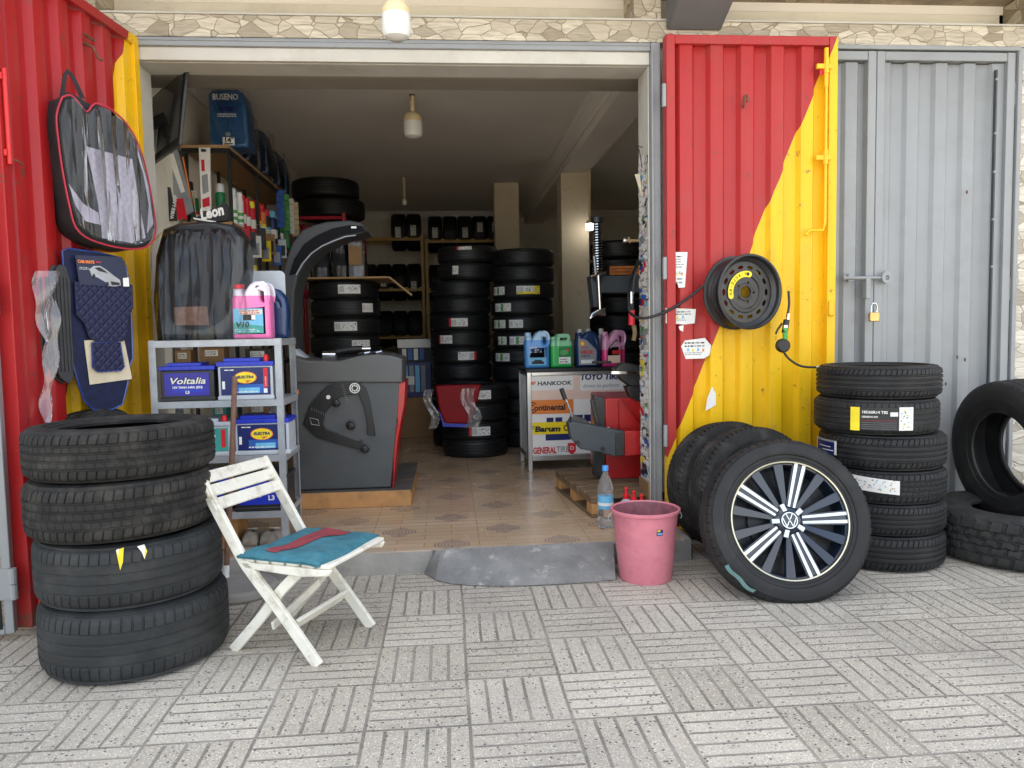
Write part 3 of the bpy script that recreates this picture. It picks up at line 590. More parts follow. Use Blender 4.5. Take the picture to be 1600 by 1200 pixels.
# a wire with hook at the top of the stickers and the tap on the jamb
mb = MB(); mb.tube([AY(1003, 262, -.02), AY(1001, 245, -.02), AY(998, 232, -.03), AY(994, 228, -.04), AY(1004, 230, -.02)], .0025, 'black metal', 6); mb.build('hook', shop)
mb = MB(); a = AY(976, 376, .1); b_ = AY(998, 376, .1); mb.tube([a, b_], .008, 'rope tan', 10); mb.tube([a-Vector((.008, 0, 0)), a+Vector((.004, 0, 0))], .013, 'aluminium', 12); mb.tube([a+Vector((.03, 0, -.012)), a+Vector((.02, 0, .018))], .006, 'rope tan', 8); mb.build('pipe_stub', shop)
# thin leaning board edge behind the jamb
mb = MB(); p = [AY(x, y, .12) for x, y in ((992, 272), (1000, 272), (1004, 312))]; mb.add([p[0], p[1], p[2], p[0]+Vector((0, .01, 0)), p[1]+Vector((0, .01, 0)), p[2]+Vector((0, .01, 0))], [(0, 1, 2), (3, 5, 4), (0, 3, 4, 1), (1, 4, 5, 2), (2, 5, 3, 0)], 'beige card'); mb.build('paper_flap', shop)

# ================================================================ SHEET METAL DOORS
def corrugated(w, H, m, sign=-1, pitch=.157, phase=0.0, d=.03, z0=.05, fr=.045, flip=False):
    """corrugated sheet of width w; ribs stand out towards sign*y"""
    b = MB(); xs = []; x = -phase; seq = [(.0, 0), (.062, 0), (.078, 1), (.140, 1)]
    while x < w:
        for dx, l in seq:
            if fr <= x+dx <= w-fr: xs.append((x+dx, l if not flip else 1-l))
        x += pitch
    xs = [(fr*.8, xs[0][1])] + xs + [(w-fr*.8, xs[-1][1])]
    vs = [];
    for x, l in xs: vs += [(x, sign*d*l, z0), (x, sign*d*l, H-fr)]
    b.add(vs, [(2*i, 2*i+2, 2*i+3, 2*i+1) if sign < 0 else (2*i, 2*i+1, 2*i+3, 2*i+2) for i in range(len(xs)-1)], m); return b
# --- open leaf on the right, folded back against the grey door
rd = thing('metal_door', 'red and yellow corrugated door leaf folded back flat beside the doorway', 'door', (XR, -.085, 0))
W_, H_ = .884, 2.552
corrugated(W_, H_, 'leaf paint right', -1, phase=.005, z0=.06).build('panel', rd, bevel=.003, smooth=30, solid=.002)
def leaf_frame(w, H, m, parent, z0=.03, fw=.045, y0=-.045, y1=.02, m2=None):
    b = MB(); b.bb(0, fw, y0, y1, z0, H, m); b.bb(w-fw, w, y0-.001, y1, z0, H, m2 or m); b.bb(fw+.0005, w-fw-.0005, y0+.0015, y1, H-fw, H-.0005, m); b.bb(fw+.0005, w-fw-.0005, y0+.0015, y1, z0, z0+fw, m2 or m)
    return b.build('frame', parent, bevel=.003)
leaf_frame(W_, H_, 'leaf paint right', rd)
b = MB()   # top bolt and its handle rod, painted with the door
x = W_-.067
b.tube([(x, -.058, 2.33), (x, -.058, 1.62), (x-.012, -.06, 1.585), (x-.085, -.062, 1.585), (x-.105, -.064, 1.56)], .008, 'yellow paint', 8)
for z in (2.40, 1.95): b.bb(x-.05, x+.03, -.062, -.045, z-.012, z+.012, 'yellow paint'); b.tube([(x, -.058, z-.035), (x, -.058, z+.04)], .013, 'yellow paint', 10)
b.tube([(x, -.055, 2.30), (x, -.055, 2.49)], .012, 'yellow paint', 8); b.bb(x-.03, x-.004, -.05, -.045, 2.36, 2.40, 'red paint'); b.build('bolt', rd, bevel=.002)
b = MB(); c = AY(1163, 158, -.14)-Vector((XR, -.085, 0)); b.tube([(c.x-.004, -.046, c.z-.03), (c.x-.006, -.06, c.z-.02), (c.x-.005, -.066, c.z+.02), (c.x+.01, -.062, c.z+.028), (c.x+.016, -.06, c.z+.01), (c.x+.013, -.06, c.z-.004)], .006, 'rusty steel', 8); b.build('hook', rd)
b = MB(); z = 1.20; b.bb(W_-.042, W_-.014, -.062, -.046, z-.05, z+.03, 'yellow paint'); b.build('keeper', rd, bevel=.006)
b = MB(); 
for z in (.5, 1.35, 2.2): b.tube([(-.012, -.045, z), (-.012, -.045, z+.11)], .011, 'grey steel paint', 10)
b.build('hinge', rd)
# torn labels on the red sheet
def torn(pxs, seed, y=-.118-.0, lbl='torn white label'):
    P = [AY(x, yy, -.1155-.0) for x, yy in pxs]; o = Vector((XR, -.085, 0)); pts = [(p.x-o.x, p.z) for p in P]
    b = MB(); yy = -.0335
    b.shape([pts], .001, 'white paper', Matrix.Translation((0, yy, 0)))
    xs = [p[0] for p in pts]; zs = [p[1] for p in pts]; r = random.Random(seed)
    x0, x1, z0, z1 = min(xs)+.018, max(xs)-.02, min(zs)+.018, max(zs)-.016
    if x1-x0 > .02:
        fine_print(b, x0, x1, z0+(z1-z0)*.55, z1, yy-.0012, seed, ('label grey', 'label grey', 'label black'), max(2, int((z1-z0)*.45/.011)), .9)
        fine_print(b, x0, x1, z0, z0+(z1-z0)*.25, yy-.0012, seed+9, ('label grey',), 2, .7)
        for k, m in enumerate(('label light blue', 'label yellow', 'label light blue', 'label orange')[:3+seed % 2]):
            x = x0+(x1-x0)*(.15+.22*k); z = z0+(z1-z0)*(.40-.04*(k % 2)); b.add([(x-.006, yy-.0014, z-.007), (x+.006, yy-.0014, z-.007), (x+.004, yy-.0014, z+.008), (x-.003, yy-.0014, z+.009)], [(0, 1, 2, 3)], m)
    return b.build('sticker', rd, smooth=0)
torn([(1049, 399), (1055, 394), (1074, 394), (1072, 420), (1070, 449), (1060, 450), (1058, 442), (1047, 433)], 1)
torn([(1040, 481), (1087, 483), (1085, 505), (1070, 507), (1040, 505)], 2)
torn([(1064, 541), (1070, 532), (1101, 528), (1111, 540), (1108, 555), (1100, 560), (1071, 561)], 3)
torn([(1112, 604), (1118, 615), (1118, 633), (1102, 642), (1105, 622)], 4)
torn([(1060, 510), (1068, 508), (1067, 518), (1062, 516)], 5)

# --- closed grey pair
def hinge_set(parent, x, zs):
    b = MB()
    for z in zs: b.tube([(x, -.03, z), (x, -.03, z+.12)], .012, 'grey steel paint', 10); b.bb(x-.03, x, -.026, -.02, z+.01, z+.11, 'grey steel paint')
    b.build('hinge', parent)
gx0 = XR+W_+.006
gfr = MB(); gfr.bb(gx0-.03, 3.06, -.03, .05, 2.528, 2.55, 'grey steel paint'); gfr.bb(3.036, 3.06, -.04, .05, 0, 2.527, 'grey steel paint'); gfr.build('steel_frame', shop, bevel=.003)
gl = thing('metal_door', 'closed grey corrugated door leaf partly hidden by the yellow one, with the bolt', 'door', (1.62, .02, 0))
wl = 2.262-1.62
corrugated(wl, 2.515, 'grey steel paint', -1, phase=.06, z0=.04, d=.021).build('panel', gl, bevel=.003, smooth=30, solid=.002)
leaf_frame(wl, 2.52, 'grey steel paint', gl, y0=-.045, y1=.02)
gr = thing('metal_door', 'closed grey corrugated door leaf hinged at the stone pillar', 'door', (2.266, .02, 0))
wr = 3.03-2.266
corrugated(wr, 2.515, 'grey steel paint', -1, phase=.055, z0=.04, d=.021).build('panel', gr, bevel=.003, smooth=30, solid=.002)
leaf_frame(wr, 2.52, 'grey steel paint', gr, y0=-.045, y1=.02); hinge_set(gr, wr+.006, (.45, 1.22, 2.25))
b = MB(); b.bb(wr-.110, wr-.102, -.049, -.03, .2, 2.43, 'slate grey');  # thin dark bar drawn for the narrow vertical slit in the leaf
for z in (2.38, 2.1, 1.9, 1.65, 1.4): b.tube([(wr-.11, -.056, z), (wr-.11, -.046, z)], .006, 'grey steel paint', 8)
b.build('dark_slit_bar', gr)
b = MB(); r = random.Random(5)
for (x, y) in ((1508, 562), (1496, 558), (1511, 300), (1478, 600)):
    p = AY(x, y, -.03)-Vector((2.266, .02, 0)); b.shape([ellipse(p.x, p.z, .006, .011, 9)], .001, 'rusty steel', Matrix.Translation((0, -.0485+.0, 0)))
b.build('rust_spot', gr)
b = MB(); o = Vector((1.62, .02, 0)); z = AY(1345, 434, -.05).z
b.tube([(2.075-o.x, -.075, z), (2.345-o.x, -.075, z-.002)], .009, 'grey steel paint', 10); b.tube([(2.075-o.x, -.075, z), (2.09-o.x, -.075, z)], .015, 'grey steel paint', 10)
b.bb(2.20-o.x, 2.225-o.x, -.085, -.045, z-.11, z+.005, 'grey steel paint'); b.bb(2.11-o.x, 2.14-o.x, -.07, -.045, z-.02, z+.02, 'grey steel paint'); b.build('bolt', gl, bevel=.003)
b = MB(); b.shape([ellipse(2.312-2.266, z, .028, .034, 16), ellipse(2.312-2.266, z-.002, .012, .012, 12)], .02, 'grey steel paint', Matrix.Translation((0, -.06-.02, 0))); b.build('bolt_keeper', gr)
pk = thing('padlock', 'small brass padlock hanging from the hasp of the grey doors', 'padlock', (2.232, -.085, 1.13))
b = MB(); b.shape([rrect(-.026, .026, -.012, .036, .008)], .022, 'brass', bevel=.004); b.build('body', pk)
b = MB(); b.tube([(-.016, 0, .03), (-.016, 0, .068), (-.01, 0, .08), (0, 0, .085), (.01, 0, .08), (.016, 0, .068), (.016, 0, .03)], .0045, 'chrome', 8); b.build('shackle', pk)

# --- red leaf swung open on the left
th = math.atan2(-.989, -.137)
ld = thing('metal_door', 'red corrugated door leaf swung open towards the street, yellow near its hinge', 'door', (XL-.004, -.02, 0), th)
corrugated(.985, 2.535, 'leaf paint left', 1, phase=.02, z0=.06).build('panel', ld, bevel=.003, smooth=30, solid=.002)
leaf_frame(.985, 2.54, 'leaf paint left', ld, y0=-.02, y1=.045)
b = MB(); b.tube([(.962, .056, 2.08), (.962, .056, 1.74)], .009, 'red paint', 8)
for z in (1.76,): b.tube([(.955, .056, z), (.93, .062, z), (.905, .066, z-.012)], .0040, 'rusty steel', 6)
for z in (1.78, 2.05): b.bb(.945, .98, .046, .056, z-.012, z+.012, 'red paint')
b.build('bolt', ld, bevel=.002)
b = MB(); b.tube([(.93, .07, .52), (.93, .07, .06)], .010, 'red paint', 8)
for z in (.12, .24, .42): b.bb(.905, .955, .05, .078, z-.012, z+.012, 'red paint')
b.build('bolt', ld, bevel=.002)
b = MB(); b.tube([(.43, .03, 2.36), (.43, .075, 2.34), (.43, .09, 2.30), (.43, .11, 2.285)], .006, 'rusty steel', 8); b.tube([(.46, .055, 2.385), (.40, .06, 2.38)], .006, 'rusty steel', 8); b.build('hook', ld)
# grey outer leaf hinged to it
g2 = thing('metal_door', 'light grey edge of a door leaf hinged to the red leaf at the left border', 'door', (-1.617, -1.02, 0), math.radians(192))
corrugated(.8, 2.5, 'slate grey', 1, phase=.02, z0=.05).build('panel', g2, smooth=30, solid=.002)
leaf_frame(.8, 2.52, 'grey steel paint', g2, y0=-.014, y1=.03, fw=.03, z0=.03)
b = MB()
for z in (.16, 1.2, 2.2): b.tube([(-.008, .035, z), (-.008, .035, z+.055)], .013, 'grey steel paint', 10); b.tube([(-.008, .035, z+.058), (-.008, .035, z+.115)], .013, 'grey steel paint', 10); b.bb(0, .05, .031, .036, z, z+.115, 'grey steel paint')
b.build('hinge', g2)
# neighbour's stone pier seen above the red leaf comes with the building front wall

# ================================================================ TYRES
def tyre_mb(R, Wd, rim, style='plain', m='rubber', P=56, seg=64):
    """tyre lying on z = 0 .. Wd, axis z"""
    b = MB(); prof = []     # (r, z, kind) kind: 0 plain, 1 shoulder block, 2 rib block, 3 groove floor
    h = R-rim
    def pt(r, z, k=0): prof.append((r, z, k))
    pt(rim-.002, .16*Wd); pt(rim-.004, .10*Wd); pt(rim+.006, .075*Wd); pt(rim+.018, .07*Wd); pt(rim+.02, .05*Wd); pt(rim+.03, .045*Wd)
    pt(rim+.35*h, .012*Wd); pt(rim+.42*h, .006*Wd); pt(rim+.425*h, -.0*Wd+.001); pt(rim+.44*h, .004*Wd); pt(rim+.62*h, .008*Wd); pt(rim+.8*h, .03*Wd); pt(R-.016, .065*Wd, 0)
    pt(R-.008, .09*Wd, 1); pt(R-.003, .12*Wd, 1); pt(R-.0005, .17*Wd, 1)
    z0, z1 = .17*Wd, .83*Wd
    gw = .0045
    ng = {'plain': 4, 'season': 4, 'rib': 4, 'knob': 4, 'worn': 4}[style]; gd = {'plain': .007, 'season': .006, 'rib': .007, 'knob': .010, 'worn': .003}[style]
    if style == 'knob': gw = .0055
    for i in range(ng):
        zc = z0+(z1-z0)*(i+.75)/(ng+.5); cr = R+.0012
        kk = 2 if 0 < i else 1
        pt(cr, zc-gw-.001, kk); pt(cr-.001, zc-gw, kk); pt(cr-gd, zc-gw*.6, 3); pt(cr-gd, zc+gw*.6, 3); pt(cr-.001, zc+gw, 2 if i < ng-1 else 1); pt(cr, zc+gw+.001, 2 if i < ng-1 else 1)
        if i < ng-1 and style in ('season', 'knob', 'rib'): pt(R+.0015, z0+(z1-z0)*(i+1.25)/(ng+.5), 2)
    n0 = len(prof)
    for r, z, k in list(reversed(prof[:16])): prof.append((r, Wd-z, k))
    # liner
    for r, z in ((rim+.008, .82*Wd), (rim+.3*h, .93*Wd), (R-.03, .88*Wd), (R-.016, .72*Wd), (R-.014, .5*Wd), (R-.016, .28*Wd), (R-.03, .12*Wd), (rim+.3*h, .07*Wd), (rim+.008, .18*Wd)): prof.append((r, z, 0))
    n = len(prof); vs = []; fs = []; ms = []
    lat = style != 'plain'
    if lat:
        fr_ = (0, .10, .16, .55, .94) if style != 'knob' else (0, .14, .22, .52, .93); cols = [(p, f) for p in range(P) for f in range(5)]
    else: cols = [(k, 0) for k in range(seg)]
    K = len(cols); row = 0; band = []
    cnt = -1; last = None
    for r, z, k in prof:                      # index of each rib for offsets
        if k == 3 and last != 3: cnt += 1
        band.append(cnt); last = k
    for ci, (p, f) in enumerate(cols):
        for i, (r, z, k) in enumerate(prof):
            a = 2*PI*(p+fr_[f])/P if lat else 2*PI*p/seg; q = z/Wd-.5
            if lat:
                pit = 2*PI/P; low = f in (0, 1)
                if style == 'season':
                    if k == 1 and low: r -= .005
                    if k == 2 and low and (p+band[i]) % 1 == 0: r -= .0022
                    if k in (1, 2): a += q*pit*1.3*(1 if k == 1 else -.6) + band[i]*pit*.37
                elif style == 'rib':
                    if k == 1 and low: r -= .006
                    if k in (1, 2): a += q*pit*2.2
                elif style == 'worn':
                    if k == 1 and low: r -= .0035
                    if k == 1: a += q*pit*.4
                elif style == 'knob':
                    if k in (1, 2) and low: r -= .010
                    if 0 < i < n0+16 and k in (1, 2, 3): a += (band[i] % 2)*pit*.5*(1 if k != 3 else .5) + q*pit*.8
                    if k == 3 or (k == 2): z = z+.006*math.sin(a*P+band[i]*2)
                    if k == 0 and R-.03 < r < R-.01 and low and i < n0+16: r -= .006
            vs.append((r*math.cos(a), r*math.sin(a), z))
    for c in range(K):
        c2 = (c+1) % K
        for i in range(n):
            j = (i+1) % n; fs.append((c*n+i, c2*n+i, c2*n+j, c*n+j))
    b.add(vs, fs, m); return b
TY = {}
def tyre(key, label, loc, rot=(0, 0, 0), group=None, name='tyre'):
    if key[0:1] != 'x' and key in TY: o = TY[key].copy(); COL.objects.link(o); o['label'] = label
    else:
        R, Wd, rim, style, m, P = TYPES[key]; o = tyre_mb(R, Wd, rim, style, m, P).build(name, smooth=38); TY[key] = o; tag(o, label, 'tyre')
    o.location = loc; o.rotation_euler = rot
    if 'group' in o: del o['group']
    if group: o['group'] = group
    return o
def tread_sticker(parent, R, th0, th1, z0, z1, style, seed, tilt=0.0):
    """paper label bent over the tread (angles in the tyre's own frame)"""
    b = MB(); r = random.Random(seed); off = .0028
    def P(u, v, e=0): a = th0+(th1-th0)*u; z = z0+(z1-z0)*v+tilt*(u-.5); return ((R+off+e)*math.cos(a), (R+off+e)*math.sin(a), z)
    def patch(u0, u1, v0, v1, m, e): b.grid(lambda a, c: P(u0+(u1-u0)*a, v0+(v1-v0)*c, e), max(1, int(abs(u1-u0)*8)), 1, m)
    patch(0, 1, 0, 1, 'white paper', 0)
    L_ = abs(th1-th0)*R
    if style.startswith('red'):
        patch(0, .13, 0, 1, 'label red', .0006); u0 = .16
    elif style.startswith('green'):
        patch(.40, .58, .05, .95, 'label green', .0006); u0 = .04
    elif style == 'yellow': patch(0, 1, .0, .32, 'label yellow', .0006); patch(.75, 1, .3, 1, 'label yellow', .0006); u0 = .05
    else: u0 = .04
    for k in range(9):
        u = u0+k*.012*2.2
        if u < u0+.28: patch(u, u+.010, .15, .85, 'label grey' if k % 2 else 'label black', .0006)
    for k in range(34):
        u = r.uniform(u0+.30, .93); v = r.uniform(.12, .82); du = r.uniform(.012, .05); dv = r.uniform(.05, .12)
        patch(u, min(u+du, .98), v, v+dv, r.choice(['label grey', 'label black', 'label grey', 'label black', 'label light blue' if 'c' in style else 'label grey', 'label red' if 'red' in style else 'label grey']), .0007+k*.00002)
    return b.build('sticker', parent, smooth=0)
def face_ang(px, loc):
    """angle on a standing-up-axis tyre at loc which faces the camera at image column px"""
    p = AY(px, 600, loc[1]-.2); return math.atan2(p.y-.12-loc[1], p.x-loc[0])
TYPES = {
 'left a': (.302, .172, .20, 'season', 'rubber dusty', 66), 'left b': (.301, .192, .20, 'season', 'rubber dusty', 66),
 'left c': (.298, .215, .22, 'worn', 'rubber worn', 60), 'left d': (.303, .238, .23, 'worn', 'rubber worn', 60),
 'right a': (.267, .146, .18, 'rib', 'rubber', 76), 'right b': (.268, .160, .18, 'worn', 'rubber', 60), 'right c': (.273, .158, .19, 'rib', 'rubber', 70),
 'right d': (.273, .150, .19, 'season', 'rubber', 66), 'right e': (.273, .142, .19, 'rib', 'rubber', 80), 'right f': (.274, .162, .19, 'rib', 'rubber', 72),
 'lean': (.314, .175, .21, 'rib', 'rubber dusty', 72), 'wheel': (.324, .21, .236, 'worn', 'rubber', 60),
 'knob': (.385, .235, .20, 'knob', 'rubber knobbly', 38), 'big': (.372, .235, .215, 'rib', 'rubber', 60),
 'in': (.262, .1435, .175, 'plain', 'rubber new', 0), 'in2': (.27, .1405, .18, 'plain', 'rubber new', 0), 'rack': (.245, .19, .16, 'plain', 'rubber new', 0), 'in3': (.33, .19, .2, 'plain', 'rubber new', 0),
}
# ---- front left stack
g = 'tyres stacked at the front left'
lx, ly = -1.128, -1.19
rings = [('left d', 'wide worn tyre at the bottom of the front left stack', (lx+.012, ly-.0), 0.0),
         ('left c', 'worn ribbed tyre with torn yellow paper, second from the bottom of the front left stack', (lx+.002, ly+.005), .238),
         ('left b', 'dusty tyre second from the top of the front left stack', (lx-.012, ly), .453),
         ('left a', 'dusty brown-grey tyre on top of the front left stack', (lx-.012, ly+.01), .645)]
LT = []
for k, (ty, lab, (x, y), z) in enumerate(rings): LT.append(tyre(ty, lab, (x, y, z+.002), (math.radians([0, .6, -.5, .6][k]), math.radians([0, -.4, .5, .3][k]), k*1.1), g))
c = LT[1]
for q, (a, m) in enumerate(((math.radians(-74), 'label yellow'), (math.radians(-62), 'white paper'))):
    b = MB(); R = .3015
    def PP(u, z): an = a-1.1+u; return (R*math.cos(an), R*math.sin(an), z)
    if q == 0: b.add([PP(-.04, .205), PP(.035, .212), PP(.02, .165), PP(-.01, .14), PP(-.03, .185)], [(0, 1, 2, 3, 4)], 'label yellow'); b.add([PP(-.038, .206), PP(-.01, .21), PP(-.02, .188)], [(0, 1, 2)], 'white paper')
    else: b.add([PP(-.05, .21), PP(.02, .213), PP(.045, .190), PP(.015, .165), PP(-.01, .19)], [(0, 1, 2, 3, 4)], 'white paper'); b.add([PP(.025, .205), PP(.045, .19), PP(.015, .165)], [(0, 1, 2)], 'label yellow')
    b.build('paper_scrap', c, smooth=0, solid=.0008)
tyre('left b', 'tyre leaning upright against the red door behind the front left stack', (-1.56, -.60, .50), (0, math.radians(84), math.radians(-8)))
tyre('left c', 'tyre lying beside the red door behind the front left stack', (-1.205, -.64+.0, .105+.0), (0, 0, 0)) if False else None

# ---- right stack
g = 'tyres stacked before the grey doors'
rx, ry = 2.0, -.515; z = 0.001
RT = []
for k, (ty, lab, dx) in enumerate((('right f', 'tyre at the bottom of the six-tyre stack before the grey doors', .03), ('right e', 'second tyre from the bottom of the stack before the grey doors', .03),
     ('right d', 'third tyre from the bottom of the right stack, with a white energy label', .03), ('right c', 'third tyre from the top of the right stack, with a dark blue label', .028),
     ('right b', 'tyre with a yellow, black and white label, second from the top of the right stack', -.004), ('right a', 'tyre on top of the six-tyre stack with the air hose reaching it', .006))):
    wdt = TYPES[ty][1]; RT.append(tyre(ty, lab, (rx+dx, ry, z), (0, 0, k*.7), g)); z += wdt
def lab_on(o, R, a0, a1, z0, z1, paint):
    rz = o.rotation_euler.z; b = MB(); off = .003
    def patch(u0, u1, v0, v1, m, e=0.0, tilt=0.0):
        def P(a, c): u = u0+(u1-u0)*a; v = v0+(v1-v0)*c; an = math.radians(a0+(a1-a0)*u)-rz; return ((R+off+e)*math.cos(an), (R+off+e)*math.sin(an), z0+(z1-z0)*v+tilt*(u-.5))
        b.grid(P, max(1, int((u1-u0)*14)), 1, m)
    def ttext(body, size, u, v, m, bold=0):
        cu = MB(); cu.text(body, size, 0, 0, m, bold=bold, ext=.0002)
        out = []
        for (x, y, zz) in cu.v:
            an = math.radians(a0+(a1-a0)*u)-rz + x/R*(1 if a1 > a0 else -1); out.append(((R+off+.0012-y)*math.cos(an), (R+off+.0012-y)*math.sin(an), z0+(z1-z0)*v+zz))
        b.add(out, cu.f, m)
    paint(patch, ttext); return b.build('sticker', o, smooth=0)
def p1(patch, tt):
    patch(0, 1, 0, 1, 'label black'); patch(0, .15, -.04, 1.0, 'label yellow', .0008); patch(.76, .995, .0, 1.02, 'white paper', .0008)
    tt('185/60R14 T82', .0165, .18, .74, 'white paper', .0004); tt('GENESYS XP1', .011, .18, .55, 'white paper', .0003)
    for k in range(5): patch(.18, .72, .42-.09*k, .43-.09*k, 'label red' if k == 0 else 'label grey', .0008)
    r = random.Random(3)
    for k in range(30): u = r.uniform(.78, .95); v = r.uniform(.05, .9); patch(u, u+r.uniform(.01, .03), v, v+.04, r.choice(['label blue', 'label light blue', 'label grey', 'label yellow', 'label green']), .0012+k*.00002)
    patch(.62, .74, .62, .80, 'white paper', .001)
lab_on(RT[4], .2735, -141, -87, .028, .128, p1)
def p2(patch, tt):
    patch(0, 1, 0, 1, 'label navy'); patch(0, .1, 0, 1, 'white paper', .0008); patch(.93, 1, 0, 1, 'white paper', .0008); patch(0, 1, .9, 1.05, 'label grey', .0006); patch(.3, .8, .5, .56, 'white paper', .001); patch(.45, .9, .25, .31, 'white paper', .001)
lab_on(RT[3], .278, -200, -161, .055, .118, p2)
def p3(patch, tt):
    patch(0, 1, 0, 1, 'white paper', 0, -.018); r = random.Random(9)
    for k in range(60): u = r.uniform(.03, .93); v = r.uniform(.1, .85); patch(u, u+r.uniform(.01, .035), v, v+.06, r.choice(['label grey', 'label grey', 'label black', 'label light blue', 'label light blue', 'label yellow', 'label orange', 'label green']), .0010+k*.00002, -.0)
lab_on(RT[2], .2775, -150, -105, .06, .122, p3)

# ---- knobbly tyre lying and big tyre standing at the right edge
tyre('knob', 'chunky off-road tyre lying flat at the right edge under the standing tyre', (2.70, -.55, .001), (0, 0, .3))
TYPES['big'] = (.354, .221, .206, 'rib', 'rubber', 60)
o = tyre('big', 'big black tyre standing upright on the flat off-road tyre at the right edge', (0, 0, 0))
_y, _l = -1.528, -.074; _u = Vector((math.cos(_y), math.sin(_y), 0)); _b = Vector((-math.sin(_y), math.cos(_y), 0)); _ax = _b*math.cos(_l)-Vector((0, 0, math.sin(_l)))
_m = Matrix((_u, _ax.cross(_u), _ax)).transposed().to_4x4(); o.matrix_world = Matrix.Translation((2.64, -.478, .462)) @ _m
# ---- the two tyres leaning on the yellow door
g = 'tyres leaning against the red and yellow door'
def stand(key, lab, base, yaw, lean, grp=None, spin=0, sink=0):
    """tyre standing on the ground: base = ground contact of its front edge; yaw turns the face, lean tips it back"""
    R, Wd = TYPES[key][0], TYPES[key][1]
    o = tyre(key, lab, (0, 0, 0), (0, 0, 0), grp)
    # tyre axis z -> horizontal pointing back (+y), then tip so its top goes back
    Mx = Matrix.Rotation(yaw, 4, 'Z') @ Matrix.Rotation(-lean, 4, 'X') @ Matrix.Rotation(-PI/2, 4, 'X') @ Matrix.Rotation(spin, 4, 'Z')
    o.matrix_world = Matrix.Translation((base[0], base[1], 0)) @ Mx
    # move so the lowest point touches the ground
    zmin = -R*math.cos(lean) + min(0, -Wd*math.sin(-lean)*0 - Wd*math.sin(lean))
    o.location = (base[0], base[1], -zmin-.004-sink)
    return o
stand('lean', 'rearmost of the two bare tyres leaning against the red and yellow door', (1.40, -.36, 0), math.radians(14), math.radians(9), g)
stand('lean', 'front one of the two bare tyres leaning behind the alloy wheel', (1.43, -.60, 0), math.radians(14), math.radians(11), g)
# ---- alloy wheel
wl_ = thing('alloy_wheel', 'black and silver alloy wheel with its tyre leaning on the other tyres', 'wheel')
o = tyre_mb(.336, .21, .236, 'worn', 'rubber', 60).build('tyre', wl_, smooth=38)
b = MB()
b.lathe([(.236, .012), (.241, .010), (.2425, .018), (.236, .026), (.228, .028)], ['lip gold', 'lip gold', 'machined alloy', 'spoke black'], 72, caps=False)
b.lathe([(.229, .027), (.222, .05), (.215, .10), (.213, .18), (.228, .20)], 'spoke black', 64, caps=False); b.build('rim', wl_)
b = MB(); b.lathe([(.215, .115), (.12, .12), (.05, .10), (.0, .10)], 'black metal', 48, caps=False); b.lathe([(.15, .095), (.15, .105), (.06, .105), (.06, .095)], 'black metal', 40, closed=True, caps=False); b.build('brake_side', wl_)
def radial(a, r0, r1, w0, w1, z0, z1, m, b, th=.012):
    """bar from r0 to r1 at angle a, half widths w0, w1, top heights z0, z1"""
    c, s_ = math.cos(a), math.sin(a); vs = []
    for rr, w_, zz in ((r0, w0, z0), (r1, w1, z1)):
        for sg in (-1, 1):
            for dz in (0, th): vs.append((rr*c-sg*w_*s_, rr*s_+sg*w_*c, zz+dz))
    b.add(vs, [(0, 2, 6, 4), (1, 5, 7, 3), (0, 4, 5, 1), (2, 3, 7, 6), (0, 1, 3, 2), (4, 6, 7, 5)], m)
# silver double spokes (front is low z; the tyre's z = 0 face looks at the street)
for k in range(5):
    a = math.radians(178+72*k); b = MB()
    for s_ in (-1, 1): radial(a+s_*.0, .052, .236, .0, .0, 0, 0, 'machined alloy', MB()); 
    for s_ in (-1, 1):
        c, q = math.cos(a), math.sin(a); off0, off1 = s_*.0105, s_*.0165; vs = []
        for rr, of, hw, zz in ((.055, off0, .0055, .030), (.237, off1, .0078, .018)):
            for e in (-1, 1):
                for dz in (0, .03): vs.append((rr*c-(of+e*hw)*q, rr*q+(of+e*hw)*c, zz+dz))
        b.addm(vs, [(0, 2, 6, 4), (1, 5, 7, 3), (0, 4, 5, 1), (2, 3, 7, 6), (0, 1, 3, 2), (4, 6, 7, 5)], ['machined alloy']+['spoke black']*5)
    radial(a, .055, .236, .022, .03, .034, .024, 'spoke black', b, .03); b.build('silver_spoke', wl_, bevel=.0015)
    for d in (-20, 22):
        a2 = a+math.radians(36+d*.62); b = MB(); radial(a2, .06, .234, .010, .021, .040, .022, 'spoke black', b, .03); b.build('black_spoke', wl_, bevel=.003)
b = MB(); b.lathe([(.0, .022), (.034, .022), (.037, .026), (.05, .030), (.062, .045), (.07, .08)], ['spoke black', 'spoke black', 'spoke black', 'spoke black', 'spoke black'], 48, caps=False)
for k in range(5): a = math.radians(178+36+72*k); radial(a, .040, .070, .0085, .0095, .0215, .026, 'machined alloy', b, .02)
b.build('hub', wl_, bevel=.001)
b = MB(); T = .0195
def zs(segs, w_):
    for (x0, z0, x1, z1) in segs:
        d = math.hypot(x1-x0, z1-z0); nx, nz = -(z1-z0)/d*w_, (x1-x0)/d*w_
        b.add([(x0+nx, z0+nz, T), (x1+nx, z1+nz, T), (x1-nx, z1-nz, T), (x0-nx, z0-nz, T)], [(3, 2, 1, 0)], 'machined alloy')
b.lathe([(.0295, .0195), (.0335, .0195)], 'machined alloy', 48, caps=False); b.lathe([(.0, .0205), (.0295, .0205)], 'spoke black', 48, caps=False)
sg = -1   # seen from below z, x is mirrored
def mk(*p): return [(sg*a_, b__, sg*c_, d_) for a_, b__, c_, d_ in p]
zs(mk((-.0125, .026, -.003, .005), (-.003, .005, .003, .005), (.003, .005, .0125, .026)), .0018)
zs(mk((-.027, .010, -.013, -.025), (-.013, -.025, -.0015, -.001), (-.0015, -.001, .0015, -.001), (.0015, -.001, .013, -.025), (.013, -.025, .027, .010)), .0018)
b.build('emblem', wl_, smooth=0)
b = MB()   # a peeling film strip on the tread
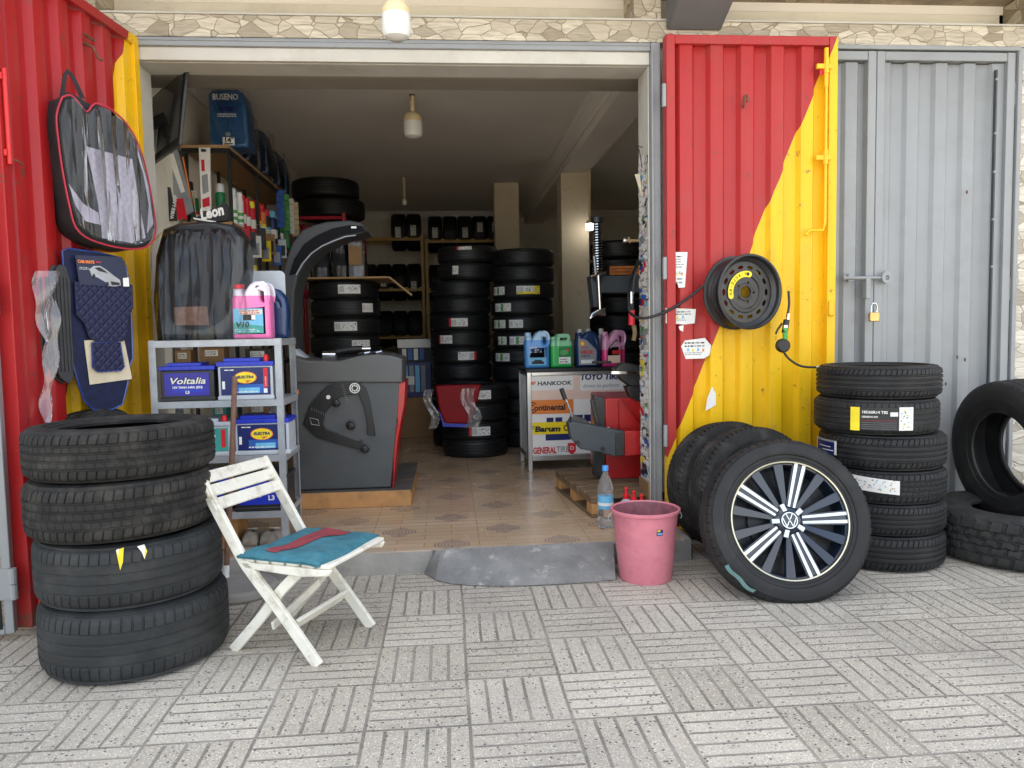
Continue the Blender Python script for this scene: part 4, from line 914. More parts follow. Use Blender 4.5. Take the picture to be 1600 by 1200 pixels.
b.grid(lambda u, v: ((.332-.012*v+.004*math.sin(u*9))*math.cos(math.radians(-58+26*u)), (.332-.012*v+.004*math.sin(u*9))*math.sin(math.radians(-58+26*u)), .012-.022*v+.006*math.sin(u*5)), 12, 1, 'film tint'); b.build('film_strip', wl_)
lean = math.radians(17); yaw = math.radians(-5)
wl_.matrix_world = Matrix.Translation((1.375, -.985, .336*math.cos(lean)-.003)) @ Matrix.Rotation(yaw, 4, 'Z') @ Matrix.Rotation(-lean, 4, 'X') @ Matrix.Rotation(-PI/2, 4, 'X') @ Matrix.Rotation(PI, 4, 'Z')

# ---- steel rim hung on the door carrying the hose
sr = thing('steel_wheel_rim', 'black steel wheel rim hung flat on the red and yellow door as a hose reel', 'wheel rim')
b = MB(); b.lathe([(.196, .0), (.206, .003), (.208, .010), (.200, .014), (.196, .03), (.176, .045), (.174, .10), (.190, .118), (.194, .138), (.206, .142), (.207, .150), (.2, .152), (.192, .146), (.186, .125), (.168, .11), (.168, .045), (.188, .03), (.190, .006)], 'satin black', 72, closed=True); b.build('barrel', sr)
b = MB(); outl = [ellipse(0, 0, .171, .171, 60), ellipse(0, 0, .033, .033, 28)]
for k in range(14): a = 2*PI*k/14; outl.append(ellipse(.138*math.cos(a), .138*math.sin(a), .010, .019, 16, a))
for k in range(5): a = 2*PI*k/5+.6; outl.append(ellipse(.056*math.cos(a), .056*math.sin(a), .0075, .0075, 12))
b.shape(outl, .006, 'satin black', Matrix.Translation((0, 0, .055)) @ Matrix.Rotation(PI/2, 4, 'X') @ Matrix.Diagonal((1, 1, 1, 1)))
b.lathe([(.115, .052), (.110, .047), (.092, .045), (.088, .050)], 'satin black', 48, caps=False); b.lathe([(.05, .052), (.045, .048), (.036, .048), (.034, .056)], 'satin black', 40, caps=False)
b.build('disc', sr)
sc_ = MB()   # yellow arc sticker with its writing
def arcp(r0, r1, a0, a1, z, m, n=20):
    sc_.grid(lambda u, v: ((r0+(r1-r0)*v)*math.cos(a0+(a1-a0)*u), (r0+(r1-r0)*v)*math.sin(a0+(a1-a0)*u), z), n, 1, m)
# own frame: x right, y up when looking along +z from the street needs mirrored x
def A_(deg): return math.radians(180-deg)
arcp(.083, .116, A_(78), A_(192), .0435, 'label yellow')
for dg in (78, 192): cx, cy = .0995*math.cos(A_(dg)), .0995*math.sin(A_(dg)); sc_.add([(cx+.0165*math.cos(t*PI/8), cy+.0165*math.sin(t*PI/8), .04345) for t in range(16)], [tuple(range(15, -1, -1))], 'label yellow')
msg = 'OR-ECK-TY-'
for i, ch in enumerate('DR-CLCK-TY'):
    dg = 186-104*(i/9); t_ = MB(); t_.text(ch, .021, 0, -.0075, 'label black', align='CENTER', ext=.0001, bold=.0005); a = A_(dg); 
    for_ = []
    for (x, y, z) in t_.v:
        rr = .0995+z; ta = a - x/.0995*(-1)*(-1)
        for_.append((rr*math.cos(ta), rr*math.sin(ta), .0428-abs(y)*0))
    sc_.add(for_, t_.f, 'label black')
cx, cy = .0995*math.cos(A_(84)), .0995*math.sin(A_(84)); sc_.add([(cx+.010*math.cos(t*PI/6), cy+.010*math.sin(t*PI/6), .0424) for t in range(12)], [tuple(range(11, -1, -1))], 'label black')
sc_.build('sticker', sr, smooth=0)
RIMC = Vector((1.495, -.265, 1.275))
sr.matrix_world = Matrix.Translation(RIMC) @ Matrix.Rotation(math.radians(14), 4, 'Z') @ Matrix.Rotation(-PI/2, 4, 'X') @ Matrix.Rotation(PI, 4, 'Z') @ Matrix.Scale(.90, 4)
# hose coiled on it
hs = thing('air_hose', 'black air hose wound round the hanging wheel rim and running to the tyre stack', 'hose')
b = MB(); Rm = sr.matrix_world.copy(); coil = []
for k in range(0, 150):
    a = -2*PI*k/36 + 2.2; rr = .186+.001*math.sin(k); zz = .055+.045*(k/150); coil.append(Rm @ Vector((rr*math.cos(a), rr*math.sin(a), zz)))
def bez(pts, n=10):
    out = []; P = [Vector(p) for p in pts]
    for i in range(len(P)-1):
        p0 = P[max(i-1, 0)]; p1 = P[i]; p2 = P[i+1]; p3 = P[min(i+2, len(P)-1)]
        for k in range(n): t = k/n; out.append(.5*((2*p1)+(-p0+p2)*t+(2*p0-5*p1+4*p2-p3)*t*t+(-p0+3*p1-3*p2+p3)*t*t*t))
    out.append(P[-1]); return out
b.tube(coil, .0075, 'black plastic', 8)
b.tube(bez([AY(1000, 400, .35), AY(985, 440, .2), AY(982, 478, .1), AY(988, 492, -.03), AY(1008, 497, -.10), AY(1040, 487, -.13), AY(1075, 466, -.15), AY(1104, 442, -.18), AY(1120, 425, -.2)]), .0075, 'black plastic', 8)
b.tube(bez([AY(1232, 455, -.2), AY(1233, 475, -.22), AY(1230, 495, -.24)]), .006, 'black plastic', 8)
b.tube(bez([AY(1222, 545, -.26), AY(1232, 560, -.3), AY(1252, 572, -.33), AY(1278, 574, -.36)]), .0055, 'black plastic', 8)
b.build('hose_line', hs)
b = MB(); b.tube([AY(1276, 574, -.36), AY(1284, 573, -.37)], .007, 'lip gold', 8); b.build('nozzle', hs)
inf = thing('tyre_inflator', 'tyre inflator gun with round gauge hanging from the hose beside the rim', 'inflator')
b = MB(); b.tube([AY(1232, 490, -.24), AY(1231, 500, -.24)], .008, 'chrome', 10); b.tube([AY(1229, 500, -.25), AY(1226, 520, -.26)], .015, 'black plastic', 12); b.tube([AY(1222, 505, -.25), AY(1215, 515, -.25), AY(1212, 522, -.25)], .005, 'black metal', 6); b.build('gun_body', inf)
b = MB(); b.tube([AY(1227, 512, -.262), AY(1227, 530, -.262)], .0125, 'label green', 12); b.tube([AY(1227, 508, -.262), AY(1227, 512, -.262)], .014, 'chrome', 12); b.build('sight_tube', inf)
b = MB(); c = AY(1223, 540, -.26); b.T = Matrix.Translation(c) @ Matrix.Rotation(math.radians(90), 4, 'X'); b.lathe([(.0, -.018), (.028, -.018), (.034, -.012), (.036, .0), (.034, .012), (.028, .018), (0, .018)], 'black plastic', 28); b.build('gauge', inf)

# ================================================================ STREET SIDE SMALL THINGS
# bucket
bk = thing('bucket', 'grubby pink plastic bucket standing before the step', 'bucket', (.855, -.66, 0))
KB = .9
b = MB(); b.T = Matrix.Diagonal((KB, KB, 1, 1)); b.lathe([(0, .004), (.118, .004), (.124, .0), (.128, .006), (.143, .14), (.157, .29), (.160, .30), (.168, .300), (.171, .306), (.170, .314), (.162, .316), (.1575, .31)], 'pink plastic', 64, caps=False); b.lathe([(.1575, .31), (.153, .28), (.138, .13), (.122, .012), (0, .012)], 'pink plastic inside', 64, caps=False); b.build('body', bk)
b = MB()
for s_ in (-1, 1): b.T = Matrix.Diagonal((KB, KB, 1, 1)); b.tube([(s_*.166, 0, .296), (s_*.180, 0, .285), (s_*.184, 0, .268), (s_*.176, -.004, .262)], .003, 'galvanised', 6)
b.build('handle_ear', bk)
b = MB()
for (a0, a1, z0, z1, m, e) in ((-84, -72, .222, .248, 'label navy', 0), (-83, -77, .239, .247, 'label yellow', .0006), (-82.5, -73, .226, .234, 'label light blue', .0006)):
    b.grid(lambda u, v: (KB*(.1495+(z0+(z1-z0)*v-.22)*.1+.0015+e)*math.cos(math.radians(a0+(a1-a0)*u)), KB*(.1495+(z0+(z1-z0)*v-.22)*.1+.0015+e)*math.sin(math.radians(a0+(a1-a0)*u)), z0+(z1-z0)*v), 4, 1, m)
b.build('sticker', bk)
# water bottle
wb = thing('water_bottle', 'clear plastic water bottle with a blue cap standing behind the pink bucket', 'bottle', (.775, -.19, FZ))
b = MB(); b.lathe([(0, .0), (.034, .0), (.040, .008), (.040, .05), (.037, .055), (.040, .06), (.040, .09), (.0385, .10), (.0385, .17), (.040, .18), (.040, .20), (.034, .235), (.02, .265), (.0135, .28), (.0135, .292)], 'clear plastic', 36, caps=False); b.build('body', wb)
b = MB(); b.lathe([(.0395, .102), (.0395, .168)], 'label light blue', 36, caps=False); b.lathe([(.0399, .12), (.0399, .135)], 'white paper', 36, caps=False); b.build('label_band', wb)
b = MB(); b.lathe([(0, .318), (.014, .318), (.0155, .315), (.0155, .292), (.012, .29)], 'blue cap', 24); b.build('cap', wb)
# three squeeze bottles
for (px, py, lab) in ((978, 795, 'leftmost small grey squeeze bottle with a red cap behind the bucket'), (990, 800, 'middle small grey squeeze bottle with a red cap behind the bucket'), (1002, 807, 'rightmost small grey squeeze bottle with a red cap, tucked behind the bucket rim')):
    Yb = {978: -.16, 990: -.25, 1002: -.33}[px]; p = AY(px, 720, Yb)
    sb = thing('squeeze_bottle', lab, 'bottle', (p.x, Yb, FZ), group='red-capped bottles behind the bucket')
    b = MB(); b.lathe([(0, 0), (.030, 0), (.034, .006), (.034, .10), (.030, .122), (.016, .138), (.014, .142)], 'battery grey', 28); b.build('body', sb)
    b = MB(); b.lathe([(.015, .139), (.017, .141), (.017, .160), (.009, .166), (.007, .185), (.010, .190), (.008, .198), (0, .200)], 'red cap', 20); b.build('cap', sb)

# folding chair, local x = the way it faces, y = far side
ch = thing('folding_chair', 'old white painted wooden folding chair standing on the pavement', 'chair', (-.55, -1.168, 0), math.radians(-24.3))
wp = 'white chair paint'
def curved_leg(pts, y, w_, th_, nm):
    """flat bar following (x, z) points, width w_ in the x-z plane, thickness th_ in y"""
    P = bez([(x, 0, z) for x, z in pts], 6); Lp = []; Rp = []
    for i, p in enumerate(P):
        a = P[max(i-1, 0)]; c = P[min(i+1, len(P)-1)]; d = (c-a).normalized(); n_ = Vector((-d.z, 0, d.x)); Lp.append((p.x+n_.x*w_/2, p.z+n_.z*w_/2)); Rp.append((p.x-n_.x*w_/2, p.z-n_.z*w_/2))
    b = MB(); n = len(P); vs = []
    for yy in (y-th_/2, y+th_/2): vs += [(x, yy, z) for x, z in Lp] + [(x, yy, z) for x, z in Rp]
    fs = []
    for i in range(n-1):
        fs += [(i, i+1, n+i+1, n+i), (2*n+i, 3*n+i, 3*n+i+1, 2*n+i+1), (i, 2*n+i, 2*n+i+1, i+1), (n+i, n+i+1, 3*n+i+1, 3*n+i)]
    fs += [(0, n, 3*n, 2*n), (n-1, 3*n-1, 4*n-1, 2*n-1)]
    b.add(vs, fs, wp); return b.build(nm, ch, bevel=.003)
back = [(-.280, .628), (-.238, .56), (-.178, .46), (-.108, .345), (-.065, .29), (.06, .15), (.184, .0)]
curved_leg(back, -.176, .040, .018, 'leg'); curved_leg(back, .176, .040, .018, 'leg')
fl = [(.15, .340), (.105, .305), (.03, .235), (-.05, .14), (-.12, .065), (-.183, .0)]
curved_leg(fl, -.152, .036, .018, 'leg'); curved_leg(fl, .152, .036, .018, 'leg')
def slat(x0, z0, x1, z1, nm='back_slat', y0=-.188, y1=.188, th_=.014):
    b = MB(); b.beam(((x0+x1)/2, y0, (z0+z1)/2), ((x0+x1)/2, y1, (z0+z1)/2), th_, math.hypot(x1-x0, z1-z0), wp, up=(x1-x0, 0, z1-z0)); return b.build(nm, ch, bevel=.004)
for k in range(3):
    za = .632-k*.045; xa = -.288+k*.0255+.028*0; slat(xa+.015, za, xa+.015+.021, za-.038)
for k in range(6): x = -.105+k*.060; b = MB(); b.bb(x, x+.050, -.185, .185, .334, .348, wp); b.build('seat_slat', ch, bevel=.005)
b = MB(); 
for y in (-.176, .176): b.poly([(-.115, .333), (.250, .333), (.240, .312), (.14, .300), (-.09, .310)], y-.009, y+.009, wp)
b.build('seat_rail', ch, bevel=.004)
b = MB(); b.beam((.072, -.15, .115), (.072, .168, .115), .014, .050, wp, up=(.6, 0, .8)); b.build('stretcher', ch, bevel=.003)
b = MB(); b.beam((-.02, -.143, .10), (-.02, .143, .165), .012, .03, wp, up=(0, 0, 1)); b.build('stretcher', ch, bevel=.003)
cu_ = thing('seat_cushion', 'faded teal seat pad with a red patch lying on the white chair', 'cushion', (-.55, -1.168, .349), math.radians(-24.3))
b = MB()
def cush(u, v, top):
    x = -.115+.325*u+.02*v+.010*math.sin(v*5); y = -.195+.385*v; e = min(u, 1-u, v, 1-v)*8; z = (.020+.004*math.sin(u*9+v*5)+.003*math.sin(v*14))*min(1, e+.25); 
    dz = -.02*max(0, u-.85)/.15 if u > .85 else 0
    return (x, y, (z if top else .001)+dz*.3)
b.grid(lambda u, v: cush(u, v, 1), 20, 20, 'teal cushion'); b.grid(lambda u, v: cush(1-u, v, 0), 20, 20, 'teal cushion'); 
ed = []
b.build('pad', cu_, solid=.004)
def patchp(u, v):
    y = -.165+.31*v; x = -.02+.045*u+.075*v*(.4+u); vv = (y+.195)/.385; uu = (x+.115-.02*vv-.010*math.sin(vv*5))/.325
    c_ = cush(uu, vv, 1); return (x, y, c_[2]+.0048)
b = MB(); b.grid(patchp, 8, 20, 'red patch'); b.build('patch', cu_)

# stick in its round base
st = thing('wooden_pole', 'thin brown wooden pole with a white foot standing in a round concrete base', 'pole')
b = MB(); p0 = AY(353, 902, -.60); p1 = AY(367, 588, -.50); q = p0.lerp(p1, .06); b.tube([q, q.lerp(p1, .5)+Vector((.003, 0, 0)), p1], [.0125, .012, .0115], 'pole brown', 10); b.build('shaft', st)
b = MB(); b.tube([p0, p0.lerp(p1, .06)], [.014, .012], 'white plastic', 12); b.build('foot', st)
b = MB(); b.T = Matrix.Translation((p0.x+.06, p0.y-.02, 0)); b.lathe([(0, .0), (.15, 0), (.16, .012), (.158, .035), (.145, .045), (.10, .047), (0, .047)], 'concrete', 48); b.build('base', st, bevel=.003)

# ---- hanging things on the red leaf
def plane_T(A, th): return Matrix.Translation((A[0], A[1], 0)) @ Matrix.Rotation(th, 4, 'Z')
thb = math.radians(50); Ab = (-1.50, -.78)
sbag = thing('car_seat_cover_bag', 'black bag with clear front over a grey quilted seat cover, hanging on the red door', 'bag', (Ab[0], Ab[1], 0), thb)
fr_px = [(97, 152), (110, 149), (122, 160), (135, 175), (148, 162), (168, 168), (190, 185), (207, 208), (221, 240), (232, 285), (240, 330), (243, 358), (236, 380), (215, 389), (180, 386), (140, 374), (118, 355), (108, 320), (98, 270), (91, 220), (88, 180)]
fo = trace(fr_px, Ab, thb)
b = MB(); b.shape([fo], .15, 'black cloth', Matrix.Translation((0, .078, 0)), bevel=.02, smooth=True)
b.build('shell', sbag)
b = MB(); P3 = [(x, -.0015, z) for x, z in fo]; b.tube(bez(P3+[P3[0]], 3), .0042, 'red piping', 6); P4 = [(x-.004, .16, z) for x, z in fo]; b.tube(bez(P4+[P4[0]], 3), .003, 'red piping', 6); b.build('piping', sbag)
cx = sum(p[0] for p in fo)/len(fo); cz = sum(p[1] for p in fo)/len(fo); fin = [(cx+(x-cx)*.95, cz+(z-cz)*.95) for x, z in fo]
b = MB()
tr_ = lambda l: trace(l, Ab, thb)
def clampin(pts, y, m):
    b.shape([pts], .004, m, Matrix.Translation((0, y, 0)))
clampin([(cx+(x-cx)*.965, cz+(z-cz)*.965) for x, z in tr_(fr_px)], -.003, 'seat black')
clampin(tr_([(133, 229), (205, 249), (213, 300), (226, 372), (205, 380), (158, 372), (152, 320), (142, 270)]), -.006, 'quilt panel')
clampin(tr_([(106, 288), (128, 318), (152, 333), (157, 362), (136, 352), (117, 322)]), -.0065, 'quilt lilac')
clampin(tr_([(207, 222), (214, 235), (230, 290), (238, 350), (228, 365), (231, 320), (222, 270)]), -.0068, 'quilt lilac')
clampin(tr_([(118, 341), (135, 347), (156, 352), (157, 369), (140, 368)]), -.009, 'seat black')
b.build('seat_cover', sbag, smooth=0)
b = MB()
def inpoly_grid(poly, y, m, n=1):
    b.shape([poly], .0006, m, Matrix.Translation((0, y, 0)))
inpoly_grid(fin, -.016, 'window film'); b.build('clear_window', sbag, smooth=0)
b = MB(); h = tr_([(104, 155), (111, 112), (115, 106), (122, 112), (139, 150)]); b.shape([[(h[0][0]-.006, h[0][1]), (h[1][0]-.007, h[1][1]), (h[2][0], h[2][1]+.006), (h[3][0]+.007, h[3][1]), (h[4][0]+.010, h[4][1]), (h[4][0]-.010, h[4][1]), (h[3][0]-.006, h[3][1]-.01), (h[2][0], h[2][1]-.008), (h[1][0]+.006, h[1][1]-.01), (h[0][0]+.010, h[0][1])]], .004, 'black cloth', Matrix.Translation((0, .05, 0)))
top = tr_([(92, 158), (112, 140), (128, 146), (150, 160), (140, 178), (124, 166), (108, 155)]); b.shape([top], .01, 'black cloth', Matrix.Translation((0, .05, 0))); b.build('handle', sbag)

thm = math.radians(52); Am = (-1.50, -.72)
cm = thing('car_mat_set', 'hanging set of dark blue quilted car mats under a printed car picture card', 'car mats', (Am[0], Am[1], 0), thm)
tm = lambda l: trace(l, Am, thm)
b = MB(); o1 = tm([(98, 392), (107, 388), (150, 394), (186, 402), (197, 415), (204, 450), (207, 520), (208, 560), (203, 572), (200, 600), (192, 632), (176, 640), (146, 640), (132, 625), (122, 595), (113, 560), (108, 520), (103, 460)])
b.shape([o1], .016, 'blue mat', Matrix.Translation((0, .012, 0)), bevel=.005); b.build('mat', cm)
b = MB(); b.tube([(x, .004, z) for x, z in o1], .004, 'blue piping', 6, closed=True); b.build('piping', cm)
b = MB(); o2 = tm([(113, 440), (204, 445), (205, 480), (197, 495), (196, 520), (190, 532), (150, 535), (137, 526), (130, 505), (116, 490)]); b.shape([o2], .010, 'quilt navy', Matrix.Translation((0, -.012, 0)), bevel=.003); b.build('mat', cm)
b = MB(); b.tube([(x, -.013, z) for x, z in o2[2:]], .003, 'seat black', 6); b.build('piping', cm)
b = MB(); o3 = tm([(131, 532), (193, 528), (206, 592), (140, 601)]); b.shape([o3], .003, 'beige card', Matrix.Translation((0, -.001, 0))); b.build('backing_card', cm)
b = MB(); o4 = tm([(141, 535), (185, 535), (191, 573), (186, 579), (150, 581), (142, 574)]); b.shape([o4], .010, 'quilt navy', Matrix.Translation((0, -.010, 0)), bevel=.003); b.tube([(x, -.016, z) for x, z in o4], .0026, 'blue piping', 6, closed=True); b.build('mat', cm)
b = MB(); o5 = tm([(113, 399), (186, 402), (191, 410), (197, 449), (120, 445)]); b.shape([o5], .003, 'card navy', Matrix.Translation((0, -.019, 0)))
pc = tm([(117, 411)])[0]; wtx = tm([(143, 411)])[0][0]-pc[0]
b.text('CAR MATS', .017, pc[0], pc[1], 'label orange', y=-.0215, wide=wtx, bold=.0006); pp = tm([(146, 411)])[0]; quad(b, pp[0], pp[0]+.02, pp[1]+.001, pp[1]+.005, -.0212, 'label red')
pp = tm([(119, 417)])[0]; fine_print(b, pp[0], pp[0]+.05, pp[1]-.012, pp[1], -.0212, 4, ('white paper', 'label grey'), 3)
car = tm([(135, 421), (142, 416), (152, 416), (162, 422), (173, 431), (183, 438), (184, 446), (175, 448), (163, 447), (160, 441), (148, 434), (139, 432)]); b.shape([car], .001, 'galvanised', Matrix.Translation((0, -.0218, 0)))
win = tm([(143, 419), (151, 418), (160, 424), (163, 427), (150, 424)]); b.shape([win], .001, 'label black', Matrix.Translation((0, -.0232, 0)))
for (cx_, cy_) in ((142, 432), (163, 444)): w2 = tm([(cx_, cy_)])[0]; b.shape([ellipse(w2[0], w2[1], .006, .009, 14)], .001, 'label black', Matrix.Translation((0, -.0236, 0)))
gr_ = tm([(168, 440), (182, 442), (182, 446), (170, 446)]); b.shape([gr_], .001, 'label black', Matrix.Translation((0, -.0232, 0)))
l2 = tm([(187, 435), (196, 434), (197, 448), (188, 448)]); b.shape([l2], .001, 'white paper', Matrix.Translation((0, -.0238, 0)))
b.build('header_card', cm, smooth=0)
# black rubber mats hanging beside it
th3 = math.radians(60); A3 = (-1.54, -.80)
rm = thing('rubber_mats', 'bundle of black ribbed rubber car mats hanging left of the blue mats', 'car mats', (A3[0], A3[1], 0), th3); t3 = lambda l: trace(l, A3, th3)
for k, (dx, y) in enumerate(((0, .05), (4, .03), (9, .01))):
    b = MB(); o1 = t3([(80+dx, 420), (86+dx, 413), (96+dx, 416), (103+dx, 440), (105+dx, 540), (108+dx, 590), (100+dx, 600), (86+dx, 590), (76+dx, 560), (74+dx, 480)]); b.shape([o1], .012, 'hanging mat rubber', Matrix.Translation((0, y, 0)), bevel=.003)
    xs = [p[0] for p in o1]; zs_ = [p[1] for p in o1]
    for q in range(5): x = min(xs)+(max(xs)-min(xs))*(q+1)/6; b.bb(x-.003, x+.003, y-.010, y-.005, min(zs_)+.05, max(zs_)-.05, 'hanging mat rubber')
    b.build('mat', rm)
th4 = math.radians(75); A4 = (-1.575, -.90)
pf = thing('plastic_sheet', 'crumpled clear plastic wrapper hanging over the red door', 'wrapper', (A4[0], A4[1], 0), th4); t4 = lambda l: trace(l, A4, th4)
e0 = t4([(45, 423), (46, 470), (51, 520), (56, 560), (58, 610), (58, 660)]); e1 = t4([(84, 424), (82, 470), (78, 520), (77, 570), (74, 620), (68, 665)])
def fs_(u, v):
    i = min(int(v*5), 4); f = v*5-i; a = (e0[i][0]*(1-f)+e0[i+1][0]*f, e0[i][1]*(1-f)+e0[i+1][1]*f); c = (e1[i][0]*(1-f)+e1[i+1][0]*f, e1[i][1]*(1-f)+e1[i+1][1]*f)
    return (a[0]*(1-u)+c[0]*u, -.03+.014*math.sin(u*7+v*9)+.010*math.sin(v*23+u*4), a[1]*(1-u)+c[1]*u)
b = MB(); b.grid(fs_, 10, 34, 'hazy film'); b.build('film', pf)

# ================================================================ SHELF IN THE DOORWAY AND WHAT STANDS ON IT
SX0, SX1, SY0, SY1 = -1.318, -.742, -.425, -.10
SH = (1.072, .800, .548, .290)
shf = thing('metal_shelf', 'grey metal shelf rack with batteries standing in the left of the doorway', 'shelf', (0, 0, 0))
for (x, y) in ((SX0, SY0), (SX1-.03, SY0), (SX0, SY1-.03), (SX1-.03, SY1-.03)):
    b = MB(); sx = 1 if x < -1 else -1; xo = x if sx > 0 else x+.03
    b.bb(min(xo, xo+sx*.03), max(xo, xo+sx*.03), y if y < -.3 else y+.028, y+.002 if y < -.3 else y+.03, FZ+.001, SH[0]+.02, 'galvanised'); b.bb(xo if sx > 0 else xo-.002, xo+.002 if sx > 0 else xo, y+.0022, y+.0278, FZ+.001, SH[0]+.02, 'galvanised'); b.build('post', shf)
for z in SH:
    b = MB(); b.bb(SX0+.003, SX1-.003, SY0-.003, SY0+.002-.0045, z-.012, z+.018, 'galvanised'); b.bb(SX0+.003, SX1-.003, SY0+.003, SY1-.003, z+.010, z+.0175, 'galvanised'); b.bb(SX1+.0005, SX1+.003, SY0, SY1, z-.012, z+.018, 'galvanised'); b.build('shelf_board', shf, bevel=.0015)
TOPZ = [z+.018 for z in SH]
def jug(name, label, loc, wd, h, dp, mat, capm, style='A', rz=0, lab=None, mirror=False, group=None, cat='jug'):
    j = thing(name, label, cat, loc, rz, group)
    sx = -1 if mirror else 1
    if style == 'A': body = [(.04, 0), (.96, 0), (1, .04), (1, .66), (.99, .82), (.93, .93), (.82, .985), (.62, .985), (.48, .93), (.36, .83), (.30, .76), (.27, .86), (.05, .86), (.03, .74), (0, .68), (0, .04)]; hole = ellipse(.82, .76, .07, .13, 20, -.05)
    elif style == 'B': body = [(.04, 0), (.96, 0), (1, .04), (1, .74), (.9, .84), (.84, .97), (.72, 1.0), (.34, 1.0), (.28, .9), (.26, .80), (.22, .86), (.04, .86), (.02, .76), (0, .7), (0, .04)]; hole = rrect(.42, .74, .84, .93, .04)
    else: body = [(.04, 0), (.96, 0), (1, .04), (1, .60), (.97, .78), (.80, .95), (.62, .985), (.40, .92), (.28, .84), (.26, .9), (.06, .9), (.04, .8), (0, .7), (0, .04)]; hole = [(.62, .84), (.72, .82), (.86, .70), (.88, .52), (.80, .50), (.74, .66), (.62, .78)]
    f = lambda pts: [(sx*(x-.5)*wd, z*h) for x, z in pts]
    b = MB(); b.shape([f(body), f(hole)], dp, mat, bevel=min(.022, dp*.25), res=3); b.build('body', j, smooth=50)
    b = MB(); b.T = Matrix.Translation((sx*(.155-.5)*wd, 0, 0)); b.lathe([(.075*wd+.006, .85*h), (.075*wd+.010, .86*h), (.075*wd+.010, .935*h), (.075*wd+.006, .94*h), (0, .94*h)], capm, 20); b.build('cap', j)
    if lab: b = MB(); lab(b, -dp/2-.0015, wd, h); b.build('label', j, smooth=0)
    return j
def lab_v10(b, y, w, h):
    quad(b, -.45*w, .32*w, .10*h, .52*h, y, 'label light blue'); quad(b, -.30*w, .30*w, .42*h, .50*h, y-.0005, 'poster pink'); quad(b, -.2*w, .1*w, .32*h, .42*h, y-.0006, 'label black'); quad(b, .02*w, .12*w, .33*h, .41*h, y-.0007, 'white paper')
    b.add([(-.45*w, y-.0004, .10*h), (.32*w, y-.0004, .10*h), (.32*w, y-.0004, .22*h), (-.45*w, y-.0004, .28*h)], [(0, 1, 2, 3)], 'label teal'); b.text('V10', .036, -.40*w, .20*h, 'label black', y=y-.0014, shear=.2, bold=.0006)
    fine_print(b, -.42*w, .3*w, .12*h, .18*h, y-.001, 3, ('white paper', 'label light blue'), 2); fine_print(b, -.28*w, .28*w, .425*h, .495*h, y-.001, 8, ('label red', 'label navy'), 2)
p = AY(398, 528, -.34)
jug('fluid_jug', 'pink coolant jug with a red cap on top of the metal shelf', (p.x, -.34, TOPZ[0]), .170, .265, .11, 'jug pink', 'red cap', 'A', 0, lab_v10)
p = AY(436, 526, -.22)
jug('fluid_jug', 'dark blue oil jug partly hidden behind the pink jug', (p.x-.035, -.215, TOPZ[0]), .17, .24, .09, 'jug navy', 'label black', 'C')
b = MB(); p = AY(420, 525, -.15); b.shape([rrect(p.x-.09, AY(448, 500, -.15).x, TOPZ[0], AY(440, 423, -.15).z, .025)], .01, 'battery grey', Matrix.Translation((0, -.15, 0)), bevel=.002); tag(b.build('shelf_tray'), 'pale grey plastic panel standing behind the pink jug', 'panel')
# shiny black bag with another seat cover
Y_ = -.36
q = [AY(x, y, Y_) for x, y in ((240, 527), (234, 470), (238, 400), (250, 356), (275, 346), (330, 344), (362, 350), (377, 372), (380, 420), (372, 470), (362, 515), (355, 527))]
bg_ = thing('car_seat_cover_bag', 'shiny black plastic-wrapped car seat cover standing on top of the metal shelf', 'bag', (0, 0, 0))
zb = TOPZ[0]; pts = [(v.x, max(v.z, zb)) for v in q]; pts[0] = (pts[0][0], zb); pts[-1] = (pts[-1][0], zb)
cxx = sum(a for a, c in pts)/len(pts); czz = sum(c for a, c in pts)/len(pts)
b = MB(); b.shape([pts], .20, 'black plastic', Matrix.Translation((0, Y_+.12, 0)), bevel=.03); b.build('pack', bg_)
b = MB(); f1 = [AY(x, y, Y_) for x, y in ((262, 365), (300, 352), (345, 356), (360, 380), (358, 440), (345, 500), (270, 505), (258, 440))]; b.shape([[(v.x, v.z) for v in f1]], .004, 'seat black', Matrix.Translation((0, Y_-.002+.02, 0)), smooth=True); 
f1 = [AY(x, y, Y_) for x, y in ((270, 480), (322, 478), (325, 508), (272, 508))]; b.shape([[(v.x, v.z) for v in f1]], .002, 'pole brown', Matrix.Translation((0, Y_-.004+.02, 0))); b.build('seat_cover', bg_, smooth=0)
# wrinkled film wrapped round it
def wrap(u, v):
    x = cxx + (u-.5)*.50; z = zb+.002+(v)*.505; ex = abs(u-.5)*2; ez = max(0, v-.75)/.25
    lim = 1-max(0, v-.85)*1.2; x = cxx+(u-.5)*.49*(1-.25*ez*ez)
    y = Y_-.02-.05*(1-v)+.07*ex**5+.05*ez**3 - .006*abs(math.sin(u*7+v*3+.4*math.sin(v*5)))-.003*abs(math.sin(u*10-v*11+math.sin(u*5)))
    return (x, y, z)
b = MB(); b.grid(wrap, 46, 46, 'clear film'); b.build('wrapping', bg_, smooth=60)

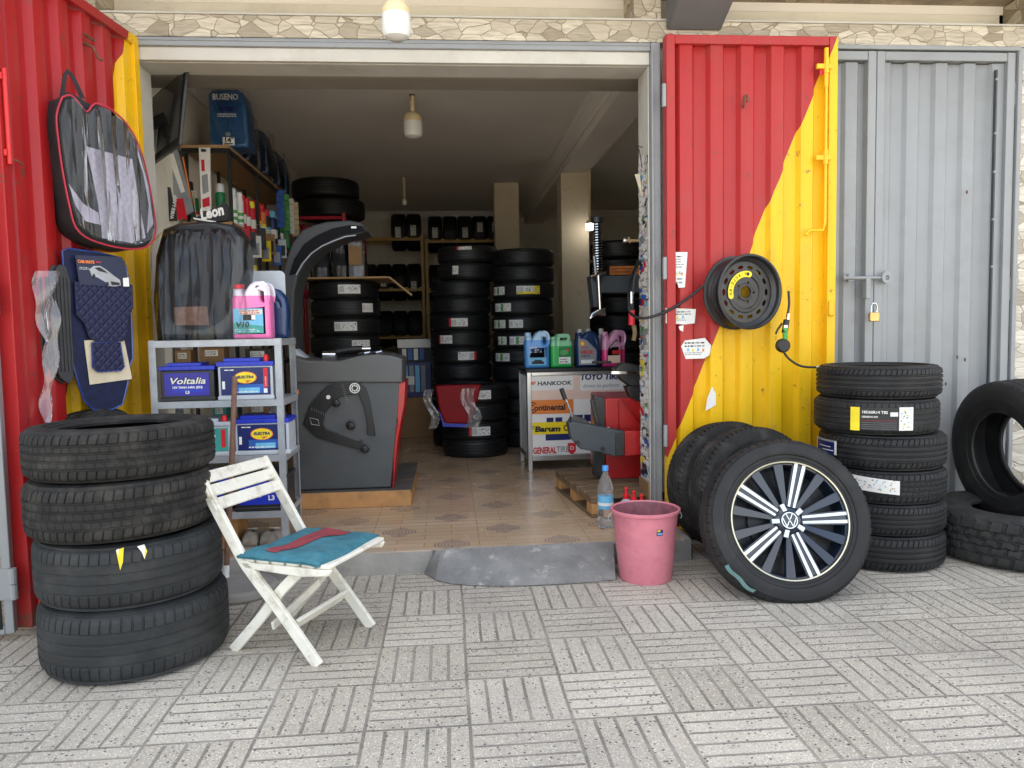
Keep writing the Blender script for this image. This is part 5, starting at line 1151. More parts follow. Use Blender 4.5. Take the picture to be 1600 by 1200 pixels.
def battery(label, loc, wd, body, lid, face, h=.185, dp=.16, group='car batteries on the metal shelf', posts=True):
    t = thing('car_battery', label, 'battery', loc, 0, group)
    b = MB(); b.bb(0, wd, 0, dp, 0, h*.78, body); b.bb(-.004, wd+.004, -.004, dp+.004, 0, .018, body); b.build('case', t, bevel=.004)
    b = MB(); b.bb(-.005, wd+.005, -.005, dp+.005, h*.78+.0005, h*.88, lid); b.bb(.02, wd-.06, .02, dp-.02, h*.88, h*.96, lid)
    for k in range(6): b.bb(.01+k*wd/6, .01+k*wd/6+.012, -.0075, -.0052, h*.79, h*.87, lid)
    b.build('lid', t, bevel=.003)
    if posts: b = MB(); b.T = Matrix.Translation((wd-.035, .035, 0)); b.lathe([(.013, h*.88), (.013, h*.99), (.008, h*1.04), (0, h*1.04)], 'red cap', 16); b.build('terminal', t)
    b = MB(); face(b, wd, h*.78); b.build('label', t, smooth=0)
    return t
def f_electra(b, w, h):
    y = -.002; quad(b, .012, w-.012, .022, h-.006, y, 'label navy'); quad(b, .06, w-.03, .03, .07, y-.0004, 'label blue'); quad(b, .09, w-.06, .03, .055, y-.0007, 'label light blue')
    for i, (m, sc) in enumerate((('label orange', 1), ('label yellow', .9))): e = ellipse(w*.5, h*.66, .050*sc, .027*sc, 24); b.shape([e], .0006, m, Matrix.Translation((0, y-.001-.0006*i, 0)))
    b.text('ELECTRA', .017, w*.5, h*.64, 'label navy', y=y-.0028, align='CENTER', wide=.072, bold=.0007, shear=.2); b.poly([(w*.47, h*.57), (w*.62, h*.58), (w*.50, h*.50), (w*.53, h*.555)], y-.0028, y-.0026, 'label red')
    b.text('TUDOR', .009, .03, h-.022, 'white paper', y=y-.001) if False else fine_print(b, .03, .075, h-.022, h-.012, y-.001, 2, ('white paper',), 1)
    quad(b, w-.042, w-.022, .055, h-.010, y-.001, 'label red'); b.text('CALCIUM', .010, w-.029, .060, 'white paper', y=y-.0015, rot=-PI/2)
    quad(b, .018, .030, .05, .085, y-.001, 'white paper'); quad(b, w-.042, w-.026, .030, .050, y-.001, 'white paper'); fine_print(b, .06, w-.05, .030, .042, y-.001, 7, ('white paper',), 1, 1)
def f_volt(b, w, h):
    y = -.002; quad(b, .016, w-.02, .025, h-.012, y, 'label violet'); quad(b, .05, w-.05, .04, h-.04, y-.0003, 'battery blue')
    b.text('Voltalia', .040, w*.5, .078, 'battery black', y=y-.0012, align='CENTER', wide=.155, shear=.25, bold=.0030); b.text('Voltalia', .040, w*.5, .078, 'white paper', y=y-.002, align='CENTER', wide=.152, shear=.25, bold=.0006)
    b.text('12V 70AH 640A (EN)', .013, w*.5, .058, 'white paper', y=y-.001, align='CENTER', wide=.13, bold=.0005); b.text('L3', .018, w*.5, .034, 'white paper', y=y-.001, align='CENTER', bold=.0008)
def f_green(b, w, h):
    y = -.002; quad(b, .010, w-.012, .022, h-.01, y, 'label teal'); quad(b, w-.042, w-.022, .04, h-.015, y-.001, 'label red'); fine_print(b, .02, w-.06, .06, .1, y-.001, 9, ('white paper',), 2)
def f_dark(b, w, h):
    y = -.002; quad(b, .02, w-.02, .03, h-.012, y, 'battery blue'); b.text('L3', .030, w*.62, .05, 'white paper', y=y-.001, bold=.001); fine_print(b, .04, w*.55, .06, .09, y-.001, 19, ('white paper',), 2)
yb = -.415
x0 = AY(251, 600, yb).x; x1 = AY(338, 600, yb).x; battery('black car battery with a violet label, left one on the second shelf', (x0, yb, TOPZ[1]), x1-x0-.01, 'battery black', 'battery blue', f_volt, .178, posts=False)
x0 = AY(341, 600, yb).x; x1 = AY(427, 600, yb).x; battery('light grey car battery with blue top and navy label, right one on the second shelf', (x0, yb, TOPZ[1]), x1-x0, 'battery grey', 'battery blue', f_electra, .195)
x0 = AY(368, 700, yb).x; battery('light grey car battery with navy label at the right of the third shelf', (x0, yb, TOPZ[2]), .238, 'battery grey', 'battery blue', f_electra, .185, posts=False)
x0 = AY(290, 700, yb).x; battery('grey car battery with a green label, left one on the third shelf', (x0, yb, TOPZ[2]), .20, 'battery grey', 'battery grey', f_green, .175)
x0 = AY(368, 780, yb).x; battery('black car battery with blue label on the lowest shelf behind the chair', (x0, yb, TOPZ[3]), .235, 'battery black', 'battery black', f_dark, .19, posts=False)
x0 = AY(285, 780, yb).x; battery('black car battery at the left of the lowest shelf behind the tyre stack', (x0, yb, TOPZ[3]), .20, 'battery black', 'battery blue', f_dark, .18, posts=False)
p = AY(431, 650, -.30); gls = thing('drinking_glass', 'small drinking glass standing on the battery on the third shelf', 'glass', (p.x, -.33, TOPZ[2]+.181)); b = MB(); b.lathe([(.0, .002), (.018, .002), (.018, 0), (.022, .0), (.028, .06), (.026, .06), (.020, .006), (0, .006)], 'clear plastic', 24, caps=False); b.build('tumbler', gls); b = MB(); b.lathe([(0, .007), (.0195, .007), (.022, .03), (0, .03)], 'rope tan', 20); b.build('drink', gls)
# loose stock behind the batteries: small boxes
for k, (px0, px1, Yk, sh, hh, m, lab) in enumerate(((275, 300, -.22, 1, .225, 'shelf board', 'small tan carton behind the violet-labelled battery'), (315, 352, -.22, 1, .235, 'cardboard', 'brown carton behind the batteries on the second shelf'), (385, 425, -.2, 1, .225, 'label black', 'black carton behind the right battery on the second shelf'), (330, 352, -.2, 2, .21, 'label teal', 'teal carton behind the pole on the third shelf'), (385, 418, -.2, 2, .215, 'cardboard', 'brown carton behind the glass on the third shelf'))):
    a = AY(px0, 600, Yk).x; c = AY(px1, 600, Yk).x; t = thing('carton', lab, 'box', ((a+c)/2, Yk, TOPZ[sh]), 0, 'cartons behind the batteries')
    w2 = (c-a)/2; b = MB(); b.bb(-w2, w2, 0, .09, 0, hh, m); b.build('box', t, bevel=.002); b = MB(); quad(b, -w2*.6, w2*.5, hh-.04, hh-.012, -.001, 'white paper'); fine_print(b, -w2*.55, w2*.4, hh-.036, hh-.016, -.0016, k, rows=2); b.build('label', t, smooth=0)
# shoes under the shelf
def shoe(lab, px, rz, Yk=-.35):
    p = AZ(px, 860, FZ); t = thing('sneaker', lab, 'shoe', (p.x, Yk, FZ+.001), rz, 'old sneakers under the shelf')
    # sections from heel (x=0) to toe (x=.27): half width, height, opening
    secs = [(0, .030, .085), (.01, .036, .095), (.05, .040, .090), (.09, .039, .078), (.13, .042, .066), (.18, .048, .050), (.22, .047, .040), (.255, .036, .030), (.27, .016, .020)]
    b = MB(); vs = []; n = 14
    for (y, hw, h) in secs:
        for k in range(n): a = PI*k/(n-1); vs.append((hw*math.cos(a)*(1-.25*math.sin(a)**2), y, .018+(h-.018)*math.sin(a)**.7 if 0 < k < n-1 else .018))
    fs = [(i*n+k, i*n+k+1, (i+1)*n+k+1, (i+1)*n+k) for i in range(len(secs)-1) for k in range(n-1)]
    # open collar: leave out the top faces near the heel
    fs = [f for f in fs if not ((f[0]//n) in (1, 2) and 4 <= (f[0] % n) <= 8)]
    fs.append(tuple(range(n))); fs.append(tuple((len(secs)-1)*n+k for k in range(n-1, -1, -1)))
    b.add(vs, fs, 'shoe grey'); b.build('upper', t, solid=.004)
    b = MB(); out = []
    for (y, hw, h) in secs: out.append((hw*1.06+.001, y))
    for (y, hw, h) in reversed(secs): out.append((-hw*1.06-.001, y))
    vs = [(x, y-.003, 0) for x, y in out]+[(x, y-.003, .020) for x, y in out]; n2 = len(out); b.add(vs, [tuple(range(n2-1, -1, -1)), tuple(range(n2, 2*n2))]+[(i, (i+1) % n2, (i+1) % n2+n2, i+n2) for i in range(n2)], 'shoe sole'); b.build('sole', t)
    b = MB(); b.tube([(-.02, .10, .082), (.02, .115, .079), (-.02, .13, .073), (.02, .145, .068), (-.02, .16, .064)], .0022, 'white chair paint', 5); b.build('lace', t)
shoe('left one of the two worn grey sneakers under the shelf', 392, .12); shoe('right one of the two worn grey sneakers under the shelf', 418, -.08)
b = MB(); p = AY(370, 830, -.25); b.bb(-1.25, p.x+.02, -.30, -.12, FZ+.001, FZ+.16, 'plywood edge'); t = thing('wooden_crate', 'low brown wooden crate behind the sneakers under the shelf', 'crate'); b.build('board', t, bevel=.003)

# ================================================================ INSIDE THE SHOP
# lamps
def bulb(lab, x, y, zbot, wd, ztop, hang, cat='bulb', lit=False):
    t = thing('light_bulb', lab, 'light bulb', (x, y, zbot)); r = wd/2; s_ = wd/.135
    b = MB(); b.lathe([(0, 0), (r*.5, .003*s_), (r*.85, .015*s_), (r*.98, .035*s_), (r, .06*s_), (r*.985, .115*s_)], 'bulb globe' if not lit else 'lit bulb', 40, caps=False); b.build('globe', t)
    b = MB(); b.lathe([(r*.99, .115*s_), (r*.97, .14*s_), (r*.75, .168*s_), (r*.35, .185*s_), (r*.22, .19*s_), (r*.22, .215*s_), (r*.16, .22*s_), (0, .22*s_)], 'bulb base', 40, caps=False); b.build('base', t)
    b = MB(); zz = ztop-zbot; b.tube([(0, 0, .218*s_), (0, .004, .25*s_), (.004, 0, zz-.03), (0, 0, zz)], .006 if hang else .012, 'bulb base', 8)
    b.tube([(0, 0, .215*s_), (0, 0, .215*s_+.045)], .018*s_, 'bulb base', 12); b.tube([(0, 0, zz-.012), (0, 0, zz)], .02, 'rope tan', 12); b.build('holder', t)
    return t
bulb('big white bulb hanging under the balcony above the doorway', -.19, -.40, 2.405, .128, 2.846, True)
bulb('white bulb hanging from the shop ceiling', -.205, 1.70, 2.49, .135, CZ, False)
p = AY(632, 318, 4.6); bulb('tiny distant bulb hanging near the back shelves', p.x, 4.6, p.z-.02, .05, CZ, False)
p = AY(921.5, 352, 3.45); bulb('lit white bulb glowing beside the pillar at the right', p.x-.0, 3.45, p.z-.05, .075, CZ, False, lit=True)

# television on its bracket, high on the left wall
tv = thing('television', 'flat black television tilted on a wall bracket high inside at the left', 'television')
A = AY(291, 101, -.0+.15); Bq = AY(279, 226, .15); Cq = AY(238, 256, .62); Dq = AY(238, 152, .62)
vs = [A, Bq, Cq, Dq]; n_ = (Bq-A).cross(Dq-A).normalized()
if n_.dot(CAM-A) < 0: n_ = -n_
b = MB(); back = [v-n_*.018 for v in vs]; b.add([*vs, *back], [(0, 1, 2, 3), (7, 6, 5, 4), (0, 4, 5, 1), (1, 5, 6, 2), (2, 6, 7, 3), (3, 7, 4, 0)], 'black plastic'); b.build('casing', tv, bevel=.004)
def onq(u, v, e=.003): return (A.lerp(Dq, u)).lerp(Bq.lerp(Cq, u), v)+n_*e
b = MB(); b.add([onq(.04, .04), onq(.04, .90), onq(.97, .9), onq(.97, .04)], [(0, 1, 2, 3)], 'screen'); b.build('screen_panel', tv)
b = MB(); b.add([onq(.75, .45, .005), onq(.80, .9, .005), onq(.92, .9, .005), onq(.88, .42, .005)], [(0, 1, 2, 3)], 'white plastic')
r = random.Random(1)
for k in range(9): u = .80+.004*k; v = .5+.04*k; b.add([onq(u+.01, v, .0065), onq(u+.012, v+.02, .0065), onq(u+.05, v+.02, .0065), onq(u+.048, v, .0065)], [(0, 1, 2, 3)], 'label black')
b.build('sticker', tv, smooth=0)
b = MB(); p0 = AY(236, 108, .3); p1 = AY(238, 200, .3); b.tube([(-1.635, .50, p0.z), (-1.635, .50, p1.z-.05)], .012, 'black metal', 8); b.beam((-1.64, .52, p1.z+.05), onq(.6, .4, -.03), .03, .05, 'black metal'); b.build('wall_bracket', tv)

# shelving along the left wall
LX = -1.32; 
lr = thing('steel_shelving', 'black steel rack with wooden boards along the left wall inside', 'shelf'); TZ = 2.27
for y in (1.06, 1.75, 2.45, 3.15):
    for x in (-1.60, LX-.02): b = MB(); b.bb(x, x+.02, y, y+.02, FZ+.001, TZ-.002, 'black metal'); b.build('post', lr)
for z in (TZ, 1.80, 1.35, .9, .45): b = MB(); b.bb(-1.62, LX, 1.04, 3.2, z, z+.018, 'shelf board'); b.build('board', lr); b = MB(); b.bb(-1.61, LX-.004, 1.045, 1.06, z-.03, z-.001, 'black metal'); b.bb(LX-.016, LX-.004, 1.082, 3.19, z-.03, z-.001, 'black metal'); b.build('rail', lr)
def soft_bag(lab, x0, x1, y0, y1, z0, z1, m, face=None, grp='seat cover bags on top of the left rack'):
    t = thing('seat_cover_pack', lab, 'bag', ((x0+x1)/2, y0, z0), 0, grp); w2 = (x1-x0)/2; h = z1-z0
    b = MB(); b.shape([[(-w2*.92, 0), (w2*.95, 0), (w2, .04), (w2*.96, h*.6), (w2*.8, h*.93), (w2*.5, h), (-w2*.8, h*.98), (-w2*.97, h*.9), (-w2, .05)]], y1-y0, m, Matrix.Translation((0, (y1-y0)/2, 0)), bevel=.02, smooth=False); b.build('pack', t, smooth=60)
    b = MB(); b.grid(lambda u, v: (w2*(-.97+1.94*u), -.008-.01*abs(math.sin(u*9+v*5)), .01+h*.96*v), 14, 14, 'clear film soft'); b.grid(lambda u, v: (w2*1.03+.008*abs(math.sin(u*8+v*6)), (y1-y0)*u, .01+h*.94*v), 14, 14, 'clear film'); b.build('wrapping', t)
    if face: b = MB(); face(b, w2, h); b.build('label', t, smooth=0)
    return t
def f_blue(b, w, h):
    y = -.012; b.text('BUSENO', .05, -w*.72, h*.80, 'white paper', y=y, wide=w*1.3, bold=.001); quad(b, -w*.4, w*.3, h*.6, h*.68, y, 'label navy'); fine_print(b, -w*.5, w*.5, h*.50, h*.57, y, 3, ('white paper',), 2, .9)
    quad(b, -w*.28, w*.32, h*.02, h*.16, y-.001, 'white paper'); b.text('14"', .045, -w*.22, h*.07, 'label black', y=y-.002, bold=.001); quad(b, -w*.2, w*.25, .012, h*.055, y-.002, 'label black'); quad(b, -w*.12, w*.12, h*.18, h*.24, y-.001, 'label grey')
def f_dk(b, w, h):
    y = -.012; quad(b, -w*.6, w*.6, h*.1, h*.5, y, 'seat grey'); fine_print(b, -w*.5, w*.5, h*.7, h*.9, y, 5, ('label light blue',), 2)
z0 = TZ+.019
soft_bag('blue printed seat cover pack at the front of the top board', AY(326, 200, 1.1).x, AY(387, 200, 1.1).x, 1.10, 1.32, z0, AY(355, 138, 1.1).z, 'blue bag', f_blue)
soft_bag('dark pack standing second on the top board of the left rack', -1.56, -1.30, 1.50, 1.72, z0, 2.62, 'dark blue bag', f_dk)
soft_bag('dark pack with teal writing, third on the top board of the left rack', -1.56, -1.28, 1.95, 2.18, z0, 2.62, 'dark blue bag', f_dk)
soft_bag('grey-teal pack standing fourth on the top board of the left rack', -1.56, -1.29, 2.40, 2.6, z0, 2.58, 'dark blue bag', f_dk)
soft_bag('bright blue pack standing last on the top board of the left rack', -1.54, -1.33, 2.84, 2.98, z0, 2.62, 'blue bag', f_dk)
for (yy, txt) in ((1.953, 'EXELE'),):
    pass
# cans and bottles on the second board
def can(lab, x, y, z, r, h, body, capc, band=None, nm='spray_can', grp='cans on the left rack'):
    t = thing(nm, lab, 'can', (x, y, z), 0, grp)
    b = MB(); b.lathe([(0, 0), (r*.95, 0), (r, .004), (r, h*.72), (r*.96, h*.76), (r*.6, h*.80)], body, 20); b.build('body', t)
    b = MB(); b.lathe([(r*.8, h*.78), (r*.82, h*.8), (r*.8, h*.97), (r*.6, h), (0, h)], capc, 20); b.build('cap', t)
    if band: b = MB(); b.lathe([(r+.0006, h*.15), (r+.0006, h*.42)], band, 20, caps=False); b.lathe([(r+.0010, h*.24), (r+.0010, h*.33)], 'white paper', 20, caps=False); b.build('label', t)
    return t
zz = 1.80+.019
mx_ = [('white tall can', 'bulb base', 'label black', 'white paper'), ('white and green can', 'green plastic', 'white plastic', 'label red'), ('green and white can', 'green plastic', 'white plastic', 'white paper'), ('white can with green band', 'white plastic', 'white plastic', 'label green'),
       ('second white can with green band', 'white plastic', 'white plastic', 'label green'), ('red can with white mark', 'label red', 'label red', 'white paper'), ('second red can with white mark', 'label red', 'label red', 'white paper'), ('red tall can', 'label red', 'label yellow', 'white paper'),
       ('red and yellow bottle', 'label red', 'label red', 'label yellow'), ('orange bottle', 'label orange', 'label red', 'label yellow'), ('dark bottle', 'label black', 'label red', 'label light blue'), ('blue bottle', 'label navy', 'label light blue', 'white paper'), ('green bottle', 'green plastic', 'white plastic', 'white paper')]
pxs = [(1.12, 297, .26, .030), (1.30, 303, .24, .03), (1.14, 345, .25, .030), (1.25, 364, .24, .026), (1.36, 374, .235, .026), (1.40, 383, .225, .030), (1.52, 392, .225, .030), (1.66, 401, .225, .03), (1.8, 408, .26, .035), (1.95, 415, .25, .035), (2.1, 421, .24, .035), (2.3, 430, .26, .04), (2.5, 440, .25, .045)]
for (n_, bd, cp, bn), (y, px, h, r_) in zip(mx_, pxs):
    x = min(AY(px, 320, y).x, LX-.03); can('%s standing on the second board of the left rack' % n_, x, y, zz, r_, h, bd, cp, bn)
zz2 = 1.35+.019
for k in range(7):
    can(['small black can', 'small silver can', 'small brown bottle', 'small red can', 'small dark green can', 'small blue can', 'small white can'][k]+' on the middle board of the left rack, behind the shiny bag', LX-.05, 1.3+.24*k, zz2, .035, .2+.02*(k % 3), ['label black', 'galvanised', 'pole brown', 'label red', 'green plastic', 'label navy', 'white plastic'][k], ['label red', 'label black', 'label yellow'][k % 3], 'label grey', grp='small cans on the middle board')
# long packs hanging at the front of the rack
def slab(nm, lab, cat, pxq, Y, m, marks, th_=.02):
    q = [AY(x, y, Y) for x, y in pxq]; o = q[0]; t = thing(nm, lab, cat, (o.x, Y, 0)); b = MB(); b.shape([[(v.x-o.x, v.z) for v in q]], th_, m, bevel=.002); b.build('pack', t, smooth=0)
    b = MB(); 
    for (mq, mm_) in marks: b.shape([[(AY(x, y, Y).x-o.x, AY(x, y, Y).z) for x, y in mq]], .001, mm_, Matrix.Translation((0, -th_/2-.001-.0006*marks.index((mq, mm_)), 0)))
    b.build('label', t, smooth=0); return t
slab('wiper_pack', 'tall grey wiper blade pack with a red patch at the front of the left rack', 'package', [(259, 243), (272, 232), (278, 234), (303, 330), (280, 344)], 1.0, 'label grey', [([(264, 246), (272, 240), (290, 300), (284, 302)], 'white paper'), ([(275, 312), (287, 310), (294, 342), (279, 344)], 'label red')])
slab('wiper_pack', 'dark thin wiper pack with an orange edge behind the grey one', 'package', [(279, 236), (287, 238), (307, 345), (300, 345)], 1.02, 'label black', [([(285, 245), (288, 246), (304, 330), (302, 331)], 'label orange')])
w_ = slab('wiper_pack', 'white long wiper pack with red print hanging from the top board', 'package', [(311, 231), (328, 231), (330, 330), (315, 330)], 1.02, 'white paper', [([(315, 250), (320, 250), (321, 268), (316, 268)], 'label red'), ([(316, 275), (325, 272), (327, 300), (318, 304)], 'label grey'), ([(317, 312), (328, 308), (329, 322), (318, 325)], 'label red'), ([(315, 233), (323, 234), (323, 238), (315, 238)], 'label black')])
lp = slab('lamp_pack', 'black narrow box with white vertical lettering beside the shiny bag', 'package', [(257, 292), (266, 293), (276, 345), (262, 345)], .9, 'label black', [([(270, 330), (272, 330), (273, 334), (271, 334)], 'white paper')])
b = MB(); o = AY(257, 292, .9); P = AY(272, 343, .9); b.text('WIRE LAMP', .028, P.x-o.x, P.z, 'white paper', y=-.0125, rot=math.radians(-78), bold=.001); b.build('lettering', lp, smooth=0)
kp = slab('cloth_pack', 'black pack with white lettering lying on the shiny bag', 'package', [(306, 342), (352, 318), (358, 326), (358, 345), (312, 350)], .15, 'black cloth', [([(304, 341), (340, 347), (340, 349), (306, 344)], 'white paper')], .05)
b = MB(); P = AY(317, 345, .15); o = AY(306, 342, .15); b.text('Leon', .075, P.x-o.x, P.z, 'white paper', y=-.028, rot=math.radians(-14), bold=.003, wide=.12, shear=.2); b.build('lettering', kp, smooth=0)
slab('price_card', 'small white leaflet with a red corner hanging right of the shiny bag', 'card', [(385, 402), (398, 423), (398, 424), (380, 424)], -.1, 'white paper', [([(386, 410), (391, 418), (386, 420), (384, 414)], 'label blue')], .003)
hp = [('red', 'label red', 392, 352, 1.25), ('dark grey', 'slate grey', 402, 358, 1.4), ('white', 'white paper', 410, 364, 1.55), ('black', 'label black', 418, 352, 1.7), ('yellow', 'label yellow', 424, 372, 1.85), ('brown', 'cardboard', 432, 362, 2.0), ('blue', 'label blue', 440, 380, 2.2), ('silver', 'galvanised', 448, 370, 2.4)]
for k, (nm_, m, px, py, yy) in enumerate(hp):
    P = AY(px, py, yy); t = thing('hanging_pack', 'small %s blister pack hanging on the left rack behind the shiny bag' % nm_, 'package', (LX+.02, yy, P.z), math.radians(-8+5*(k % 4)), 'blister packs hanging on the left rack')
    b = MB(); b.bb(-.03, .035, -.006, .006, -.17, -.02, m); b.build('card', t, bevel=.002); b = MB(); b.bb(-.02, .025, -.016, -.0065, -.15, -.07, 'label black' if k % 2 else 'galvanised'); b.build('content', t, bevel=.003)
    b = MB(); b.tube([(0, 0, -.02), (0, .0, .0), (-.03, 0, .005)], .002, 'chrome', 6); b.build('hook', t)
# green jug and hanging strips at the end of the rack
jug('fluid_jug', 'green oil jug on the second board at the far end of the left rack', (-1.40, 2.75, 1.819), .2, .30, .14, 'green plastic', 'label red', 'A', .2)
for k, (px, m, lab) in enumerate(((433, 'label blue', 'dark blue strip of sachets'), (440, 'label green', 'pale green strip of sachets'), (446, 'white paper', 'white strip of sachets'), (453, 'bulb base', 'cream strip of sachets'))):
    p = AY(px, 300, 2.45+.2*k); t = thing('hanging_strip', lab+' hanging at the end of the left rack', 'sachets', (LX+.012, p.y, TZ-.005), 0, 'strips hanging from the left rack')
    b = MB(); 
    for q in range(6): b.bb(-.03, .03, -.004+.003*(q % 2), .004+.003*(q % 2), -.05*(q+1)+.004, -.05*q, m)
    b.build('sachets', t)

# ---- red rack behind with two tyres on top
rr = thing('red_rack', 'red tubular rack carrying two big tyres behind the left shelving', 'rack'); RYa, RYb = 3.65, 4.35
xa, xb = AY(476, 338, RYa).x, AY(537, 335, RYa).x; zt = AY(537, 340, RYa).z
for x in (xa-.15, xb):
    for y in (RYa, RYb): b = MB(); b.tube([(x, y, FZ), (x, y, zt+.04)], .022, 'rack red', 10); b.build('post', rr)
for z in (zt, 1.5, .8): b = MB(); b.tube([(xa-.15, RYa, z), (xb, RYa, z)], .018, 'rack red', 8); b.tube([(xa-.15, RYb, z), (xb, RYb, z)], .018, 'rack red', 8); b.tube([(xa-.15, RYa, z), (xa-.15, RYb, z)], .018, 'rack red', 8); b.tube([(xb, RYa, z), (xb, RYb, z)], .018, 'rack red', 8); b.build('rail', rr)
tyre('in3', 'lower big tyre lying on the red rack near the ceiling', ((xa+xb)/2+.02, (RYa+RYb)/2, zt+.02), (0, 0, 0), 'tyres on the red rack'); tyre('in3', 'upper big tyre lying on the red rack just under the ceiling', ((xa+xb)/2-.03, (RYa+RYb)/2, zt+.215), (0, 0, 0), 'tyres on the red rack')
rr2 = thing('red_rack', 'thin red upright rack seen under the end of the balancer hood', 'rack'); x = AY(569, 380, 5.4).x; b = MB(); b.tube([(x, 5.4, FZ), (x, 5.4, AY(569, 366, 5.4).z)], .028, 'rack red', 10); b.build('post', rr2); b = MB(); zt2 = AY(569, 370, 5.4).z; b.tube([(x, 5.4, zt2), (x-.5, 5.4, zt2)], .02, 'rack red', 8); b.tube([(x-.5, 5.4, zt2+.02), (x-.5, 5.4, FZ)], .02, 'rack red', 8); b.build('rail', rr2)

# ---- indoor stacks
def stack(key, x, y, n, where, grp, jit, stick={}, z0=FZ+.001, seed=1, top=()):
    r = random.Random(seed); z = z0; R, Wd = TYPES[key][:2]; names = ['bottom', 'second', 'third', 'fourth', 'fifth', 'sixth', 'seventh', 'eighth', 'ninth', 'tenth', 'eleventh', 'twelfth', 'thirteenth']
    for i in range(n):
        nm = 'top' if i == n-1 else names[i]; ts = stick.get(i)
        lab = ('%s tyre%s %s' % (nm, ' of the' if i in (0, n-1) else ' up in the', where))
        if ts: lab = '%s tyre%s %s, with %s label' % (nm, ' of the' if i in (0, n-1) else ' up in the', where, {'red': 'red-edged white', 'redm': 'white, red-ended', 'green': 'green-striped white', 'plain': 'white', 'yellow': 'yellow and white'}[ts[0][0]])
        dx, dy = r.uniform(-jit, jit), r.uniform(-jit, jit); o = tyre(key, lab, (x+dx, y+dy, z), (0, 0, 0), grp)
        if ts:
            for (st_, px, wd) in ts:
                P = AY(px, 500, y-R+.02); a = math.asin(max(-1, min(1, (P.x-(x+dx))/R)))-PI/2; a0 = a-wd/2/R; a1 = a+wd/2/R
                if st_ == 'redm': a0, a1 = a1, a0; st2 = 'red'
                else: st2 = st_
                tread_sticker(o, R, a0, a1, Wd*.26, Wd*.74, st2, i*7+seed)
        z += Wd
    return z
# behind the balancer
stack('in2', -.80, 2.25, 10, 'stack behind the wheel balancer', 'tyres stacked behind the balancer', .012, {9: [('plain', 548, .17)], 8: [('plain', 574, .10)], 7: [('plain', 540, .17)], 6: [('plain', 563, .15)]}, seed=2)
b = MB(); b.bb(-.335, .335, -.33, .30, 0, .014, 'shelf board'); t = thing('board', 'thin wooden board lying on the tyre stack behind the balancer', 'board', (-.76, 2.25, 1.515)); b.build('plank', t, bevel=.003); b = MB(); b.beam((.335, -.30, .008), (.50, -.28, -.13), .08, .012, 'shelf board'); b.build('drooping_edge', t)
for k, (px, h, lab) in enumerate(((500, .30, 'left silver cellophane-wrapped pack'), (530, .34, 'middle silver cellophane-wrapped pack'), (556, .36, 'right silver cellophane-wrapped pack with a brown label'))):
    p = AY(px, 400, 2.2); t = thing('wrapped_pack', lab+' standing on the wooden board', 'package', (p.x, 2.25, 1.53), 0, 'packs on the board'); rr_ = random.Random(k)
    b = MB(); b.bb(-.06, .06, -.04, .04, 0, h*.8, 'seat black' if k < 2 else 'label grey'); b.build('content', t, bevel=.01); b = MB(); b.lathe([(.075+.01*rr_.random(), 0), (.085, h*.3), (.07, h*.6), (.075, h*.85), (.03, h)], 'clear film', 14, caps=False); b.build('wrapping', t, smooth=10)
    if k == 2: b = MB(); quad(b, -.05, .05, h*.3, h*.7, -.088, 'cardboard'); b.build('label', t)
# middle stack
stack('in', .125, 2.88, 10, 'middle stack behind the red panel', 'tyres in the middle stack', .010, {9: [], 8: [], 7: [('red', 716, .16)], 6: [('red', 695, .13)], 5: [('redm', 729, .16)]}, seed=4)
def loose(key, lab, loc, rot, grp): return tyre(key, lab, loc, rot, grp)
zt_ = FZ+.001+10*.1435
o = loose('in', 'lower one of the two tyres set askew on top of the middle stack', (.19, 2.86, zt_+.004), (0, math.radians(2), 0), 'tyres set askew on the middle stack'); tread_sticker(o, .262, math.radians(-120), math.radians(-108), .04, .11, 'plain', 5)
o = loose('in', 'upper one of the two tyres set askew on top of the middle stack', (.20, 2.86, zt_+.152), (0, math.radians(-1), 0), 'tyres set askew on the middle stack'); tread_sticker(o, .262, math.radians(-112), math.radians(-84), .10, .125, 'red', 6)
pass
# right-hand stack
stack('in2', .665, 2.75, 12, 'tall stack behind the counter jugs', 'tyres in the tall stack', .012, {9: [('green', 781, .15), ('yellow', 826, .20)], 8: [('green', 786, .17)], 7: [('green', 781, .15), ('plain', 806, .12)], 6: [('green', 785, .10), ('green', 808, .14)], 5: [('green', 784, .16)]}, seed=6)
# low front stack
stack('in', .215, 2.28, 4, 'low stack left of the counter', 'tyres in the low front stack', .010, {3: [('red', 748, .17)], 1: [('red', 746, .17)]}, seed=8)
# right, behind the pillar
stack('in3', 1.86, 4.1, 10, 'wide stack in the dark behind the counter', 'tyres in the dark at the right', .015, {}, seed=9)
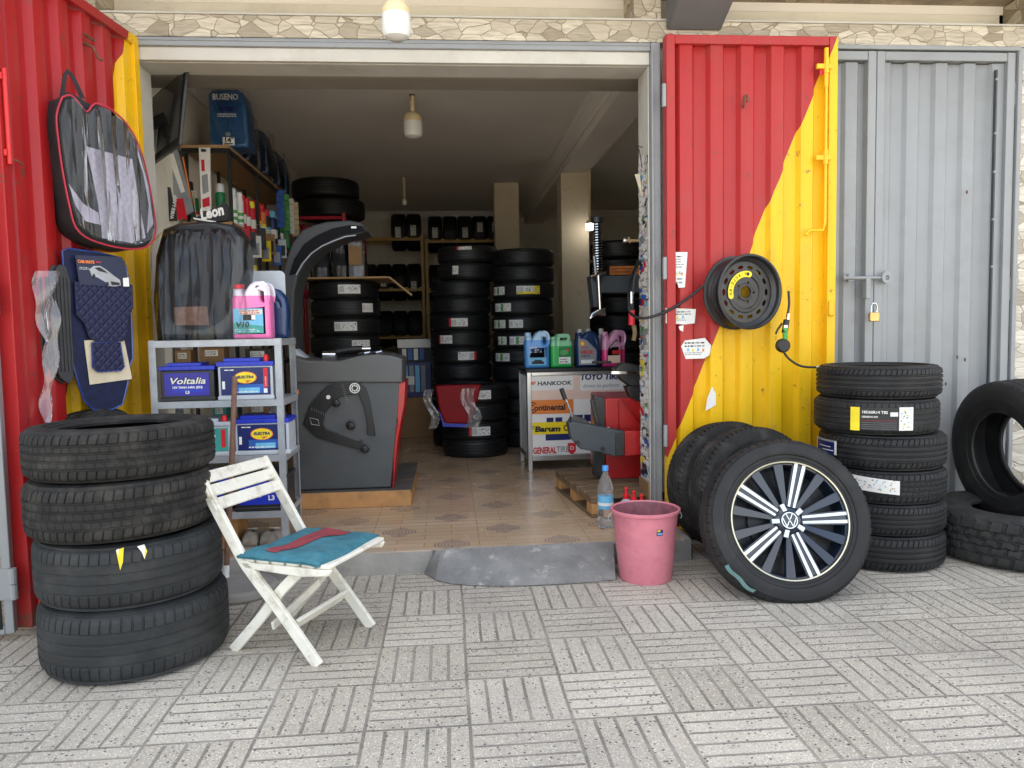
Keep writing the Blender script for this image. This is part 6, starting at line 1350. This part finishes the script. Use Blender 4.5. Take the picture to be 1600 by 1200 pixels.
# red glossy panel wrapped in film
wpn = thing('red_seat_cover', 'glossy dark red cover in clear plastic hung on the low tyre stack', 'cover', (0, 0, 0)); Yp = 1.93
q = [AY(x, y, Yp) for x, y in ((680, 602), (752, 600), (747, 622), (738, 650), (730, 662), (695, 661), (686, 640))]; b = MB(); b.shape([[(v.x, v.z) for v in q]], .05, 'glossy red panel', Matrix.Translation((0, Yp, 0)), bevel=.015, smooth=False); b.build('panel', wpn)
q = [AY(x, y, Yp) for x, y in ((684, 636), (696, 660), (732, 662), (730, 668), (692, 667))]; b = MB(); b.shape([[(v.x, v.z) for v in q]], .03, 'battery blue', Matrix.Translation((0, Yp+.01, 0)), bevel=.004); b.build('trim', wpn)
b = MB(); 
for (ua, ub) in ((-.02, .16), (.76, 1.04)):
    b = MB(); b.grid(lambda u, v: (AY(668, 600, Yp).x+.36*(ua+(ub-ua)*u)+.03*math.sin(v*6), Yp-.036-.012*abs(math.sin(u*4+v*3)), AY(700, 668, Yp).z+.30*v), 6, 14, 'hazy film'); b.build('wrapping', wpn)
# boxes on the floor behind
bx = thing('box_stack', 'open white carton with blue bottles standing on a brown carton', 'box', (0, 0, 0)); Yx = 3.3; xA, xB = AY(624, 600, Yx).x, AY(676, 600, Yx).x; zA, zB, zC, zD = FZ+.002, AY(650, 621, Yx).z, AY(650, 566, Yx).z, AY(650, 530, Yx).z
b = MB(); b.bb(xA, xB, Yx, Yx+.3, zA, zB, 'cardboard'); b.build('brown_carton', bx, bevel=.004)
b = MB(); b.bb(xA+.02, xB-.01, Yx+.02, Yx+.28, zB+.001, zC, 'label navy'); 
for k in range(4): quad(b, xA+.04+k*.055, xA+.08+k*.055, zB+.05, zC-.03, Yx+.018, 'label grey' if k % 2 else 'label light blue')
quad(b, xA+.05, xA+.14, zB+.12, zB+.20, Yx+.017, 'white paper'); b.build('bottle_pack', bx, bevel=.003)
b = MB(); b.bb(xA+.0, xB, Yx+.05, Yx+.28, zC+.001, zD-.06, 'label black'); 
for k in range(4): b.bb(xA+.03+k*.055, xA+.07+k*.055, Yx+.048, Yx+.0505, zC+.02, zD-.09, 'label blue' if k % 2 else 'white paper')
b.bb(xA-.01, xB-.01, Yx+.02, Yx+.03, zD-.08, zD, 'white paper'); b.build('white_carton', bx, bevel=.002)

# ---- yellow racks on the back wall with upright tyres
def back_rack(lab, x0, x1, Y, zs_, ytop):
    t = thing('tyre_rack', lab, 'rack')
    for x in (x0, x1):
        for y in (Y, Y+.42): b = MB(); b.bb(x, x+.035, y, y+.035, FZ+.001, ytop, 'rack yellow'); b.build('post', t)
    for z in zs_:
        for y in (Y-.004, Y+.42): b = MB(); b.bb(x0+.036, x1-.001, y, y+.03, z, z+.05, 'rack yellow'); b.build('beam', t)
    return t
BY = 6.35
zt = AY(612, 376, BY).z; zm = AY(612, 455, BY).z; xl, xr = AY(545, 376, BY).x, AY(657, 376, BY).x
back_rack('yellow steel tyre rack standing at the left of the back wall', xl, xr, BY, (zm, zt, 1.02, .38), zt+.08)
zt2 = AY(720, 379, BY).z; xl2, xr2 = AY(664, 376, BY).x, AY(778, 376, BY).x
back_rack('yellow steel tyre rack standing in the middle of the back wall', xl2, xr2, BY, (zm-.02, zt2, 1.00, .38), zt2+.04)
def rack_row(x, zb, n, where, grp, labels={}):
    for i in range(n):
        nm = ['first', 'second', 'third', 'fourth', 'fifth', 'sixth'][i]; lab = '%s upright tyre from left, %s' % (nm, where) + (', white label' if i in labels else '')
        o = tyre('rack', lab, (x+i*.198, BY+.22, zb+.13), (0, PI/2, 0), grp)
        if i in labels: P = .245; tread_sticker(o, P, math.radians(-90-16)+labels[i], math.radians(-90+16)+labels[i], .06, .13, 'plain', i)
rack_row(AY(610, 340, BY).x, zt, 2, 'top of the left yellow rack', 'upright tyres on the left rack top', {0: 0.1, 1: .0})
rack_row(xr-.99, zm, 5, 'middle level of the left yellow rack', 'upright tyres on the left rack middle', {2: 0, 4: .3})
rack_row(xr-.99, 1.02, 5, 'third level of the left yellow rack', 'upright tyres on the left rack third level', {1: .2})
rack_row(xr-.99, .38, 5, 'lowest level of the left yellow rack', 'upright tyres on the left rack lowest level', {})
rack_row(xl2+.04, 1.00, 4, 'third level of the middle yellow rack', 'upright tyres on the middle rack third level', {})
rack_row(xl2+.04, zt2, 5, 'top of the middle yellow rack', 'upright tyres on the middle rack top', {0: 0, 2: 0, 3: -.3, 4: -.3})
rack_row(xl2+.04, zm-.02, 4, 'second level of the middle yellow rack', 'upright tyres on the middle rack second level', {})

# ---- wheel balancer on its plywood platform
pl = thing('wooden_platform', 'low plywood platform under the wheel balancer', 'platform'); z1_ = FZ+.095
b = MB(); 
for k in range(6): b.bb(-.905, -.225, .475+k*.152, .475+k*.152+.148, z1_-.018, z1_, 'worn board')
b.build('boards', pl, bevel=.003)
b = MB(); b.bb(-.90, -.23, .468, .4745, FZ+.001, z1_-.002, 'plywood edge'); b.bb(-.23, -.2255, .475, 1.385, FZ+.001, z1_-.019, 'plywood edge'); b.bb(-.90, -.235, .476, 1.38, FZ+.001, z1_-.02, 'wood plank'); b.build('edge', pl, bevel=.002)
wbz = thing('wheel_balancer', 'dark grey wheel balancing machine with a curved hood and red side trim', 'machine'); Yf = .53
ZB = z1_+.001
def T(l, Y=Yf): return [(AY(x, y, Y).x, AY(x, y, Y).z) for x, y in l]
b = MB(); lo = T([(458, 596), (624, 596), (622, 640), (616, 700), (611, 764), (460, 766)]); lo[-1] = (lo[-1][0], ZB+.004); lo[-2] = (lo[-2][0], ZB+.004); b.shape([lo], .40, 'balancer grey', Matrix.Translation((0, Yf+.20, 0)), bevel=.008); b.build('cabinet', wbz)
b = MB(); b.shape([T([(456, 556), (480, 563), (530, 564), (560, 556), (590, 553), (612, 555), (629, 560), (629, 598), (456, 598)])], .44, 'balancer top grey', Matrix.Translation((0, Yf+.20, 0)), bevel=.012); b.build('tray_cover', wbz)
b = MB(); b.shape([T([(614, 598), (632, 597), (630, 635), (625, 660), (620, 690), (616, 730), (613, 763), (611, 763), (613, 700), (619, 655), (613, 640)])], .36, 'machine red', Matrix.Translation((.006, Yf+.185, 0)), bevel=.006); b.build('side_trim', wbz)
hood = [(448, 560), (446, 500), (440, 430), (447, 405), (457, 378), (472, 359), (491, 351), (511, 346), (547, 344), (565, 348), (574, 361), (560, 366), (540, 369), (521, 377), (505, 385), (489, 397), (476, 412), (466, 430), (460, 455), (458, 500), (460, 560)]
hood = [(x if x > 450 or y < 430 else x, y) for x, y in hood]
b = MB(); b.shape([T(hood, .62)], .30, 'hood grey', Matrix.Translation((0, .77, 0)), bevel=.012); b.build('hood', wbz)
b = MB(); inn = T([(452, 430), (460, 405), (475, 382), (495, 368), (520, 357), (545, 352), (566, 353), (572, 361), (558, 364), (538, 367), (519, 375), (503, 383), (487, 395), (474, 410), (464, 428)], .62); b.shape([inn], .004, 'hood black', Matrix.Translation((0, .615, 0)))  # flat black band on the front stands for the dark inner face
sl = T([(463, 430), (473, 412), (487, 396), (503, 385), (521, 377), (540, 370), (556, 368)], .62); b.tube([(x, .612, z) for x, z in sl], .004, 'galvanised', 6)
hl = T([(549, 354), (557, 354), (557, 357), (549, 357)], .62); b.shape([hl], .002, 'white plastic', Matrix.Translation((0, .612, 0))); b.build('hood_inner_band', wbz)
# calliper bracket and pegs on the front
b = MB(); yk = Yf-.012
arm = T([(475, 662), (484, 634), (500, 615), (512, 603), (532, 595), (556, 594), (572, 606), (578, 625), (583, 655), (587, 680), (574, 678), (575, 664), (569, 635), (561, 615), (548, 616), (532, 620), (518, 632), (509, 645), (506, 662), (510, 670), (535, 680), (560, 690), (566, 686), (570, 702), (556, 700), (520, 690), (495, 682)])
b.shape([arm], .018, 'black plastic', Matrix.Translation((0, yk, 0)), bevel=.003); b.build('calliper_arm', wbz)
b = MB(); c = T([(555, 606)])[0]; 
b.shape([ellipse(c[0], c[1], .030, .030, 32), ellipse(c[0], c[1], .024, .024, 32)], .0015, 'white plastic', Matrix.Translation((0, yk-.012, 0)))
for k in range(8): a = PI*k/4; b.shape([ellipse(c[0]+.016*math.cos(a), c[1]+.016*math.sin(a), .005, .005, 10)], .0015, 'white plastic', Matrix.Translation((0, yk-.012, 0)))
for k in range(9): a, d_ = T([(535+2*0+k*.9, 602+k*3.1)])[0]; quad(b, a-.004, a+.012, d_, d_+.0015, yk-.0115, 'label grey')
for k in range(8): a, d_ = T([(488+k*3.6, 639+k*1.5)])[0]; quad(b, a, a+.0015, d_-.006, d_+.010, yk-.0115, 'label grey')
q = T([(485, 652), (498, 655), (500, 664), (488, 662)]); b.tube([(x, yk-.0125, z) for x, z in q], .0012, 'white plastic', 4, closed=True); b.build('markings', wbz, smooth=0)
for (x, y) in ((526, 628), (549, 664), (571, 700)):
    a, d_ = T([(x, y)])[0]; b = MB(); b.T = Matrix.Translation((a, Yf-.004, d_)) @ Matrix.Rotation(PI/2, 4, 'X'); b.lathe([(.028, 0), (.028, .012), (.02, .014), (.018, .05), (.008, .052), (.008, .06), (0, .06)], 'black plastic', 24); b.build('peg', wbz)
b = MB(); a, d_ = T([(514, 620)])[0]; b.T = Matrix.Translation((a, yk-.012, d_)) @ Matrix.Rotation(PI/2, 4, 'X'); b.lathe([(.012, 0), (.012, .004), (.004, .005), (0, .005)], 'white plastic', 20); b.build('screw', wbz)
b = MB(); q = T([(455, 608), (455, 622), (464, 622)]); b.shape([[(q[0][0], q[0][1]), (q[1][0], q[1][1]), (q[2][0], q[2][1])]], .001, 'label yellow', Matrix.Translation((0, Yf-.002, 0))); q = T([(462, 609), (467, 609), (467, 616), (462, 616)]); b.shape([q], .001, 'label orange', Matrix.Translation((0, Yf-.002, 0))); b.build('warning_sticker', wbz, smooth=0)
b = MB(); q = [AY(x, y, .75) for x, y in ((510, 553), (530, 549), (548, 546), (566, 545))]; b.tube(q, .02, 'black metal', 12); b.tube([q[-1], q[-1]+Vector((.05, 0, .0))], .012, 'chrome', 12); b.tube([AY(505, 556, .7), AY(525, 556, .7)], .03, 'chrome', 14); b.build('shaft', wbz)
b = MB(); q = [AY(x, y, .66) for x, y in ((449, 535), (480, 561), (455, 561))]; b.add([*q, *[v+Vector((0, .12, 0)) for v in q]], [(0, 2, 1), (3, 4, 5), (0, 1, 4, 3), (1, 2, 5, 4), (2, 0, 3, 5)], 'battery grey'); b.build('side_flap', wbz)
# weights / tools in the tray
b = MB(); 
for k in range(4): p = AY(560+9*k, 553-.6*k, .68); b.tube([p, p+Vector((.035, .01, .006))], .008, 'chrome' if k % 2 else 'black metal', 8)
b.build('tray_tools', wbz)

# ---- counter
ct = thing('display_counter', 'aluminium framed counter with a poster of tyre brand logos on its front', 'counter', (.553, 1.40, FZ), math.radians(2)); CW, CD, CH = .86, .46, .728
b = MB(); b.bb(-.01, CW+.01, -.012, CD+.01, CH-.022, CH, 'black plastic'); b.build('worktop', ct, bevel=.004)
for x in (0, CW-.03):
    for y in (0, CD-.03): b = MB(); b.bb(x, x+.03, y, y+.03, 0, CH-.023, 'aluminium'); b.build('post', ct, bevel=.003)
b = MB()
b.bb(.031, CW-.031, .002, .028, CH-.05, CH-.0235, 'aluminium'); b.bb(.031, CW-.031, .002, .028, .075, .115, 'aluminium'); b.bb(.002, .028, .031, CD-.031, .075, .115, 'aluminium'); b.bb(.002, .028, .031, CD-.031, CH-.05, CH-.0235, 'aluminium')
for k in range(4): b.bb(.008, .02, .10+k*.09, .115+k*.09, .116, CH-.051, 'aluminium')
b.build('frame', ct, bevel=.003)
b = MB(); b.bb(.021, .0275, .031, CD-.031, .116, CH-.051, 'satin black'); b.bb(CW-.028, CW-.022, .031, CD-.031, .116, CH-.051, 'black plastic'); b.bb(.0305, CW-.0305, .3, .31, .116, CH-.051, 'black plastic'); b.build('side_panel', ct)
k_ = .00452
def cx2(px): return (px-825)*k_
def cz2(py): return CH-(py-577)*k_*1.0
b = MB(); quad(b, .031, CW-.031, .116, CH-.051, .010, 'poster white')
y = .0085
quad(b, .031, CW-.031, cz2(600+26), CH-.051, y, 'poster pink'); quad(b, .031, cx2(898), cz2(611), cz2(589), y-.001, 'poster white'); quad(b, cx2(909), CW-.031, cz2(613), cz2(584), y-.001, 'poster white')
b.text('HANKOOK', .040, cx2(841), cz2(603), 'label black', y=y-.0022, wide=.245, bold=.001, shear=.1)
for q in range(2): b.poly([(cx2(827+5*q), cz2(601.5)), (cx2(834+4*q), cz2(596.5)), (cx2(836+4*q), cz2(596.5)), (cx2(832+5*q), cz2(601.5))], y-.0022, y-.002, 'label orange' if q else 'label red')
b.text('TOYO TIRES', .060, cx2(909), cz2(596), 'label navy', y=y-.0022, wide=.315, bold=.0028, shear=.12); b.text('driven to perform', .040, cx2(913), cz2(608.5), 'label grey', y=y-.0022, wide=.26, shear=.2)
quad(b, .031, cx2(898), cz2(648), cz2(626), y-.001, 'poster orange'); b.text('Continental', .058, cx2(827), cz2(642), 'label black', y=y-.0022, wide=.262, bold=.002)
b.tube([(cx2(833)+.034*math.cos(t), y-.002, cz2(637.5)+.036*math.sin(t)) for t in [math.radians(40+28*k) for k in range(11)]], .004, 'label black', 5)
quad(b, .035, cx2(893), cz2(680), cz2(661), y-.001, 'poster yellow'); b.text('Barum', .052, cx2(836), cz2(675.5), 'label black', y=y-.0022, wide=.185, bold=.003, shear=.15)
b.shape([ellipse(cx2(886), cz2(671), .020, .022, 24), ellipse(cx2(886), cz2(671), .012, .013, 20)], .001, 'label black', Matrix.Translation((0, y-.002, 0)))
for q in range(3): quad(b, cx2(831+q), cx2(838), cz2(667.5+q*2), cz2(666.8+q*2), y-.0022, 'label black')
for (a0, a1, m) in ((855, 866, 'label navy'), (869, 880, 'label navy'), (893, 913, 'label navy'), (915, 930, 'label navy')): quad(b, cx2(a0), cx2(a1), cz2(662 if a0 > 890 else 661), cz2(654 if a0 < 890 else 651), y-.0005, m)
quad(b, cx2(853), cx2(893), cz2(690), cz2(680), y-.0005, 'label navy'); quad(b, cx2(925), CW-.031, cz2(678), cz2(660), y-.0008, 'label navy'); b.text('M', .05, cx2(928), cz2(673), 'white paper', y=y-.002, bold=.003, shear=.2)
b.text('GENERAL', .062, .034, cz2(710), 'label red', y=y-.0022, wide=.168, bold=.0022, shear=.05); b.text('TIRE', .060, cx2(870), cz2(709), 'label grey', y=y-.0022, wide=.088, bold=.001, shear=.05)
b.shape([[(cx2(888), cz2(695)), (cx2(901), cz2(695)), (cx2(901), cz2(708)), (cx2(894.5), cz2(714)), (cx2(888), cz2(708))]], .001, 'label red', Matrix.Translation((0, y-.002, 0))); b.shape([ellipse(cx2(894.5), cz2(703), .014, .014, 16), ellipse(cx2(894.5), cz2(703), .009, .009, 16)], .001, 'white paper', Matrix.Translation((0, y-.0032, 0)))
quad(b, cx2(935), CW-.031, cz2(718), cz2(700), y-.0009, 'label black'); quad(b, .031, cx2(870), cz2(719), cz2(717), y-.0009, 'label navy')
b.build('poster', ct, smooth=0)
# jugs on the counter
TZc = FZ+CH+.001
def l_blue(b, y, w, h): quad(b, -.36*w, .36*w, .08*h, .28*h, y, 'label light blue'); b.poly([(-.25*w, .15*h), (-.1*w, .22*h), (.12*w, .22*h), (.28*w, .15*h), (.25*w, .11*h), (-.25*w, .11*h)], y-.001, y-.0008, 'label black'); fine_print(b, -.3*w, .3*w, .40*h, .56*h, y, 3, ('white paper', 'label blue'), 3)
def l_green(b, y, w, h): quad(b, -.15*w, .38*w, .12*h, .62*h, y, 'green plastic'); quad(b, -.15*w, .38*w, .12*h, .32*h, y-.0006, 'white paper'); b.shape([ellipse(.08*w, .46*h, .2*w, .08*h, 16)], .001, 'label green', Matrix.Translation((0, y-.001, 0))); fine_print(b, -.1*w, .34*w, .14*h, .28*h, y-.001, 3, rows=2); quad(b, .2*w, .34*w, .5*h, .56*h, y-.001, 'label red')
def l_helix(b, y, w, h):
    b.shape([[(-.4*w, .06*h), (.30*w, .06*h), (.34*w, .45*h), (-.1*w, .74*h), (-.42*w, .78*h)]], .001, 'label grey', Matrix.Translation((0, y, 0))); b.text('HELIX', .036, -.34*w, .36*h, 'label red', y=y-.0015, wide=.52*w, bold=.0012); fine_print(b, -.3*w, .1*w, .27*h, .33*h, y-.0015, 4, ('label navy',), 1); fine_print(b, -.3*w, .0*w, .50*h, .56*h, y-.0015, 5, ('label red',), 1)
    b.shape([ellipse(-.25*w, .64*h, .10*w, .07*h, 12)], .001, 'label orange', Matrix.Translation((0, y-.0012, 0))); b.shape([ellipse(-.25*w, .635*h, .06*w, .045*h, 9)], .001, 'label yellow', Matrix.Translation((0, y-.0024, 0))); quad(b, -.32*w, .2*w, .10*h, .2*h, y-.001, 'white paper')
def l_rose(b, y, w, h): quad(b, -.3*w, .25*w, .1*h, .3*h, y, 'poster pink'); b.poly([(-.25*w, .52*h), (.1*w, .74*h), (.15*w, .68*h), (-.2*w, .45*h)], y-.001, y-.0008, 'label black'); b.poly([(-.18*w, .515*h), (.09*w, .685*h), (.1*w, .66*h), (-.16*w, .5*h)], y-.0018, y-.0015, 'white paper'); quad(b, -.1*w, .3*w, .34*h, .44*h, y, 'label red')
g = 'jugs standing on the counter'
for (px, w_, h_, m, st_, lb, lab, cap) in ((838, .175, .27, 'jug blue', 'A', l_blue, 'light blue screenwash jug, first from the left on the counter', 'jug blue'), (876, .16, .235, 'jug green', 'B', l_green, 'bright green coolant jug, second from the left on the counter', 'jug green'), (917, .175, .265, 'jug navy', 'C', l_helix, 'dark blue oil jug with a grey label, third from the left on the counter', 'jug navy'), (957, .165, .265, 'jug rose', 'A', l_rose, 'pink coolant jug, rightmost on the counter', 'jug rose')):
    p = AY(px, 540, 1.53); jug('fluid_jug', lab, (p.x, 1.53, TZc), w_, h_, .11, m, cap, st_, .03, lb, group=g)
for k, px in enumerate((905, 918, 938)): p = AY(px, 515, 1.75); b = MB(); t = thing('small_bottle', ['small grey bottle with a white cap, left of three behind the oil jug', 'small grey bottle in the middle of three behind the oil jug', 'small pale bottle, right of three behind the oil jug'][k], 'bottle', (p.x, 1.72, TZc), 0, 'small bottles behind the jugs'); b.lathe([(0, 0), (.028, 0), (.03, .01), (.03, .20), (.014, .23)], 'battery grey', 20); b.build('body', t); b = MB(); b.lathe([(.016, .228), (.018, .23), (.018, .27), (0, .275)], 'white plastic', 16); b.build('cap', t)

# ---- pallet and tyre changer
pa = thing('pallet', 'weathered wooden pallet under the red tyre changer', 'pallet', (.80, .02, FZ), math.radians(6)); 
PW, PD = .82, .80; x0 = -.06
for k in range(6): b = MB(); b.bb(x0, x0+PW, k*.135, k*.135+.105, .098, .118, 'wood plank'); b.build('deck_board', pa, bevel=.003)
for x in (x0, x0+PW/2-.05, x0+PW-.1):
    b = MB(); b.bb(x, x+.10, 0, .78, .078, .0975, 'wood plank'); b.bb(x, x+.10, .0, .78, .001, .018, 'wood plank'); b.build('stringer_board', pa, bevel=.003)
    for y in (0.0, .34, .68): b = MB(); b.bb(x+.002, x+.098, y+.002, y+.098, .0185, .0775, 'plywood edge'); b.build('block', pa, bevel=.004)
PZ = FZ+.1195
tcg = thing('tyre_changer', 'red tyre changing machine with dark grey arm half hidden by the doorway', 'machine', (0, 0, 0)); Yt = .45
def Tq(l, Y): return [(AY(x, y, Y).x, AY(x, y, Y).z) for x, y in l]
b = MB(); xa = AY(947, 700, Yt).x; b.bb(xa, xa+.55, Yt, Yt+.5, PZ, AY(950, 692, Yt).z, 'machine red'); b.build('lower_cabinet', tcg, bevel=.006)
b = MB(); xa2 = AY(945, 640, Yt).x; b.bb(xa2, xa2+.28, Yt-.02, Yt+.45, AY(950, 691, Yt).z, AY(950, 622, Yt).z, 'machine red'); q = Tq([(968, 672), (1010, 690), (1010, 676), (968, 624)], Yt-.05); b.shape([q], .03, 'machine red', Matrix.Translation((0, Yt-.045, 0))); b.build('upper_cabinet', tcg, bevel=.006)
b = MB(); q = Tq([(928, 617), (946, 622), (948, 680), (935, 672), (930, 650)], Yt); b.shape([q], .10, 'satin black', Matrix.Translation((0, Yt+.05, 0)), bevel=.004); q = Tq([(929, 668), (944, 668), (944, 745), (930, 745)], Yt); b.shape([q], .10, 'satin black', Matrix.Translation((0, Yt+.05, 0)), bevel=.004); q = Tq([(921, 624), (926, 624), (938, 672), (932, 672)], Yt); b.shape([q], .03, 'satin black', Matrix.Translation((0, Yt-.02, 0)), bevel=.004); b.build('column', tcg)
b = MB(); ya = Yt-.16; q = Tq([(886, 660), (893, 657), (960, 670), (973, 672), (973, 710), (960, 712), (935, 705), (905, 700), (890, 682)], ya); b.shape([q], .09, 'slate grey', Matrix.Translation((0, ya, 0)), bevel=.006)
q = Tq([(888, 662), (896, 648), (915, 655), (924, 664), (900, 670)], ya); b.shape([q], .08, 'satin black', Matrix.Translation((0, ya+.03, 0)), bevel=.005); b.build('bead_arm', tcg)
b = MB(); q = Tq([(959, 675), (972, 675), (972, 708), (959, 710)], ya); b.shape([q], .012, 'satin black', Matrix.Translation((0, ya-.052, 0)), bevel=.002)
b.build('hinge_plate', tcg)
for (x, y) in ((900, 690), (939, 699)): b = MB(); a, d_ = Tq([(x, y)], ya)[0]; b.tube([(a, ya-.062, d_), (a, ya-.045, d_)], .012, 'black metal', 12); b.build('screw', tcg)
b = MB(); b = MB(); a, d_ = Tq([(951, 675)], ya)[0]; b.tube([(a, ya, d_), (a, ya, d_+.03)], .013, 'chrome', 10); b.build('bolt', tcg)
b = MB(); q = Tq([(973, 672), (1020, 672), (1020, 707), (973, 711)], ya); b.shape([q], .09, 'machine red', Matrix.Translation((0, ya, 0)), bevel=.005); b.build('red_arm', tcg)
b = MB(); p0 = AY(900, 668, ya); p1 = AY(891, 640, ya); p2 = AY(883, 622, ya); b.tube([p0, p1, p2], .007, 'chrome', 8); b.tube([AY(883, 624, ya), AY(877, 607, ya)], .013, 'black plastic', 10); b.build('lever', tcg)
b = MB(); q = AY(975, 590, .35); 
b.tube([AY(925, 566, .4), AY(955, 566, .4)], .008, 'black metal', 8); b.tube([AY(955, 582, .38), AY(1005, 582, .38)], .008, 'chrome', 8)
q2 = Tq([(960, 576), (975, 566), (1005, 572), (1010, 600), (985, 604), (968, 592)], .42); b.shape([q2], .12, 'satin black', Matrix.Translation((0, .45, 0)), bevel=.008); q2 = Tq([(955, 580), (1010, 580), (1010, 584), (955, 584)], .38); b.shape([q2], .02, 'chrome', Matrix.Translation((0, .37, 0)))
q2 = Tq([(978, 604), (1010, 600), (1010, 632), (985, 622)], .42); b.shape([q2], .1, 'satin black', Matrix.Translation((0, .45, 0)), bevel=.005)
b.build('turntable', tcg)
# post with spring and mounting head, and the grey arm
b = MB(); Yq = 1.05; a, zt_ = Tq([(933, 345)], Yq)[0]; zb_ = Tq([(930, 428)], Yq)[0][1]; b.tube([(a, Yq, zb_-.05), (a, Yq, zt_)], .022, 'black metal', 16); hel = []
for k in range(0, 19*12): t_ = k/12; hel.append((a+.032*math.cos(t_*2*PI), Yq+.032*math.sin(t_*2*PI), zb_+(zt_-.02-zb_)*t_/19))
b.tube(hel, .0035, 'chrome', 5); b.tube([(a, Yq, zt_-.01), (a, Yq, zt_+.02)], .04, 'satin black', 20); b.build('spring_post', tcg)
b = MB(); z2 = Tq([(930, 430)], Yq)[0][1]; z3 = Tq([(936, 486)], Yq)[0][1]; b.tube([(a, Yq-.03, z2), (a+.01, Yq-.03, z3)], .010, 'chrome', 10); b.tube([(a-.05, Yq-.03, z2-.01), (a+.05, Yq-.03, z2+.01)], .010, 'chrome', 8); b.tube([(a-.03, Yq-.04, z2+.12), (a-.02, Yq-.04, z2)], .008, 'galvanised', 8)
q2 = Tq([(922, 490), (932, 484), (944, 482), (944, 494), (930, 493), (918, 500)], Yq); b.shape([q2], .05, 'chrome', Matrix.Translation((0, Yq-.03, 0)), bevel=.006); b.build('mounting_head', tcg)
b = MB(); q2 = Tq([(920, 432), (1015, 430), (1015, 458), (938, 458), (938, 480), (926, 480)], Yq+.1); b.shape([q2], .14, 'slate grey', Matrix.Translation((0, Yq+.12, 0)), bevel=.006); xa3 = AY(1006, 450, Yq+.1).x; b.bb(xa3, xa3+.16, Yq+.05, Yq+.2, PZ, AY(1000, 432, Yq).z, 'slate grey'); b.build('swing_arm', tcg)
cr = thing('wooden_box', 'small orange-brown slatted wooden box lying in the dark above the grey machine arm', 'box'); q2 = AY(952, 430, 1.3); q3 = AY(992, 415, 1.3)
for k in range(3): b = MB(); zz_ = q2.z+(q3.z-q2.z)*k/3; b.bb(q2.x, q3.x+.06, 1.3-.03, 1.3, zz_, zz_+(q3.z-q2.z)/3-.004, 'orange lit wood'); b.build('slat', cr)
# red grip of an air gun hanging by the jamb
ag = thing('air_gun', 'air tool with a pink-red grip hanging on its hose inside the right jamb', 'air tool'); Yg = .12
b = MB(); b.tube([AY(987, 485, Yg), AY(987, 508, Yg)], .017, 'label red', 12); b.build('grip', ag); b = MB(); b.tube([AY(987, 456, Yg), AY(987, 474, Yg)], .010, 'chrome', 10); b.tube([AY(987, 474, Yg), AY(987, 485, Yg)], .014, 'black plastic', 10); b.build('coupling', ag); b = MB(); b.tube(bez([AY(1002, 400, Yg+.1), AY(993, 425, Yg), AY(988, 456, Yg)]), .006, 'black plastic', 8); b.build('hose_line', ag)
b = MB(); b.tube(bez([AY(990, 508, Yg), AY(992, 520, Yg), AY(990, 532, Yg)]), .012, 'rope tan', 8); b.build('rag', ag)
